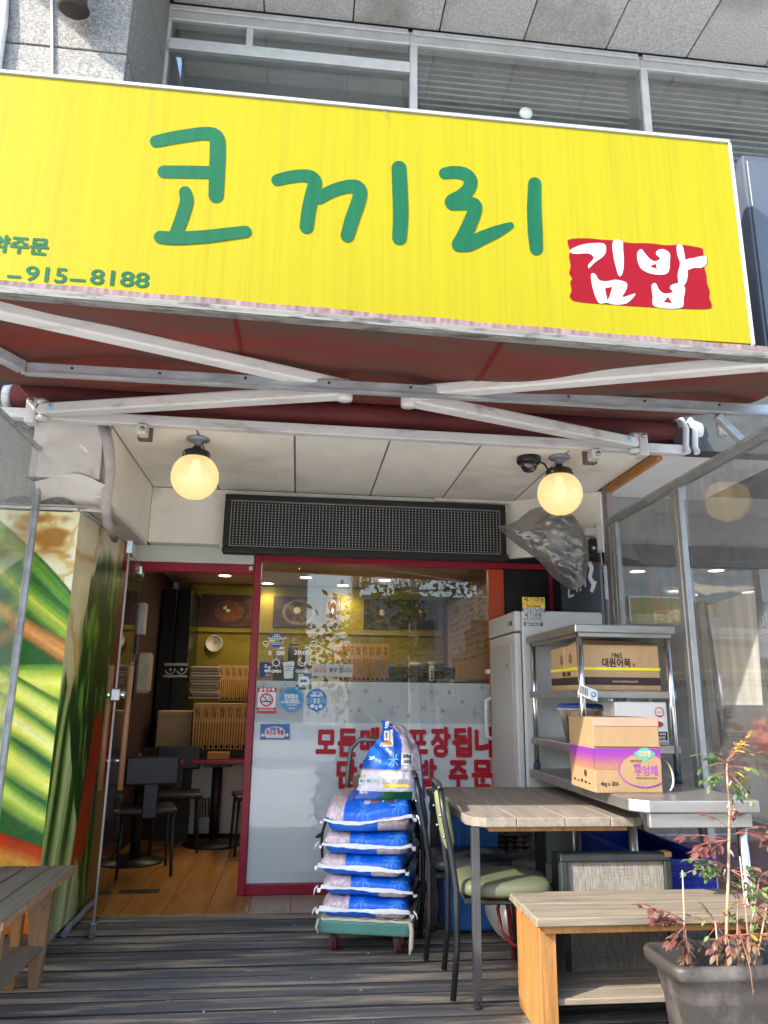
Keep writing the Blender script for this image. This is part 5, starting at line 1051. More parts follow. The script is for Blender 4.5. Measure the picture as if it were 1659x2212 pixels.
tubem = M('dark_chair_tube', (.022, .026, .03), .35, .4, var=.2)
def chair(label, loc, rz, seatm, backm):
    t = thing('dining_chair', label, 'chair', loc, rz=rz, group='tube framed chairs at the plank table')
    # local x = forwards, seat centre at the origin
    def seat(u, v):
        a = 2 * math.pi * u; s_ = lambda c: math.copysign(abs(c) ** .55, c); q = [(0, .402), (.86, .402), (.98, .415), (1, .435), (.97, .455), (.88, .466), (.5, .472), (0, .473)]
        k = v * (len(q) - 1); i = min(int(k), len(q) - 2); f = k - i; r_ = q[i][0] * (1 - f) + q[i + 1][0] * f; z = q[i][1] * (1 - f) + q[i + 1][1] * f
        return (.215 * r_ * s_(math.cos(a)), .205 * r_ * s_(math.sin(a)), z + .004 * math.sin(u * 50) * (1 if .3 < v < .6 else 0))
    MB().grid(seat, 40, 15, cu=True).build('seat', seatm, t, world=False)
    MB().tube([(.20 * math.copysign(abs(math.cos(a)) ** .5, math.cos(a)), .19 * math.copysign(abs(math.sin(a)) ** .5, math.sin(a)), .433) for a in [2 * math.pi * k / 40 for k in range(40)]], .0035, 6, True).build('piping', seatm, t, world=False)
    MB().box(-.19, .19, -.18, .18, .378, .40).build('seat_frame', tubem, t, world=False, bevel=.006)
    for s in (1, -1):
        MB().tube([(-.29, .155 * s, .845), (-.272, .165 * s, .72), (-.245, .17 * s, .58), (-.225, .175 * s, .44), (-.225, .18 * s, .2), (-.245, .185 * s, .012)], .0135, 10).build('back_leg', tubem, t, world=False)
        MB().tube([(.17, .175 * s, .385), (.19, .18 * s, .2), (.2, .185 * s, .012)], .0125, 10).build('front_leg', tubem, t, world=False)
    MB().tube([(-.29, .155, .845), (-.293, .13, .862), (-.294, 0, .866), (-.293, -.13, .862), (-.29, -.155, .845)], .0135, 10).build('top_rail', tubem, t, world=False)
    def back(u, v):
        a = 2 * math.pi * u; s_ = lambda c: math.copysign(abs(c) ** .5, c); q = [(0, -.008), (.9, -.006), (1, .008), (.96, .022), (.7, .036), (0, .042)]
        k = v * (len(q) - 1); i = min(int(k), len(q) - 2); f = k - i; r_ = q[i][0] * (1 - f) + q[i + 1][0] * f; d_ = q[i][1] * (1 - f) + q[i + 1][1] * f
        z = .70 + .125 * r_ * s_(math.sin(a)); return (-.255 - (z - .6) * .17 + d_, .175 * r_ * s_(math.cos(a)), z)
    bk = MB().grid(back, 36, 11, cu=True).build('backrest', backm, t, world=False)
    for s in (1, -1):
        for zz in (.65, .74): MB().lathe([(0, 0), (.007, 0), (.005, .005), (0, .006)], (-.285 - (zz - .7) * .17, .165 * s, zz), (0, -1, 0), 8).build('rivet', chrome, bk, world=False)
    return t
olive = M('olive_vinyl', (.092, .098, .056), .45, var=.1, scale=5, bump=.08, bscale=25)
chair('olive green padded chair with dark tube frame pushed under the plank table', (.965, 3.665, 0), R(-5), olive, M('pale_olive_vinyl', (.26, .27, .11), .42, var=.08, bump=.08, bscale=25))
chair('black padded chair behind the olive one, next to the stacked rice bags', (.93, 4.17, 0), R(-4), M('black_vinyl', (.02, .02, .022), .4, var=.2), M('dark_blue_back', (.03, .05, .12), .45))

af = thing('folding_signboard', 'folded back of a black framed signboard with grey woven cloth, standing behind the bench', 'signboard', (1.47, 3.58, 0))
lin_m = M('grey_linen', (.15, .137, .12), .85, scale=9, stretch=(26, 1, 2), col2=(.34, .315, .28), lo=.35, hi=.66, bump=.5, bscale=160, mix=((.12, .095, .075), 7, (2, 1, 26), .55, .72))
frb = M('chipped_black_frame', (.022, .026, .027), .4, var=.3, scale=10)
ax0, ax1, az = 1.205, 1.725, .578
MB().box(ax0 + .03, ax1 - .03, 3.535, 3.55, .03, az - .035).build('cloth_panel', lin_m, af)
for q in ((ax0, ax1, az - .036, az), (ax0, ax0 + .032, 0, az - .037), (ax1 - .032, ax1, 0, az - .037), (ax0 + .033, ax1 - .033, .02, .055)):
    MB().box(q[0], q[1], 3.515, 3.56, q[2], q[3]).build('frame_rail', frb, af, bevel=.005)
MB().tube([(ax1 - .012 + .016 * math.cos(a), 3.512, .365 + .016 * math.sin(a)) for a in [2 * math.pi * k / 14 for k in range(14)]], .005, 6, True).build('eyelet', M('rusty_ring', (.09, .05, .035), .6, .4), af)
MB().box(ax1 - .03, ax1 + .004, 3.51, 3.562, az - .02, az + .004).build('rust_corner', M('rusty_corner', (.28, .16, .08), .7), af, bevel=.003)
MB().box(ax0 + .03, ax1 - .03, 3.72, 3.735, .0, az - .03).build('rear_panel', frb, af)

# blue basket on the lower shelf of the worktable
bk = thing('blue_basket', 'blue perforated plastic basket on the lower shelf of the worktable', 'basket', (1.76, 3.8, .386))
blue = M('royal_blue_plastic', (.012, .035, .36), .38, var=.12, scale=4)
bx0, bx1, by0, by1, bz0, bz1 = 1.655, 1.99, 3.62, 4.45, .387, .525
MB().box(bx0 + .03, bx1 - .03, by0 + .03, by1 - .03, bz0, bz0 + .006).build('base', blue, bk)
def wall(p, q, nm):
    p, q = Vector(p), Vector(q); L = (q - p).length; d_ = (q - p) / L; n_ = max(4, int(L / .034)); mb = MB(); o_ = d_.cross(Vector((0, 0, 1)))
    mb.bar(p + Vector((0, 0, (bz0 + bz1) / 2)), q + Vector((0, 0, (bz0 + bz1) / 2)), .003, bz1 - bz0)
    for z in (bz0 + .008, bz1 - .008): mb.bar(p + Vector((0, 0, z)), q + Vector((0, 0, z)), .009, .014)
    for k in range(n_ + 1):
        c = p + d_ * (L * k / n_); mb.bar(c + Vector((0, 0, bz0)), c + Vector((0, 0, bz1)), .007, .004, d_)
    sl = MB(); nn = int(L / .0085)
    for z in (bz0 + .030, bz0 + .056, bz1 - .046, bz1 - .026):
        for k in range(nn):
            c = p + d_ * (L * (k + .5) / nn); sl.bar(c + Vector((0, 0, z - .007)), c + Vector((0, 0, z + .007)), .0042, .0036, d_)
    tag(sl.build('slots', M('dark_blue_slot', (.003, .008, .07), .6), bk, fix=False), kind='stuff')
    mb.build(nm, blue, bk, fix=False)
wall((bx0, by0, 0), (bx1, by0, 0), 'front_wall'); wall((bx0, by1, 0), (bx1, by1, 0), 'back_wall'); wall((bx0, by0 + .006, 0), (bx0, by1 - .006, 0), 'side_wall'); wall((bx1, by0 + .006, 0), (bx1, by1 - .006, 0), 'side_wall')
MB().tube([(bx0, by0, bz1), (bx1, by0, bz1), (bx1, by1, bz1), (bx0, by1, bz1)], .010, 8, True).build('rim', blue, bk)
bn_ = thing('blue_bin', 'tall blue plastic bin behind the chairs', 'bin', (.97, 4.5, 0))
bbl = M('mid_blue_plastic', (.018, .10, .34), .45, var=.1, scale=3)
MB().hexa([(.85, 4.40, .02), (1.13, 4.40, .02), (1.13, 4.62, .02), (.85, 4.62, .02), (.82, 4.385, .62), (1.16, 4.385, .62), (1.16, 4.64, .62), (.82, 4.64, .62)]).build('body', bbl, bn_, bevel=.02, seg=2)
MB().box(.80, 1.18, 4.37, 4.66, .60, .66).build('rim', bbl, bn_, bevel=.015, seg=2)
for k in range(3): MB().bar((.93 + .05 * k, 4.392, .10), (.925 + .05 * k, 4.382, .56), .008, .006).build('rib', bbl, bn_)
bkt = thing('red_bucket', 'red plastic bucket half hidden behind the golden bench leg', 'bucket', (1.17, 4.02, 0))
rdp = M('red_plastic', (.35, .012, .018), .35, var=.08)
MB().lathe([(0, .002), (.085, .002), (.09, 0), (.12, .32), (.128, .322), (.128, .335), (.114, .335), (.085, .015), (0, .015)], (1.20, 4.03, 0), n=26).build('body', rdp, bkt)
MB().tube([(1.075, 4.03, .32), (1.03, 3.98, .24), (1.035, 3.93, .15), (1.08, 3.91, .10), (1.13, 3.905, .085)], .009, 8).build('handle', M('maroon_handle', (.12, .015, .015), .4), bkt)
# paper sacks and egg trays under the table
sk = thing('paper_sack', 'white printed paper sack slumped under the plank table', 'sack', (1.3, 4.3, 0))
psm = M('white_paper_sack', (.52, .51, .47), .7, var=.06, scale=5, bump=.5, bscale=12)
def pil(cx, cy, cz, w, d, h, rz=0., tw=0.):
    def f(u, v):
        a = 2 * math.pi * u; b = math.pi * (v - .5); s_ = lambda c, e: math.copysign(abs(c) ** e, c)
        x = w * s_(math.cos(b), .6) * s_(math.cos(a), .45); y = d * s_(math.cos(b), .6) * s_(math.sin(a), .45); z = h * s_(math.sin(b), .8) * (1 - .25 * (x / w) ** 4 - .25 * (y / d) ** 4)
        z += h * .10 * math.sin(x / w * 5 + y / d * 4 + tw)
        c, s = math.cos(rz), math.sin(rz); return (cx + x * c - y * s, cy + x * s + y * c, cz + z)
    return f
MB().grid(pil(1.28, 4.28, .19, .20, .22, .19, .2), 40, 22, cu=True).build('body', psm, sk)
M('navy_print', (.02, .03, .14), .6); MB().lathe([(.032, 0), (.044, 0), (.044, .001), (.032, .001)], (1.33, 4.045, .295), (0, -1, 0), 20).build('round_logo', _mats['navy_print'], sk)
for k in range(2): MB().bar((1.13 + .13 * k, 4.06, .36), (1.19 + .13 * k, 4.05, .30), .012, .003).build('green_stripe', M('green_print', (.03, .22, .06), .6), sk)
for k in range(5): MB().bar((1.10, 4.058, .25 - .045 * k), (1.19 + .02 * (k % 2), 4.055, .248 - .045 * k), .002, .007).build('small_print', M('grey_print', (.2, .2, .2), .6), sk)
eg = thing('egg_trays', 'stack of grey moulded egg trays under the plank table', 'egg tray', (1.3, 4.75, .4))
egm = M('moulded_pulp', (.20, .165, .135), .85, var=.15, scale=12)
for k in range(4):
    MB().grid(lambda u, v, k=k: (1.06 + .34 * u, 4.52 + .30 * v, .40 + .028 * k + .022 * (abs(math.sin(u * math.pi * 6)) * abs(math.sin(v * math.pi * 5)))), 37, 31).build('egg_tray', egm, eg)
MB().box(1.05, 1.41, 4.51, 4.58, .0, .40).build('crate', M('grey_crate', (.12, .12, .12), .7), eg)
cr = thing('corrugated_board', 'curled corrugated cardboard leaning under the worktable', 'cardboard', (1.85, 4.6, .39))
MB().grid(lambda u, v: (1.66 + .34 * u + .12 * v, 4.52 + .012 * math.sin(u * 2 * math.pi * 11), .54 - .15 * (v) + .19 * (1 - v)), 130, 2).build('fluted_sheet', M('fluted_card', (.33, .22, .12), .8), cr)

# ------------------------------------------------------------------ flower pot and nandina
pot = thing('flower_planter', 'brown plastic trough planter at the front right corner', 'planter', (1.6, 2.68, 0))
pm_ = M('taupe_planter', (.034, .030, .027), .5, var=.15, scale=4, bump=.12, bscale=60, mix=((.16, .14, .125), 4, (1.2, 2, .8), .50, .78))
RZ = .42; px0, px1, py0, py1 = 1.235, 1.93, 2.535, 2.815
def rrect(x0, x1, y0, y1, r, z, n=5):
    o_ = []
    for cx_, cy_, a0 in ((x1 - r, y1 - r, 0), (x0 + r, y1 - r, 90), (x0 + r, y0 + r, 180), (x1 - r, y0 + r, 270)):
        for k in range(n + 1): a = R(a0 + 90 * k / n); o_.append((cx_ + r * math.cos(a), cy_ + r * math.sin(a), z))
    return o_
rings = [(.075, 0, .0), (.07, .002, .01), (.045, .045, RZ - .125), (.040, .04, RZ - .12), (.040, .035, RZ - .105), (.028, .03, RZ - .045), (.004, .028, RZ - .04), (0, .03, RZ - .012), (.006, .03, RZ), (.022, .026, RZ), (.03, .02, RZ - .012), (.045, .02, RZ - .11)]
mb = MB(); vs = []; nn = None
for i_, r_, z_ in rings:
    q = rrect(px0 + i_, px1 - i_, py0 + i_, py1 - i_, max(.012, .05 - i_ * .2), z_); nn = len(q); vs += q
mb.add(vs, [(j * nn + i, j * nn + (i + 1) % nn, (j + 1) * nn + (i + 1) % nn, (j + 1) * nn + i) for j in range(len(rings) - 1) for i in range(nn)], True)
mb.build('pot', pm_, pot, fix=True)
def soil(u, v):
    return (px0 + .05 + (px1 - px0 - .1) * u, py0 + .05 + (py1 - py0 - .1) * v, RZ - .085 + .02 * (fbm(np.array([u * 14]), np.array([v * 8]), 3)[0] - .5))
so = MB().grid(soil, 40, 22).build('soil', M('dry_soil', (.06, .045, .033), .95, scale=60, col2=(.16, .12, .085), lo=.35, hi=.65), pot)
mb = MB()
for k in range(420):
    x = rng.uniform(px0 + .06, px1 - .06); y = rng.uniform(py0 + .05, py1 - .05); a = rng.uniform(0, 6.28); L = rng.uniform(.008, .028); z = RZ - .078 + rng.uniform(0, .012)
    mb.bar((x, y, z), (x + L * math.cos(a), y + L * math.sin(a), z + rng.uniform(-.004, .012)), .003, .003)
tag(mb.build('straw_mulch', M('straw_chips', (.30, .23, .15), .9, var=.4, scale=30), pot, fix=False), kind='stuff')

nd = thing('nandina_plant', 'nandina with reddening leaves and tall bare stem growing in the trough planter', 'plant', (1.55, 2.66, RZ - .08))
stemm = M('nandina_stem', (.42, .33, .22), .6, scale=14, stretch=(1, 1, .6), col2=(.30, .12, .09), lo=.35, hi=.7); twig = M('red_twig', (.22, .075, .065), .5, var=.2)
lms = [M('leaf_%s' % nme, c, .42, var=.18, scale=12, trans=.30, spec=.4) for nme, c in (('green', (.085, .15, .045)), ('deep_green', (.055, .13, .05)), ('red', (.145, .05, .045)), ('bronze', (.19, .12, .07)), ('golden', (.46, .32, .06)), ('pale_green', (.17, .23, .085)))]
lv = [(0, 0, 0), (.22, .16, .02), (.5, .22, .035), (.78, .13, .02), (1, 0, -.02), (.78, -.13, .02), (.5, -.22, .035), (.22, -.16, .02), (.5, 0, -.005)]
lfm = []
for m_ in lms:
    me = bpy.data.meshes.new('leaf'); me.from_pydata(lv, [], [(0, 8, 1), (1, 8, 2), (2, 8, 3), (3, 8, 4), (4, 8, 5), (5, 8, 6), (6, 8, 7), (7, 8, 0)]); me.materials.append(m_); me.polygons.foreach_set('use_smooth', [True] * 8); lfm.append(me)
nleaf = [0]; nsep = [0]; rest = {}
base = MW[nd.name].translation
def leaf(p, d_, L, kind):
    nleaf[0] += 1
    d_ = d_.normalized(); up = Vector((rng.uniform(-.5, .5), rng.uniform(-.7, .1), 1)); y_ = up.cross(d_).normalized(); z_ = d_.cross(y_)
    s = L
    if nleaf[0] % 3 == 0 and nleaf[0] > 60:      # every third later leaf goes into the joined remainder
        for q in (rest.setdefault(kind, MB()),): q.add([p + (d_ * v[0] + y_ * v[1] + z_ * v[2]) * s for v in lv], [(0, 8, 1), (1, 8, 2), (2, 8, 3), (3, 8, 4), (4, 8, 5), (5, 8, 6), (6, 8, 7), (7, 8, 0)], True)
        return
    if nsep[0] >= 300:
        rest.setdefault(kind, MB()).add([p + (d_ * v[0] + y_ * v[1] + z_ * v[2]) * s for v in lv], [(0, 8, 1), (1, 8, 2), (2, 8, 3), (3, 8, 4), (4, 8, 5), (5, 8, 6), (6, 8, 7), (7, 8, 0)], True); return
    nsep[0] += 1; o = link('leaf', lfm[kind], None, nd)
    o.matrix_local = Matrix(((d_.x * s, y_.x * s, z_.x * s, p.x - base.x), (d_.y * s, y_.y * s, z_.y * s, p.y - base.y), (d_.z * s, y_.z * s, z_.z * s, p.z - base.z), (0, 0, 0, 1)))
def frond(p, d_, L, kinds, nl=3, ll=.034):
    """a compound leaf: a thin stalk with leaflets in threes"""
    pts = [p]; dd_ = d_.normalized()
    for k in range(4): dd_ = (dd_ + Vector((rng.uniform(-.12, .12), rng.uniform(-.12, .12), -.10))).normalized(); pts.append(pts[-1] + dd_ * (L / 4))
    tw = MB().tube(pts, [.0018, .0016, .0014, .0012, .001], 5); tw.build('twig', twig, nd)
    sd_ = dd_.cross(Vector((0, 0, 1))).normalized()
    for k in range(nl):
        q = pts[-1 - (k % 3)] if k else pts[-1]
        k_ = rng.choice(kinds)
        for s in (0, 1, -1):
            if s == 0 and k: continue
            v = dd_ * rng.uniform(.6, 1) + sd_ * s * rng.uniform(.7, 1.1) + Vector((rng.uniform(-.25, .25), rng.uniform(-.25, .25), rng.uniform(-.75, .2)))
            leaf(q, v, ll * rng.uniform(.75, 1.25), k_ if rng.random() < .8 else rng.choice(kinds))
YP = 2.66
def SP(x, y, dy=0.): return PY(x, y, YP + dy)
main = [SP(1568, 2085), SP(1570, 1990), SP(1573, 1900), SP(1575, 1800), SP(1576, 1740), SP(1572, 1700), SP(1570, 1662), SP(1571, 1640)]
MB().tube(main, [.0058, .0055, .0052, .0048, .0044, .004, .0034, .002], 8).build('stem', stemm, nd)
for (x0, y0, x1, y1, dy) in ((1478, 2083, 1474, 1880, .03), (1550, 2085, 1545, 1990, -.02), (1590, 2085, 1592, 1930, .02), (1605, 2080, 1640, 1900, .03), (1620, 2080, 1598, 1850, -.03), (1630, 2085, 1655, 1960, -.05)):
    MB().tube([SP(x0, y0, dy), SP((x0 + x1) / 2 + 2, (y0 + y1) / 2, dy), SP(x1, y1, dy)], [.0036, .0032, .0024], 7).build('stem', stemm, nd)
for px, py_ in ((1571, 1745), (1582, 1760), (1573, 1700), (1585, 1850), (1563, 1890)):
    q = SP(px, py_); MB().tube([q, q + Vector((rng.uniform(-.014, .014), -.005, .02))], .003, 6).build('bud_stub', M('pale_bud', (.5, .42, .32), .6), nd)
def spray(cx, cy, dx, dy_, n, kinds, L=.09, spread=.5, ll=.030, depth=.05, nl=3):
    for k in range(int(n * 1.7 + .5)):
        q = SP(cx, cy, rng.uniform(-depth, depth)); v = Vector((dx + rng.uniform(-spread, spread), rng.uniform(-.5, .5), -dy_ + rng.uniform(-spread, spread)))
        frond(q, v, L * rng.uniform(.6, 1.3), kinds, nl, ll * .88)
spray(1572, 1648, -.7, -.5, 4, [0, 1, 1], .085, .5); spray(1572, 1645, .5, -.9, 4, [4, 4, 3], .11, .45); spray(1573, 1655, 1.0, .1, 3, [4, 0, 5], .12, .4); spray(1572, 1668, .5, .8, 3, [0, 1, 5], .09, .5); spray(1572, 1665, -1, .25, 3, [1, 0, 5], .11, .35)
spray(1576, 1790, -.2, -.6, 2, [2], .07, .5); spray(1578, 1815, -1.0, -.15, 3, [2, 2], .14, .22, .045); spray(1590, 1800, .8, -.1, 2, [2, 2, 3], .12, .4, .045)
spray(1570, 1870, -1.0, -.1, 4, [5, 0], .12, .4, .038); spray(1580, 1880, .7, .2, 4, [0, 5, 3], .11, .5, .038); spray(1640, 1830, .3, -.5, 2, [2, 3], .10, .5, .045); spray(1640, 1900, .2, -.2, 3, [2, 3, 0], .09, .6, .042)
spray(1478, 1990, -.9, -.7, 3, [2, 2], .12, .3, .04); spray(1480, 2000, -.3, .3, 4, [3, 2, 2], .08, .6, .04); spray(1550, 2000, -.2, -.2, 4, [3, 0, 5], .08, .7, .036); spray(1595, 1950, .3, -.3, 5, [0, 3, 5], .09, .6, .036); spray(1640, 1960, .2, .2, 5, [3, 2, 0], .09, .6, .04); spray(1600, 2020, .3, .3, 4, [3, 4, 3], .07, .7, .036); spray(1570, 2020, -.4, .4, 4, [3, 2], .07, .7, .036)
MB().tube([SP(1595, 2010, -.08), SP(1612, 2060, -.12), SP(1622, 2100, -.15), SP(1627, 2150, -.16)], .0018, 5).build('twig', twig, nd)

for k_, q in rest.items(): tag(q.build('leaves', lms[k_], nd, fix=False), kind='stuff')

# ------------------------------------------------------------------ trolley with rice sacks
tr = thing('platform_trolley', 'green platform trolley with red wheels loaded with rice sacks', 'trolley', (.375, 4.10, 0), rz=R(-13))
tg = M('teal_plastic_deck', (.09, .25, .215), .5, var=.12, scale=5, mix=((.05, .06, .05), 5, (1, 1, 1), .58, .75))
MB().hexa([(-.235, -.0, .098), (.235, -.0, .098), (.235, .74, .098), (-.235, .74, .098), (-.248, -.012, .165), (.248, -.012, .165), (.248, .75, .165), (-.248, .75, .165)]).build('platform', tg, tr, world=False, bevel=.012, seg=2)
for xx, yy in ((-.165, .10), (.165, .10), (-.165, .64), (.165, .64)):
    wh = MB().lathe([(0, -.0165), (.045, -.0165), (.052, -.012), (.052, .012), (.045, .0165), (0, .0165)], (xx, yy, .052), (1, 0, 0), 28).build('wheel', M('red_wheel', (.30, .015, .03), .4, var=.1), tr, world=False)
    MB().lathe([(.0525, -.011), (.0545, -.008), (.0545, .008), (.0525, .011)], (xx, yy, .0545), (1, 0, 0), 28).build('tyre', rubber, wh, world=False)
    MB().hexa([(xx - .024, yy - .02, .05), (xx - .021, yy - .02, .05), (xx - .021, yy + .02, .05), (xx - .024, yy + .02, .05), (xx - .024, yy - .035, .107), (xx - .021, yy - .035, .107), (xx - .021, yy + .035, .107), (xx - .024, yy + .035, .107)]).build('fork', chrome, wh, world=False)
    MB().hexa([(xx + .021, yy - .02, .05), (xx + .024, yy - .02, .05), (xx + .024, yy + .02, .05), (xx + .021, yy + .02, .05), (xx + .021, yy - .035, .107), (xx + .024, yy - .035, .107), (xx + .024, yy + .035, .107), (xx + .021, yy + .035, .107)]).build('fork', chrome, wh, world=False)
MB().tube([(-.215, .715, .15), (-.215, .74, .80), (-.20, .745, .94), (-.15, .75, .995), (.15, .75, .995), (.20, .745, .94), (.215, .74, .80), (.215, .715, .15)], .0155, 10).build('push_handle', M('scuffed_handle', (.16, .155, .145), .4, .6, var=.4, scale=16), tr, world=False)
# flattened cardboard / cream cloth under the pile
cl = thing('cream_sack_liner', 'folded cream cloth hanging over the trolley edge under the rice sacks', 'cloth', (.375, 4.10, .166), rz=R(-13))
crm = M('cream_cloth', (.50, .46, .36), .85, var=.1, scale=8)
MB().grid(lambda u, v: (-.225 + .47 * u, -.012 + .35 * v, .004 + .006 * math.sin(u * 17) ** 2 + .004 * math.sin(u * 40)), 40, 6).build('folded_cloth', crm, cl, world=False)
MB().grid(lambda u, v: (-.215 + .45 * u, -.015 - .004 * math.sin(u * 30), -.001 + .011 * v), 40, 3).build('hanging_hem', crm, cl, world=False)
MB().tube([(.235, -.02, .004), (.243, -.03, -.03), (.24, -.032, -.10), (.232, -.03, -.135)], [.012, .011, .012, .004], 8).build('hanging_tail', crm, cl, world=False)
MB().tube([(-.225, -.015, .004), (-.237, -.03, -.03), (-.225, -.03, -.06)], [.006, .006, .003], 8).build('hanging_tail', crm, cl, world=False)

blu = np.array((.05, .40, .86)); pnk = np.array((.76, .68, .70)); wht = np.array((.90, .89, .92))
def grain(x, y, s): n_ = fbm(x * 26, y * 26, s, 4); return mixc(pnk * .95, (.87, .82, .84), sst(.3, .7, n_))
sackm = M('woven_sack_ink', (.92, .92, .92), .36, attr='ink', var=.05, scale=18, bump=.45, bscale=11, spec=.5)
tapem = M('white_seam_tape', (.70, .72, .74), .6, var=.05, scale=20)
def rice(label, z0, z1, dx, dy, rz, seed, wl, hl, wave, rise=0.):
    """lying sack: local x across, y away from the street"""
    t = thing('rice_sack', label, 'rice sack', tuple(MW[tr.name] @ Vector((dx, dy, z0))), rz=R(-13) + rz, group='blue and white rice sacks stacked on the trolley')
    w = wl / 2; dp = .70; H = (z1 - z0) * 1.06
    nu, nv = 96, 64
    def pt(a, b):
        # a runs along the width -1..1; b runs round the section (front lip = 0)
        e = 1 - .10 * abs(a) ** 6
        th = b * 2 * math.pi; cy = -math.cos(th); sz = math.sin(th)
        y = dp / 2 + (dp / 2) * math.copysign(abs(cy) ** .42, cy) * e
        prof = (abs(sz) ** .52) * (1 - .80 * max(0, (abs(a) - .80) / .20) ** 2.2)
        # slump: the front lip is thin, the belly is full
        nz = (fbm(np.array([a * 2.2 + seed]), np.array([y * 5]), seed, 3)[0] - .5) * .20 + .05 * math.sin(a * 19 + seed + y * 14) * (.5 + .5 * math.sin(seed * 3 + a * 4))
        lipz = wave * math.sin((a + .25) * 2.4 + seed) 
        z = H * (.43 + .50 * math.copysign(prof, sz) * (1 + .45 * nz * (1 if sz > 0 else .25)))
        k = max(0, 1 - (y / .10)); z = z + (lipz - H * .04 + H * .012 * math.sin(a * 9 + seed)) * k
        x = a * w * (1 - .03 * math.cos(th)) + .004 * math.sin(y * 30 + seed)
        return (x, y - .004 * math.sin(a * 31 + seed) * abs(sz), max(z, .001))
    mb = MB(); mb.grid(lambda u, v: pt(2 * u - 1, v), nu, nv); me = mb.mesh('sack_body', t, world=False, fix=False)
    U = np.repeat(np.linspace(-1, 1, nu)[None], nv, 0).ravel(); V = np.repeat(np.linspace(0, 1, nv)[:, None], nu, 1).ravel()
    up = V < .5
    g = grain(U, V * 5, seed)
    spill = np.clip(1 - np.abs((U + .55) * 3 + (V * 8 - 1.2)), 0, 1) * sst(.45, .7, fbm(U * 9, V * 30, seed + 3))
    g = mixc(g, (.80, .52, .42), spill * .8)
    top = np.where((U < (-.54 if seed == 5 else -.38) + .0 * V)[:, None], g, blu + (fbm(U * 5, V * 12, seed + 5)[:, None] - .5) * .10)
    bot = np.where((U > .25)[:, None], grain(U, V * 5, seed + 2) * .94, blu * .95)
    sidecol = mixc(blu * .6, (.36, .30, .28), sst(.45, .6, fbm(U * 9 + 4, V * 22, seed + 7)))
    c = np.where(up[:, None], top, bot); sid = (np.abs(U) > .95)[:, None]; c = np.where(sid & (U > 0)[:, None], sidecol, c)
    # rice-plant stars on the blue
    for sx_, sv in ((-.10, .085), (.72, .08)):
        du, dv = (U - sx_) * 1.0, (V - sv) * 1.8; rr = np.hypot(du, dv); an = np.arctan2(dv, du)
        star = sst(.25, .05, np.abs(np.sin(an * 4)) * rr * 4) * (rr < .19) * (rr > .02); c = mixc(c, (.42, .68, .95), np.where(up, star * .8, 0))
    if seed == 5:
        for (u0, u1, cc_) in ((.30, .62, (.84, .84, .84)), (.34, .46, (.16, .46, .22)), (.46, .58, (.72, .16, .16)), (-.12, .02, (.86, .86, .88)), (.06, .20, (.80, .46, .12))):
            mm = (U > u0) & (U < u1) & (V > .13) & (V < .19); c = np.where((mm & up)[:, None], np.array(cc_), c)
    lab = (np.abs(U - .12) < .34) & (V > .27) & (V < .36) & up
    c = np.where(lab[:, None] & (vnoise(U * 26, V * 90, seed) > .5)[:, None], np.array((.88, .88, .86)), c)
    paint(me, c)
    body = link('sack_body', me, sackm, t)
    # white seam tape along the front lip
    def lip(u): 
        a = 2 * u - 1; q = Vector(pt(a * .995, 0)); x_ = a * (w + .022); return Vector((x_, q.y - .006, q.z))
    def tape(u, v):
        q = lip(u); wob = .0035 * math.sin(u * 17 + seed) + .002 * math.sin(u * 47 + seed * 2)
        fl = .018 * (1 if u < .04 or u > .96 else 0)
        return (q.x, q.y - .010 - .005 * math.sin(u * 11 + seed) + .008 * v - .004 * math.sin(v * 3), q.z - .010 + hl * .8 * v * (.85 + .3 * math.sin(u * 9 + seed)) + .55 * wob * (1 - .3 * v) - fl)
    MB().grid(tape, 70, 5).build('seam_tape', tapem, t, world=False)
    for s_, a0 in ((0, -1), (1, 1)):
        if (a0 < 0 and seed in (3, 5)) or (a0 > 0 and seed in (2, 3, 4)): continue
        q = lip(s_); MB().tube([q, q + Vector((.012 * a0, -.012, -.012)), q + Vector((.018 * a0, -.016, -.020 - .012 * (seed % 3)))], [.005, .004, .0015], 6).build('seam_end', tapem, t, world=False)
    # faint weight mark low on the right
    for k in range(3): 
        q = pt(.80 + .05 * k, .985); MB().bar((q[0], q[1] - .003, q[2] - .004), (q[0], q[1] - .003, q[2] + .006), .004, .001).build('weight_mark', M('dark_print', (.08, .07, .08), .6), t, world=False)
    return t
rice('lowest rice sack of the pile, lying directly on the trolley', .171, .272, .0, .0, R(0), 1, .455, .026, .004)
rice('second rice sack from the trolley, with a dangling seam end on the left', .268, .370, .010, .008, R(2), 2, .465, .022, .008)
rice('third rice sack of the pile with a wide flat white seam', .366, .470, -.020, -.004, R(-3), 3, .448, .030, .003)
rice('fourth rice sack of the pile with three round printed badges', .466, .585, .006, .010, R(2.5), 4, .46, .026, .006)
r5 = rice('fat rice sack under the upright one, its white seam curved upwards', .581, .735, .012, -.010, R(2), 5, .46, .020, .020)
# printed name on the fifth and fourth sack fronts
tx_ = M('sack_white_print', (.82, .82, .82), .5); ob_ = M('sack_orange', (.72, .28, .03), .5); gb_ = M('sack_green', (.05, .25, .09), .5); sbk = M('sack_navy', (.02, .03, .10), .5)
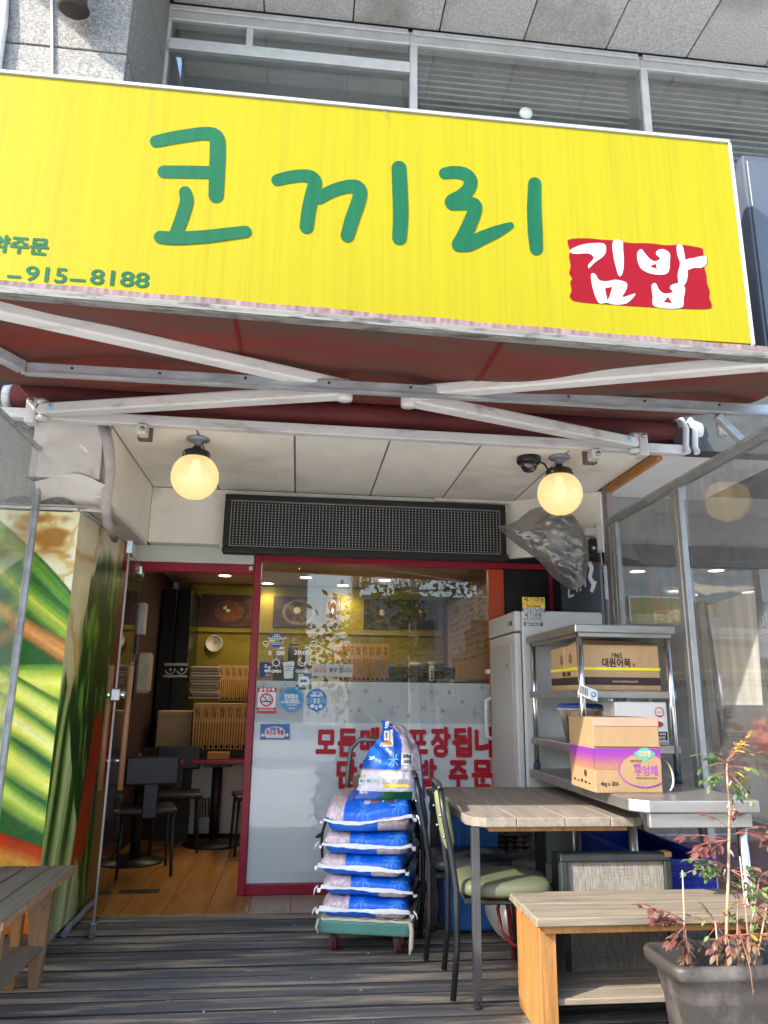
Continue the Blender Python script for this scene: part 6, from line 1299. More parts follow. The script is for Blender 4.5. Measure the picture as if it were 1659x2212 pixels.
# upright sack
us = thing('rice_sack', 'topmost rice sack standing upright against the trolley handle, with a 20kg label', 'rice sack', tuple(MW[tr.name] @ Vector((.075, .10, .73))), rz=R(-6), group='blue and white rice sacks stacked on the trolley')
YU = MW[us.name].translation.y
outl = [(758, 770), (708, 757), (0, 0)]
zz_ = lambda x, y: (603.4 + .2728 * x, 1508.6 + .2728 * y)     # close crop -> photo pixels
Lp = [(578, 800), (612, 735), (635, 690), (660, 560), (690, 480), (735, 400), (790, 340), (822, 300), (838, 240), (828, 175)]
Rp = [(1165, 800), (1157, 735), (1155, 690), (1146, 560), (1140, 480), (1122, 400), (1085, 320), (1040, 260), (985, 215), (895, 195)]
def edge(L, v):
    k = v * (len(L) - 1); i = min(int(k), len(L) - 2); f = k - i; return np.array(L[i]) * (1 - f) + np.array(L[i + 1]) * f
nu, nv = 70, 80
def upt(u, v, side):
    a, b = edge(Lp, v), edge(Rp, v); p = a * (1 - u) + b * u; x, y = zz_(*p); q = PY(x, y, YU)
    bul = math.sin(math.pi * min(max(u, 0), 1)) ** .6 * (math.sin(math.pi * (.06 + .90 * v)) ** .5) * (1 - .72 * max(0, v - .35) ** 1.1)
    nz = (fbm(np.array([u * 4]), np.array([v * 5]), 5, 3)[0] - .5) * .05 + .010 * math.sin(u * 22 + v * 8) * v + .006 * math.sin(v * 30 + u * 6)
    return q + Vector((0, (-.115 * bul - nz * bul if side > 0 else .12 * bul) + .10 * v + .02, 0))
for side, nm in ((1, 'sack_front'), (-1, 'sack_back')):
    mb = MB(); mb.grid(lambda u, v: upt(u, v, side), nu, nv); me = mb.mesh(nm, us, fix=False)
    U = np.repeat(np.linspace(0, 1, nu)[None], nv, 0).ravel(); V = np.repeat(np.linspace(0, 1, nv)[:, None], nu, 1).ravel()
    g = grain(U * 2, V * 2, 11)
    brk = sst(.05, .0, np.abs(vnoise(U * 5 + 2, V * 4 - U * 2, 3) - .5)) * .7; g = mixc(g, (.45, .36, .38), brk * (U > .6) * (V > .35))
    c = np.where((U < .60 - .05 * (V > .8))[:, None], blu * .9, g)
    c = np.where((V < .33)[:, None], wht * .93 + (fbm(U * 7, V * 7, 5)[:, None] - .5) * .06, c)
    c = mixc(c, (.50, .36, .22), sst(.006, .002, np.abs(V - .325)))
    c = np.where((U > .965)[:, None] & (V > .02)[:, None] & (V < .7)[:, None], blu * .7, c)
    foot = V < .115
    c = np.where((foot & (U < .36))[:, None], np.array((.10, .30, .62)), c); c = np.where((foot & (U >= .36) & (U < .80))[:, None], np.array((.08, .36, .20)), c)
    paint(me, c); link(nm, me, sackm, us)
def on_us(p, d_=.004):
    x, y = zz_(*p)
    # find the sheet depth under this pixel
    best = None
    v_lo = (800 - p[1]) / 625.
    for k in range(40):
        v = k / 39; a, b = edge(Lp, v), edge(Rp, v); u = (p[0] - a[0]) / (b[0] - a[0]); yy_ = a[1] * (1 - u) + b[1] * u
        if best is None or abs(yy_ - p[1]) < best[0]: best = (abs(yy_ - p[1]), u, v)
    q = upt(min(max(best[1], .02), .98), best[2], 1); return PY(x, y, q.y - d_)
def upatch(nm, pts, m, d_): 
    n_ = []
    for i in range(len(pts)):
        a, b = np.array(pts[i], float), np.array(pts[(i + 1) % len(pts)], float)
        for k in range(4): n_.append(tuple(a + (b - a) * k / 4))
    c0 = np.mean(np.array(pts, float), 0); q = [on_us(tuple(c0), d_)] + [on_us(p, d_) for p in n_]
    return MB().add(q, [(0, i, i % len(n_) + 1) for i in range(1, len(n_) + 1)]).build(nm, m, us, fix=False)
def utext(s, x, y, h, w, m, d_=.008, up=None, bold=.001):
    o = on_us((x, y), d_); k = .2728 * (PY(900, 1600, o.y).x - PY(850, 1600, o.y).x) / 50
    text('sack_lettering', s, h * k / .73, m, us, o, width=w * k, bold=bold)
upatch('white_frame', [(765, 378), (900, 382), (902, 225), (838, 215), (826, 300)], tx_, .005); upatch('orange_panel', [(800, 366), (890, 370), (894, 250), (842, 246), (834, 300)], ob_, .007); upatch('navy_panel', [(838, 240), (896, 244), (896, 205), (830, 180)], sbk, .0075)
utext('미', 862, 345, 80, 66, tx_, .011, bold=.003); utext('토', 855, 236, 46, 44, tx_, .0115, bold=.002); utext('米', 902, 530, 78, 78, M('sack_pale_blue', (.22, .45, .75), .5), .008, bold=.001)
upatch('weight_label', [(965, 525), (1052, 530), (1056, 436), (968, 430)], tx_, .006); utext('20kg', 1012, 468, 26, 70, bi, .010, bold=.0012)
for k in range(11): upatch('barcode_line', [(980 + 6.4 * k, 514), (982.5 + 6.4 * k + (k % 3), 514), (982.5 + 6.4 * k + (k % 3), 486), (980 + 6.4 * k, 486)], bi, .009)
upatch('flag_mark', [(703, 492), (755, 475), (752, 455), (708, 460)], tx_, .006)
for k in range(9): upatch('fine_print', [(762 + 15 * k, 472), (773 + 15 * k, 472), (773 + 15 * k, 456), (762 + 15 * k, 456)], M('sack_dark_blue', (.03, .12, .38), .5), .006)
for k in range(3):
    upatch('cooking_panel', [(628 + 55 * k, 676), (672 + 55 * k, 678), (674 + 55 * k, 632), (632 + 55 * k, 630)], M('pale_panel', (.55, .66, .70), .5), .006)
    upatch('cooking_picture', [(636 + 55 * k, 664), (663 + 55 * k, 664), (660 + 55 * k, 645), (640 + 55 * k, 642)], M('grey_picture', (.16, .2, .22), .5) if k < 2 else M('green_picture', (.35, .5, .2), .5), .008)
upatch('yellow_mark', [(652, 616), (686, 617), (686, 605), (653, 604)], M('sack_yellow', (.75, .56, .06), .5), .006); upatch('yellow_line', [(822, 702), (1030, 706), (1031, 684), (824, 678)], _mats['sack_yellow'], .006)
fine = M('fine_print', (.25, .24, .26), .6)
for k in range(5):      # rows of print too fine to read
    x_ = 822
    while x_ < 1035 - 14 * (k % 2):
        wd = rng.uniform(6, 20); yk = 640 + 9 * k + (x_ - 822) * .03; upatch('fine_print', [(x_, yk), (x_ + wd, yk), (x_ + wd, yk - 5), (x_, yk - 5)], fine, .006); x_ += wd + rng.uniform(3, 7)
utext('토미', 665, 752, 24, 60, tx_, .008)
# paper bag and black hose behind the pile
pb_ = thing('paper_bag', 'folded brown paper bag tucked behind the rice sacks', 'paper bag', (.20, 4.75, 0))
MB().hexa([PY(862 - 0, 1728, 4.8) + Vector(q) for q in [(-.09 - .20, 0, -.70), (.0 - .2, 0, -.70), (0 - .2, .03, -.70), (-.09 - .2, .03, -.70), (-.085 - .2, -.01, .14), (-.0 - .2, -.01, .16), (0 - .2, .01, .16), (-.085 - .2, .01, .14)]]).build('body', M('kraft_bag', (.26, .18, .11), .8, bump=.4, bscale=16), pb_, bevel=.006)
hz_ = thing('black_hook', 'curved black plastic handle sticking out left of the rice sacks', 'handle', (.1, 4.7, .4))
MB().tube([PY(*zz_(x, y), 4.55) for x, y in ((520, 820), (450, 860), (395, 920), (360, 1000), (340, 1060), (335, 1150), (340, 1250), (365, 1290), (400, 1295))], .008, 8).build('handle', rubber, hz_)
MB().tube([PY(*zz_(x, y), 4.55) for x, y in ((350, 1060), (315, 1090), (285, 1100))], [.008, .012, .004], 8).build('hook_tip', rubber, hz_)
# ------------------------------------------------------------------ inside the restaurant
inn = thing('restaurant_interior', 'yellow walled restaurant room seen through the glass', 'room', (.3, 7, 0))
ywall = M('mustard_wall', (.20, .155, .012), .7, var=.1, scale=2); ywall2 = M('mustard_band', (.25, .20, .014), .7, var=.08, scale=2)
YB_ = 8.4
MB().box(-1.35, 1.75, YB_, YB_ + .05, 0, 2.6).build('back_wall', ywall, inn)
MB().box(-1.2, 1.6, YB_ - .03, YB_ - .001, 1.93, 2.44).build('picture_band', ywall2, inn)
MB().box(-1.45, -1.40, 5.42, 8.4, 0, 2.6).build('left_wall', M('dark_maroon_wall', (.035, .012, .012), .6), inn)
MB().box(1.62, 1.67, 5.45, 8.4, 0, 2.6).build('right_wall', M('dark_red_wall', (.10, .02, .016), .6), inn)
MB().box(-1.5, 1.75, 5.42, 8.45, 2.46, 2.52).build('ceiling', M('warm_ceiling', (.42, .33, .22), .7, var=.04), inn)
MB().box(-.02, 1.10, 5.75, 6.2, 2.26, 2.455).build('ceiling_box', M('beige_ceiling_box', (.38, .24, .11), .5), inn, bevel=.004)
MB().box(-1.5, -.30, 5.43, 5.5, 2.24, 2.6).build('lintel', bm_in, inn)
MB().box(-.3, 2.1, 5.43, 5.5, 2.24, 2.6).build('lintel', bm_in, inn)
warm = (1.0, .80, .50)
lit = EM('lit_downlight', (1.0, .86, .62), 3.0)
DL = ['downlight over the glass door opening', 'downlight just right of the red mullion', 'downlight left of the beige ceiling box edge in the second row', 'downlight in the middle of the restaurant ceiling, back row', 'downlight right of the middle, in front of the last food photographs', 'downlight at the foot of the beige ceiling box']
NL = ['upper downlight beside the middle screen post in the next shop', 'double looking downlight left of the middle screen post', 'wide downlight low beside the middle screen post', 'lowest left downlight above the gimbap poster', 'small downlight touching the middle screen post', 'downlight at the far right edge of the next shop', 'downlight above the slanted white paper', 'downlight just over the slanted white paper edge']
def down(x, y):
    p = PZ(x, y, 2.459); t = thing('downlight', DL.pop(0), 'light', p, group='downlights in the restaurant ceiling')
    MB().lathe([(0, 0), (.058, 0), (.062, -.003), (.058, -.004), (0, -.003)], p, n=24).build('diffuser', lit, t)
    MB().lathe([(.062, 0), (.078, 0), (.076, -.006), (.062, -.005)], p, n=24).build('trim_ring', whitepl, t)
    ld = bpy.data.lights.new('downlight', 'SPOT'); ld.energy = 3.3; ld.color = warm; ld.spot_size = R(140); ld.spot_blend = .6; ld.shadow_soft_size = .06
    lo = bpy.data.objects.new('downlight_lamp', ld); COL.objects.link(lo); lo.parent = t; lo.location = (0, 0, -.02)
for q in ((486, 1243), (578, 1260), (661, 1247), (741, 1264), (831, 1253), (660, 1228)): down(*q)
def BW(x, y, d=0.): return PY(x, y, YB_ - .03 - d)
# five food photographs along the wall: a bowl on a table, each its own dish
def dish(seed, bowl, food, acc, bg):
    def f(u, v):
        x = (u - .5) * 1.5; y = (v - .5); r = np.hypot(x * .95, y * 1.1); n_ = fbm(u * 14, v * 12, seed, 4)
        c = mixc(np.array(bg) * .8, np.array(bg) * 1.25, sst(.35, .65, fbm(u * 3, v * 3, seed + 2))); c = c + np.zeros((len(u), 3))
        c = mixc(c, bowl, sst(.49, .44, r)); c = c * .72; fd = mixc(np.array(food) * .62, np.array(acc) * .62, sst(.40, .60, n_)); fd = mixc(fd, np.array((.30, .34, .16)) * .8, sst(.52, .62, fbm(u * 22, v * 18, seed + 8))); c = mixc(c, fd, sst(.41, .36, r + .05 * (n_ - .5)))
        c = mixc(c, (.93, .90, .80), sst(.12, .10, np.hypot(x + .05, y - .06)) * sst(.4, .5, n_)); return c + (fbm(u * 40, v * 30, seed + 5, 2) - .45)[:, None] * .16
    return f
pics = [(432, 556, 1288, 1352, dish(1, (.30, .22, .18), (.72, .44, .22), (.85, .30, .16), (.40, .24, .22))), (590, 700, 1292, 1354, dish(2, (.70, .66, .60), (.45, .16, .14), (.75, .68, .5), (.42, .34, .32))), (703, 735, 1292, 1354, dish(3, (.8, .7, .65), (.5, .2, .2), (.7, .5, .4), (.55, .42, .42))), (786, 868, 1296, 1358, dish(4, (.12, .12, .12), (.50, .20, .14), (.25, .34, .14), (.22, .17, .16))), (870, 945, 1298, 1358, dish(5, (.16, .14, .13), (.48, .24, .12), (.36, .36, .16), (.24, .18, .15)))]
for i, (xa, xb, ya, yb2, f) in enumerate(pics):
    lab = ['food photograph of a noodle bowl above the wall clock', 'food photograph of a pale bowl with dark red stew', 'narrow pinkish food photograph beside the pale bowl picture', 'food photograph of a black bowl on a dark table', 'food photograph of greens in a dark dish, nearest the menu board'][i]
    p, q = BW(xa, yb2), BW(xb, ya); t = thing('food_picture', lab, 'picture', (p.x, p.y, p.z), group='food photographs along the restaurant wall')
    printed('photo_print', [(p.x, YB_ - .045, p.z), (q.x, YB_ - .045, p.z), (q.x, YB_ - .045, q.z), (p.x, YB_ - .045, q.z)], 70, 44, f, INK, t)
    MB().box(p.x - .006, q.x + .006, YB_ - .043, YB_ - .031, p.z - .006, q.z + .006).build('backing', dark, t)
ck = thing('wall_clock', 'round white clock on the mustard wall showing two o clock', 'clock', BW(463, 1390))
c = BW(463, 1390); rr = (BW(481, 1390) - BW(463, 1390)).length
MB().lathe([(0, .012), (rr * .9, .012), (rr * .92, .03), (rr, .03), (rr, 0), (0, 0)], c, (0, -1, 0), 32).build('case', M('clock_white', (.62, .58, .50), .5), ck)
MB().bar(c + Vector((0, -.016, 0)), c + Vector((0, -.016, rr * .68)), .006, .002, (0, 1, 0)).build('minute_hand', bi, ck); MB().bar(c + Vector((0, -.018, 0)), c + Vector((rr * .42, -.018, rr * .22)), .007, .002, (0, 1, 0)).build('hour_hand', bi, ck)
for k in range(12): q = Vector((math.sin(k * math.pi / 6), 0, math.cos(k * math.pi / 6))); MB().bar(c + q * rr * .74 + Vector((0, -.014, 0)), c + q * rr * .84 + Vector((0, -.014, 0)), .003, .001, (0, 1, 0)).build('hour_mark', bi, ck)
# tall black refrigerator doors at the left with pale emblems
fr_ = thing('black_refrigerator', 'tall black two door refrigerator at the left of the mustard wall', 'refrigerator', (-1.2, 7.6, 0))
a = PY(352, 1300, 7.7); b = PY(414, 1300, 7.7)
mb_ = M('glossy_black_door', (.008, .009, .010), .25, var=.2)
MB().box(a.x, (a.x + b.x) / 2 - .004, 7.7, 8.35, .0, 2.30).build('door_panel', mb_, fr_, bevel=.006); MB().box((a.x + b.x) / 2 + .004, b.x, 7.7, 8.35, .0, 2.30).build('door_panel', mb_, fr_, bevel=.006)
for px in (367, 392):
    c = PY(px, 1446, 7.69); em = M('silver_emblem', (.38, .37, .35), .4, .3)
    mb = MB(); mb.tube([c + Vector((.045 * math.cos(t_), 0, .045 * math.sin(t_))) for t_ in [math.pi * k / 14 for k in range(-13, 2)]], .007, 6); mb.box(c.x - .055, c.x + .055, c.y - .003, c.y, c.z + .035, c.z + .06); mb.box(c.x - .06, c.x + .06, c.y - .003, c.y, c.z - .075, c.z - .055); mb.lathe([(0, 0), (.018, 0), (0, .004)], c + Vector((0, 0, -.005)), (0, -1, 0), 10); mb.build('emblem', em, fr_)
# counter, trays, lace cloths, freezer, tables
ct = thing('dark_counter', 'dark brown counter with silver drawer handles at the back left', 'counter', (-1.1, 7.4, 0))
z_c = PY(370, 1618, 7.3).z
MB().box(-1.40, PY(412, 1700, 7.3).x, 7.3, 7.9, 0, z_c).build('cabinet', M('dark_walnut', (.030, .022, .018), .45, scale=4, stretch=(1, 1, 6)), ct, bevel=.004)
for px in (280, 362):
    p = PY(px, 1631, 7.28); MB().box(p.x - .10, p.x + .10, 7.265, 7.285, p.z - .012, p.z + .012).build('drawer_handle', chrome, ct, bevel=.004)
    MB().box(p.x - .15, p.x + .15, 7.288, 7.299, p.z - .09, p.z + .05).build('drawer_front', M('dark_walnut', (.030, .022, .018), .45), ct, bevel=.003)
bxi = thing('beige_board', 'plain beige box standing on the dark counter', 'box', (-1.1, 7.5, z_c))
p, q = PY(335, 1614, 7.4), PY(416, 1536, 7.4); MB().box(p.x, q.x, 7.4, 7.7, z_c + .001, q.z).build('body', M('beige_card', (.40, .27, .14), .7, var=.05), bxi, bevel=.004)
lid_line = MB().box(p.x - .001, q.x + .001, 7.398, 7.40, q.z - .05, q.z - .046).build('seam', dark, bxi)
cf = thing('chest_freezer', 'white chest freezer with a vent grille under the lace cloth', 'freezer', (-.8, 7.2, 0))
wf = M('warm_white_freezer', (.52, .50, .47), .4, var=.05)
zf = PY(470, 1650, 7.35).z
MB().box(PY(405, 1760, 7.35).x, -.25, 7.35, 8.0, .04, zf).build('body', wf, cf, bevel=.01)
mb = MB()
for i in range(8):
    for j in range(5):
        p = PY(425 + i * 6.4, 1727 + j * 8.6, 7.345); mb.box(p.x - .009, p.x + .009, 7.344, 7.349, p.z - .016, p.z + .016)
mb.build('vent_slots', black, cf)
lace = M('beige_lace', (.60, .47, .30), .85, scale=12, var=.08, attr='ink')
def lacef(cols):
    def f(u, v):
        s = .5 + .5 * np.cos(u * cols * 2 * np.pi); c = mixc((.92, .82, .62), (.66, .54, .37), sst(.5, .9, s) * (v < .62)); c = c + np.zeros((len(u), 3))
        pu = (u * cols / 3) % 1; pic = (np.abs(pu - .5) < .30) & (v > .70) & (v < .92); c = np.where(pic[:, None], mixc((.60, .47, .32), (.88, .76, .56), sst(.4, .6, vnoise(u * cols * 4, v * 40, 3))), c)
        arch = np.abs((v - .58) - .04 * np.abs(np.cos(u * cols * np.pi))) < .016; c = np.where(arch[:, None], np.array((1., .90, .70)), c)
        hol = (np.hypot((u * cols / 2 % 1 - .5) * .6, (v - .06) * 4) < .16); return np.where(hol[:, None], np.array((.10, .07, .04)), c)
    return f
def lace_cloth(label, x0, x1, y0, y1, Y, cols):
    p, q = PY(x0, y1, Y), PY(x1, y0, Y); t = thing('lace_cloth', label, 'cloth', (p.x, Y, p.z), group='beige lace cloths in the restaurant')
    printed('lace', [(p.x, Y, p.z), (q.x, Y, p.z), (q.x, Y, q.z), (p.x, Y, q.z)], 150, 70, lacef(cols), lace, t, disp=lambda u, v: np.stack([0 * u, -.012 * np.sin(u * cols * 6.28) * (1 - v) - .01, -.008 * np.abs(np.sin(u * cols * 3.14)) * (1 - v)], -1))
    MB().box(p.x, q.x, Y + .004, Y + .35, q.z - .006, q.z + .002).build('top_fold', M('beige_lace_top', (.42, .31, .18), .85), t)
lace_cloth('large beige lace cloth over the white chest freezer in the doorway', 413, 560, 1521, 1617, 7.30, 24)
lace_cloth('beige lace cloth hanging at the back wall behind the doorway', 468, 560, 1438, 1512, 7.9, 20)
lace_cloth('beige lace cloth with picture squares behind the window glass', 720, 840, 1392, 1470, 7.6, 24)
MB().box(PY(413, 1600, 7.32).x, -.25, 7.33, 8.0, zf + .002, PY(470, 1524, 7.3).z - .008).build('covered_cabinet', bm_in, cf)
ty = thing('tray_stack', 'stack of folded grey cloths beside the lace cloth', 'stack', PY(440, 1512, 7.8))
for k in range(12):
    p = PY(441 + rng.uniform(-3, 3), 1508 - 6 * k, 7.8); w = .145 + rng.uniform(-.015, .01)
    MB().box(p.x - w, p.x + w, 7.8, 8.05, p.z - .012, p.z + .012).build('folded_cloth', M('grey_folded_cloth_%d' % (k % 3), [(.26, .22, .20), (.17, .15, .14), (.34, .29, .26)][k % 3], .85), ty, bevel=.009, seg=2)
rt = thing('cafe_table', 'red topped table on a black pedestal in the doorway', 'table', (-.6, 6.9, 0))
rtm = M('red_table_top', (.22, .012, .015), .3, var=.08)
p = PY(411, 1643, 7.0); zt_ = p.z
MB().box(p.x, -.36, 7.0, 7.29, zt_ - .03, zt_).build('top', rtm, rt, bevel=.004)
pc = PY(468, 1700, 7.15); MB().tube([(pc.x, 7.15, .02), (pc.x, 7.15, zt_ - .031)], .045, 14).build('pedestal', black, rt); MB().lathe([(0, 0), (.26, 0), (.26, .012), (.10, .03), (.05, .04), (0, .04)], (pc.x, 7.1, 0.001), n=28).build('base', black, rt)
MB().box(pc.x - .12, pc.x + .12, 7.05, 7.25, zt_ - .06, zt_ - .031).build('support_plate', dark, rt)
ob2 = thing('wooden_box', 'small orange wooden box on the red table', 'box', PY(470, 1640, 7.1)); p, q = PY(447, 1641, 7.1), PY(495, 1625, 7.1); MB().box(p.x, q.x, 7.1, 7.2, zt_ + .001, q.z).build('body', M('honey_wood', (.42, .19, .03), .4, scale=5, stretch=(1, 1, 6)), ob2, bevel=.003)
rt2 = thing('cafe_table', 'red table seen through the glass door', 'table', (-1.1, 6.4, 0)); p, q = PY(300, 1656, 6.1), PY(372, 1656, 6.1); z2_ = p.z
MB().box(-1.38, q.x, 6.1, 6.7, z2_ - .03, z2_).build('top', rtm, rt2, bevel=.004); MB().box(-1.37, q.x - .02, 6.12, 6.15, z2_ - .14, z2_ - .031).build('apron', rtm, rt2); MB().box(q.x - .05, q.x - .02, 6.151, 6.6, z2_ - .14, z2_ - .031).build('apron', rtm, rt2); MB().tube([(-1.2, 6.4, .02), (-1.2, 6.4, z2_ - .031)], .04, 12).build('pedestal', black, rt2); MB().lathe([(0, 0), (.22, 0), (.22, .012), (.05, .03), (0, .03)], (-1.2, 6.4, .001), n=24).build('base', black, rt2)
blk = M('black_seat', (.012, .012, .013), .4)
def dchair(label, loc, rz):
    t = thing('cafe_chair', label, 'chair', loc, rz=rz, group='black chairs in the restaurant')
    MB().box(-.20, .20, -.20, .20, .42, .46).build('seat', blk, t, world=False, bevel=.018, seg=2)
    for sx in (1, -1):
        for sy in (1, -1): MB().tube([(.17 * sx, .17 * sy, .42), (.185 * sx, .185 * sy, .005)], .012, 8).build('leg', dark, t, world=False)
    MB().box(-.05, .05, .19, .215, .40, .75).build('back_stay', dark, t, world=False, bevel=.006); MB().box(-.19, .19, .185, .22, .62, .82).build('backrest', blk, t, world=False, bevel=.03, seg=3)
dchair('black chair nearest the open glass door', (-1.07, 6.02, 0), R(195)); dchair('black chair behind the red table by the dark counter', (-.98, 6.85, 0), R(10)); dchair('black chair half hidden by the red mullion', (-.30, 6.75, 0), R(-80))
dp = thing('cup_dispenser', 'white paper box and grey dispenser on the left restaurant wall', 'dispenser', (-1.36, 6.0, 1.5))
p = PY(307, 1330, 5.9); MB().box(p.x - .05, p.x + .02, 5.9, 6.0, p.z - .14, p.z + .10).build('paper_box', M('white_card', (.5, .46, .42), .6), dp, bevel=.004); p = PY(310, 1450, 5.9); MB().box(p.x - .06, p.x + .05, 5.9, 6.0, p.z - .16, p.z + .14).build('cream_board', M('cream_board', (.46, .38, .24), .6), dp, bevel=.02); MB().tube([(p.x - .07, 5.87, p.z - .2), (p.x - .07, 5.87, p.z + .25)], .018, 8).build('pipe', dark, dp)
# right side: menu board, shelf, cups
mn = thing('menu_board', 'large pale handwritten menu board on the right wall behind the glass', 'menu', (1.6, 6.6, 1.6))
def menu(u, v):
    c = np.full((len(u), 3), .62) * np.array((.86, .72, .60)); tx = (vnoise(u * 34, v * 120, 3) > .55) & (np.abs((v * 16) % 1 - .5) < .28) & (u > .08) & (u < .92) & (v > .35) & (v < .93); c = np.where(tx[:, None], np.array((.28, .2, .18)), c)
    c = np.where((np.hypot((u - .80) * 1.2, (v - .42)) < .035)[:, None], np.array((.15, .16, .4)), c); return mixc(c, (.22, .12, .06), sst(.10, .05, np.hypot((u - .86) * .9, (v - .16) * .5)))
printed('menu_print', [(1.60, 8.05, 1.22), (1.60, 5.60, 1.22), (1.60, 5.60, 2.22), (1.60, 8.05, 2.22)], 90, 110, menu, INK, mn)
MB().box(1.602, 1.615, 5.58, 8.07, 1.20, 2.24).build('backing', dark, mn)
sh = thing('back_shelf', 'dark counter shelf with kitchen things behind the window', 'shelf', (.8, 7.6, 1.1))
p = PY(850, 1440, 7.7); MB().box(PY(560, 1450, 7.7).x, 1.6, 7.7, 8.2, p.z - .04, p.z).build('shelf_board', dark, sh); MB().box(-.25, 1.6, 7.75, 8.2, 0, p.z - .041).build('cabinet', M('dark_walnut', (.030, .022, .018), .45), sh)
for k, (px, h_, w_, cc_) in enumerate(((600, .16, .05, (.2, .18, .16)), (632, .22, .05, (.04, .04, .05)), (660, .20, .04, (.05, .05, .06)), (905, .05, .10, (.3, .28, .24)), (940, .06, .09, (.2, .16, .12)))):
    q = PY(px, 1440, 7.78); t = thing('kitchen_jar', ['squat grey jar', 'tall black jar', 'thin black jar', 'wide pale dish', 'brown lidded dish'][k] + ' on the shelf behind the window', 'jar', (q.x, 7.78, p.z))
    MB().lathe([(0, 0), (w_, 0), (w_ * 1.05, h_ * .8), (w_ * .8, h_ * .9), (0, h_ * .9)], (q.x, 7.8, p.z + .001), n=16).build('body', M('jar_%d' % k, cc_, .4), t); MB().lathe([(0, h_ * .9), (w_ * .85, h_ * .9), (w_ * .85, h_), (0, h_)], (q.x, 7.8, p.z + .002), n=16).build('lid', M('jar_lid_%d' % k, tuple(min(1, x * 1.6) for x in cc_), .4), t)
gl2 = thing('glass_cabinet', 'small steel edged glass cabinet beside the right window post', 'cabinet', (1.3, 5.9, .9))
p = PY(1000, 1436, 5.9); MB().box(1.17, 1.55, 5.85, 6.4, 1.375, 1.40).build('top', steel, gl2, bevel=.003); MB().box(1.175, 1.195, 5.86, 5.88, .9, 1.374).build('post', steel, gl2); MB().box(1.53, 1.55, 5.86, 5.88, .9, 1.374).build('post', steel, gl2); MB().box(1.2, 1.53, 6.3, 6.32, .9, 1.374).build('back_sheet', M('dull_tin', (.2, .2, .18), .4, .5), gl2); MB().box(1.2, 1.53, 5.9, 6.29, 1.1, 1.12).build('tray', M('brass_tray', (.4, .28, .08), .4, .6), gl2)
rm = thing('remote_control', 'white remote control hanging beside the lace cloth', 'remote control', PY(933, 1455, 7.55)); q = PY(933, 1455, 7.55); MB().box(q.x - .025, q.x + .025, 7.55, 7.57, q.z - .075, q.z + .075).build('body', whitepl, rm, bevel=.006)
for k in range(3): MB().box(q.x - .012, q.x + .012, 7.547, 7.55, q.z - .05 + .03 * k, q.z - .038 + .03 * k).build('button', dark, rm)
up = bpy.data.lights.new('room_fill', 'AREA'); up.energy = 3.0; up.color = warm; up.size = 1.6; up.shape = 'SQUARE'
uo = bpy.data.objects.new('room_fill_light', up); COL.objects.link(uo); uo.parent = inn; uo.location = Vector((.2, 7.0, 2.43)) - Vector((.3, 7, 0))  # added area fill for the room, no fixture of its own

# ------------------------------------------------------------------ next shop beyond the clear side screen
nx = thing('neighbour_shop', 'dim front of the next shop seen through the clear side screen', 'shop', (3.2, 5.0, 0))
gw = M('grey_plaster', (.30, .285, .28), .7, var=.06, scale=2)
MB().box(2.12, 6, 5.02, 5.12, 2.34, 2.72).build('header_panel', gw, nx); MB().box(2.12, 6, 4.98, 5.019, 2.19, 2.335).build('dark_band', M('dark_taupe', (.06, .052, .05), .6), nx)
MB().box(2.13, 6, 5.03, 5.036, .35, 2.188).build('shop_glass', glassm, nx); MB().box(2.12, 6, 5.0, 5.1, 0, .345).build('stall_riser', M('maroon_riser', (.12, .02, .02), .5), nx)
MB().box(2.12, 6, 7.4, 7.45, 0, 2.6).build('back_wall', M('brown_grey_wall', (.14, .115, .10), .7), nx); MB().box(2.12, 6, 5.12, 7.4, 2.42, 2.46).build('ceiling', M('shop_ceiling', (.30, .25, .20), .7), nx); MB().box(2.12, 6, 5.1, 7.4, -.2, -.01).build('shop_floor', M('brown_floor', (.1, .07, .05), .5), nx); MB().box(5.9, 6, 5.12, 7.4, 0, 2.5).build('side_wall', bm_in, nx)
MB().box(2.101, 2.118, 5.03, 7.4, 0, 2.5).build('party_wall', M('brown_grey_wall', (.14, .115, .10), .7), nx)
MB().box(3.28, 3.36, 4.99, 5.06, .346, 2.186).build('glazing_bar', gpost, nx)
lit2 = EM('lit_shop_downlight', (1.0, .84, .52), 3.5)
for k, (x, y) in enumerate(((1440, 1201), (1377, 1234), (1447, 1270), (1365, 1280), (1478, 1277), (1645, 1202), (1547, 1232), (1578, 1278))):
    p = PZ(x, y, 2.418); t = thing('downlight', NL[k], 'light', p, group='downlights in the next shop'); MB().lathe([(0, 0), (.066, 0), (.066, -.003), (0, -.003)], p, n=20).build('diffuser', lit2, t); MB().lathe([(.068, 0), (.084, 0), (.082, -.006), (.068, -.005)], p, n=20).build('trim_ring', whitepl, t)
ld = bpy.data.lights.new('shop_fill', 'AREA'); ld.energy = 4; ld.color = warm; ld.size = 1.8
lo = bpy.data.objects.new('shop_fill_light', ld); COL.objects.link(lo); lo.parent = nx; lo.location = Vector((3.6, 6.2, 2.40)) - Vector((3.2, 5.0, 0))  # fill light added to brighten the next shop, not a fitting
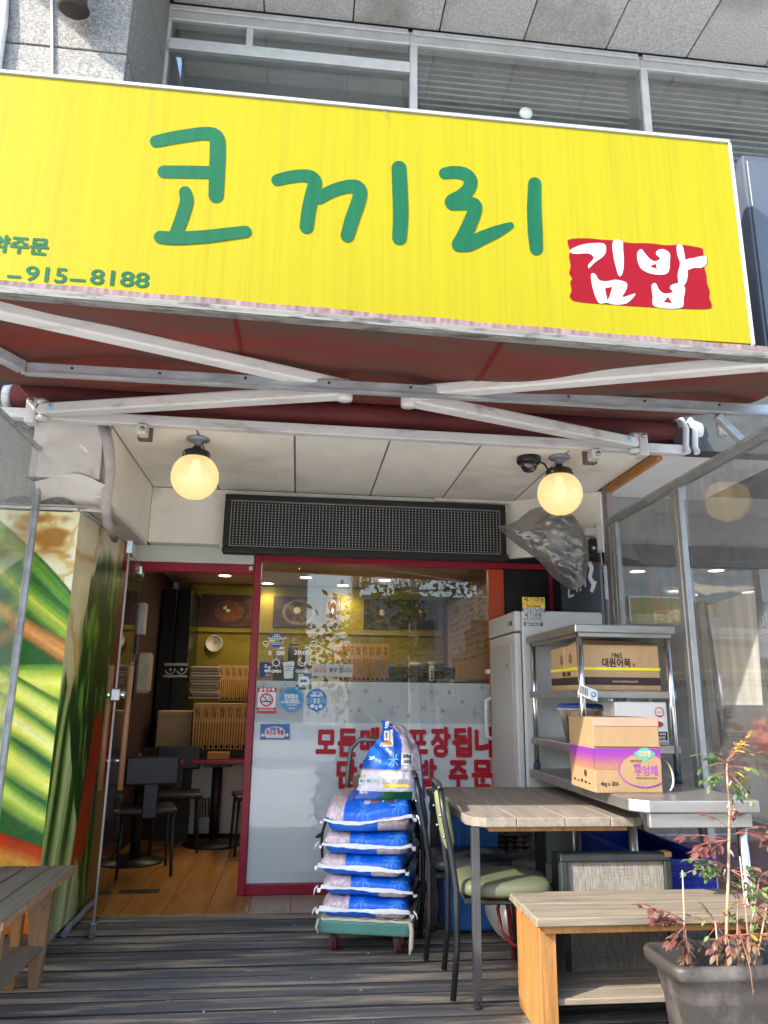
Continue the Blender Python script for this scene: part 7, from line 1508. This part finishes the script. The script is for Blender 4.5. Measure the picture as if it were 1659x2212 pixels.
def gim(seed, bg):
    def f(u, v):
        c = np.zeros((len(u), 3)) + np.array(bg)
        for k, (cx_, cy_, r_) in enumerate(((.35, .55, .26), (.62, .68, .22), (.52, .30, .0))):
            d_ = np.hypot((u - cx_) * 1.3, v - cy_); c = mixc(c, (.80, .78, .55), sst(r_, r_ - .02, d_)); c = mixc(c, (.62, .58, .30), sst(r_ * .6, r_ * .55, d_))
        n_ = fbm(u * 16, v * 12, seed); m = sst(.25, .2, np.abs(v - .25 - .3 * (u - .5))) * (u > .42); return mixc(c, mixc((.80, .62, .28), (.95, .88, .68), sst(.4, .6, n_)), m * .9)
    return f
def poster(label, Xs, quad, f, nu=50, nv=40, m=INK):
    """sheet taped to the inner face of the clear screen; quad in photo pixels BL BR TR TL"""
    c_ = [PX(x, y, Xs) for x, y in quad]; t = thing('poster', label, 'poster', c_[0]); 
    printed('poster_print', c_, nu, nv, f, m, t); return t
po = thing('menu_poster', 'pale menu poster of sliced gimbap on the next shop window', 'poster', PY(1380, 1310, 4.99)); a, b = PY(1362, 1340, 5.02), PY(1480, 1292, 5.02)
printed('poster_print', [(a.x, 5.02, a.z - .02), (b.x, 5.02, a.z - .02), (b.x, 5.02, b.z), (a.x, 5.02, b.z)], 60, 44, gim(3, (.52, .50, .47)), INK, po)
for q in ((a.x, b.x, b.z - .004, b.z + .004), (a.x - .004, a.x + .004, a.z, b.z)): MB().box(q[0], q[1], 5.016, 5.019, q[2], q[3]).build('white_border', whitepl, po)
plain = lambda col: (lambda u, v: np.zeros((len(u), 3)) + np.array(col) + (fbm(u * 3, v * 3, 5)[:, None] - .5) * .05)
XI = XS + .012
poster('blank white paper sheet with slanted top edge hung behind the side screen', XI, [(1560, 1523), (1648, 1523), (1631, 1275), (1528, 1308)], plain((.93, .92, .90)))
poster('narrow white paper strip beside the middle screen post', XI, [(1545, 1640), (1560, 1640), (1520, 1300), (1506, 1306)], plain((.74, .73, .72)))
def meat(u, v):
    n_ = fbm(u * 9, v * 9, 7, 5); c = mixc((.24, .22, .22), (.34, .31, .30), sst(.3, .7, n_)); m = sst(.42, .2, np.hypot(u - .95, v - .55)); return mixc(c, mixc((.45, .10, .10), (.75, .45, .35), sst(.45, .65, n_)), m)
mp_ = poster('dim poster of red seasoned meat behind the side screen', XI + .004, [(1550, 1655), (1659, 1655), (1659, 1532), (1535, 1532)], meat)
np_ = poster('pale blue dumpling poster at the right edge with outlined lettering', XI + .004, [(1640, 1420), (1700, 1425), (1690, 1300), (1628, 1300)], plain((.50, .54, .60)))
p = PX(1662, 1362, XI - .002); text('poster_lettering', '만두', .085, M('pale_outline', (.62, .64, .68), .5), np_, (XI - .002, p.y, p.z), xdir=(0, -1, 0), bold=.003); text('poster_lettering', '만두', .085, M('slate_letter', (.16, .18, .22), .5), np_, (XI - .003, p.y, p.z), xdir=(0, -1, 0), bold=-.001)
p = PX(1605, 1556, XI - .004); text('poster_lettering', '명란비빔젓', .045, M('brown_letter', (.16, .12, .11), .6), mp_, (XI + .001, p.y, p.z), xdir=(0, -1, 0))

# ------------------------------------------------------------------ across the street (seen as reflections in the glass)
def street_tree(label, x, y, h, r, seed, n_l=900):
    rr = random.Random(seed); t = thing('street_tree', label, 'tree', (x, y, -.27), group='street trees behind the viewer')
    tip = Vector((x + rr.uniform(-.2, .2), y, h)); b0 = Vector((x, y, -.27)); mb = MB()
    pts = [b0 + (tip - b0) * (k / 7) + Vector((rr.uniform(-.05, .05), rr.uniform(-.05, .05), 0)) * (k > 0) for k in range(8)]
    mb.tube(pts, [r * (1.15 - .115 * k) for k in range(8)], 12); ends = []
    for k in range(14):
        s = pts[rr.randint(2, 7)]; a = rr.uniform(0, 6.28); L = rr.uniform(.8, 2.0); q = [s]; d_ = Vector((math.cos(a), math.sin(a), rr.uniform(.1, .8)))
        for j in range(5): d_ = (d_ + Vector((rr.uniform(-.3, .3), rr.uniform(-.3, .3), rr.uniform(-.25, .25)))).normalized(); q.append(q[-1] + d_ * L / 5)
        mb.tube(q, [r * .28, r * .22, r * .17, r * .13, r * .09, r * .05], 6); ends += q[2:]
    mb.build('trunk', M('pale_bark', (.40, .36, .30), .85, scale=4, stretch=(3, 3, .7), col2=(.66, .61, .54), lo=.35, hi=.65, bump=.3, bscale=20), t)
    mb = MB()
    for k in range(n_l):
        e = rr.choice(ends) + Vector((rr.gauss(0, .28), rr.gauss(0, .28), rr.gauss(0, .25))); u = Vector((rr.gauss(0, 1), rr.gauss(0, 1), rr.gauss(0, 1))).normalized(); w = u.cross(Vector((rr.gauss(0, 1), rr.gauss(0, 1), rr.gauss(0, 1)))).normalized(); s = rr.uniform(.05, .11)
        mb.add([e - u * s, e + w * s * .6, e + u * s, e - w * s * .6], [(0, 1, 2, 3)])
    tag(mb.build('crown', M('autumn_leaf', (.10, .14, .03), .5, scale=2, col2=(.32, .27, .05), trans=.35), t, fix=False), kind='stuff')
street_tree('slim pale barked street tree on the pavement behind the viewer', 1.12, -3.6, 4.6, .15, 3)
street_tree('slim street tree further right along the pavement', 4.4, -4.2, 5.0, .13, 9)
street_tree('broad street tree left of the gap across the street', -3.6, -10.5, 6.5, .18, 21, 2600)
street_tree('broad street tree at the right across the street', 7.0, -11.0, 7.0, .18, 33, 2600)
street_tree('broad street tree behind the slim trunk across the street', 3.6, -13.0, 6.5, .18, 41, 2600)
ob3 = thing('opposite_block', 'plain apartment block across the street', 'building', (-18, -24, 0))
MB().box(-40, .3, -34, -24, -.27, 9).build('wall', M('beige_render', (.32, .30, .27), .8, var=.1, scale=.5), ob3)
for i in range(10):
    for j in range(3): MB().box(-38 + 3.8 * i, -36.2 + 3.8 * i, -23.99, -23.9, .9 + 2.6 * j, 2.3 + 2.6 * j).build('window', M('far_window', (.06, .07, .08), .15), ob3)
ob4 = thing('opposite_house', 'lower pale house across the street right of the gap', 'building', (12, -26, 0))
MB().box(3, 30, -34, -26, -.27, 6.2).build('wall', M('pale_render', (.42, .41, .39), .8, var=.1, scale=.5), ob4)
for i in range(6):
    for j in range(2): MB().box(5 + 4 * i, 6.6 + 4 * i, -25.99, -25.9, .9 + 2.7 * j, 2.3 + 2.7 * j).build('window', _mats['far_window'], ob4)
for q in list(bpy.data.objects):
    if q.type == 'MESH' and q.parent is None and 'label' not in q and 'kind' not in q: print('UNTAGGED', q.name)
print('objects', len(bpy.data.objects), 'leaves', nleaf[0])
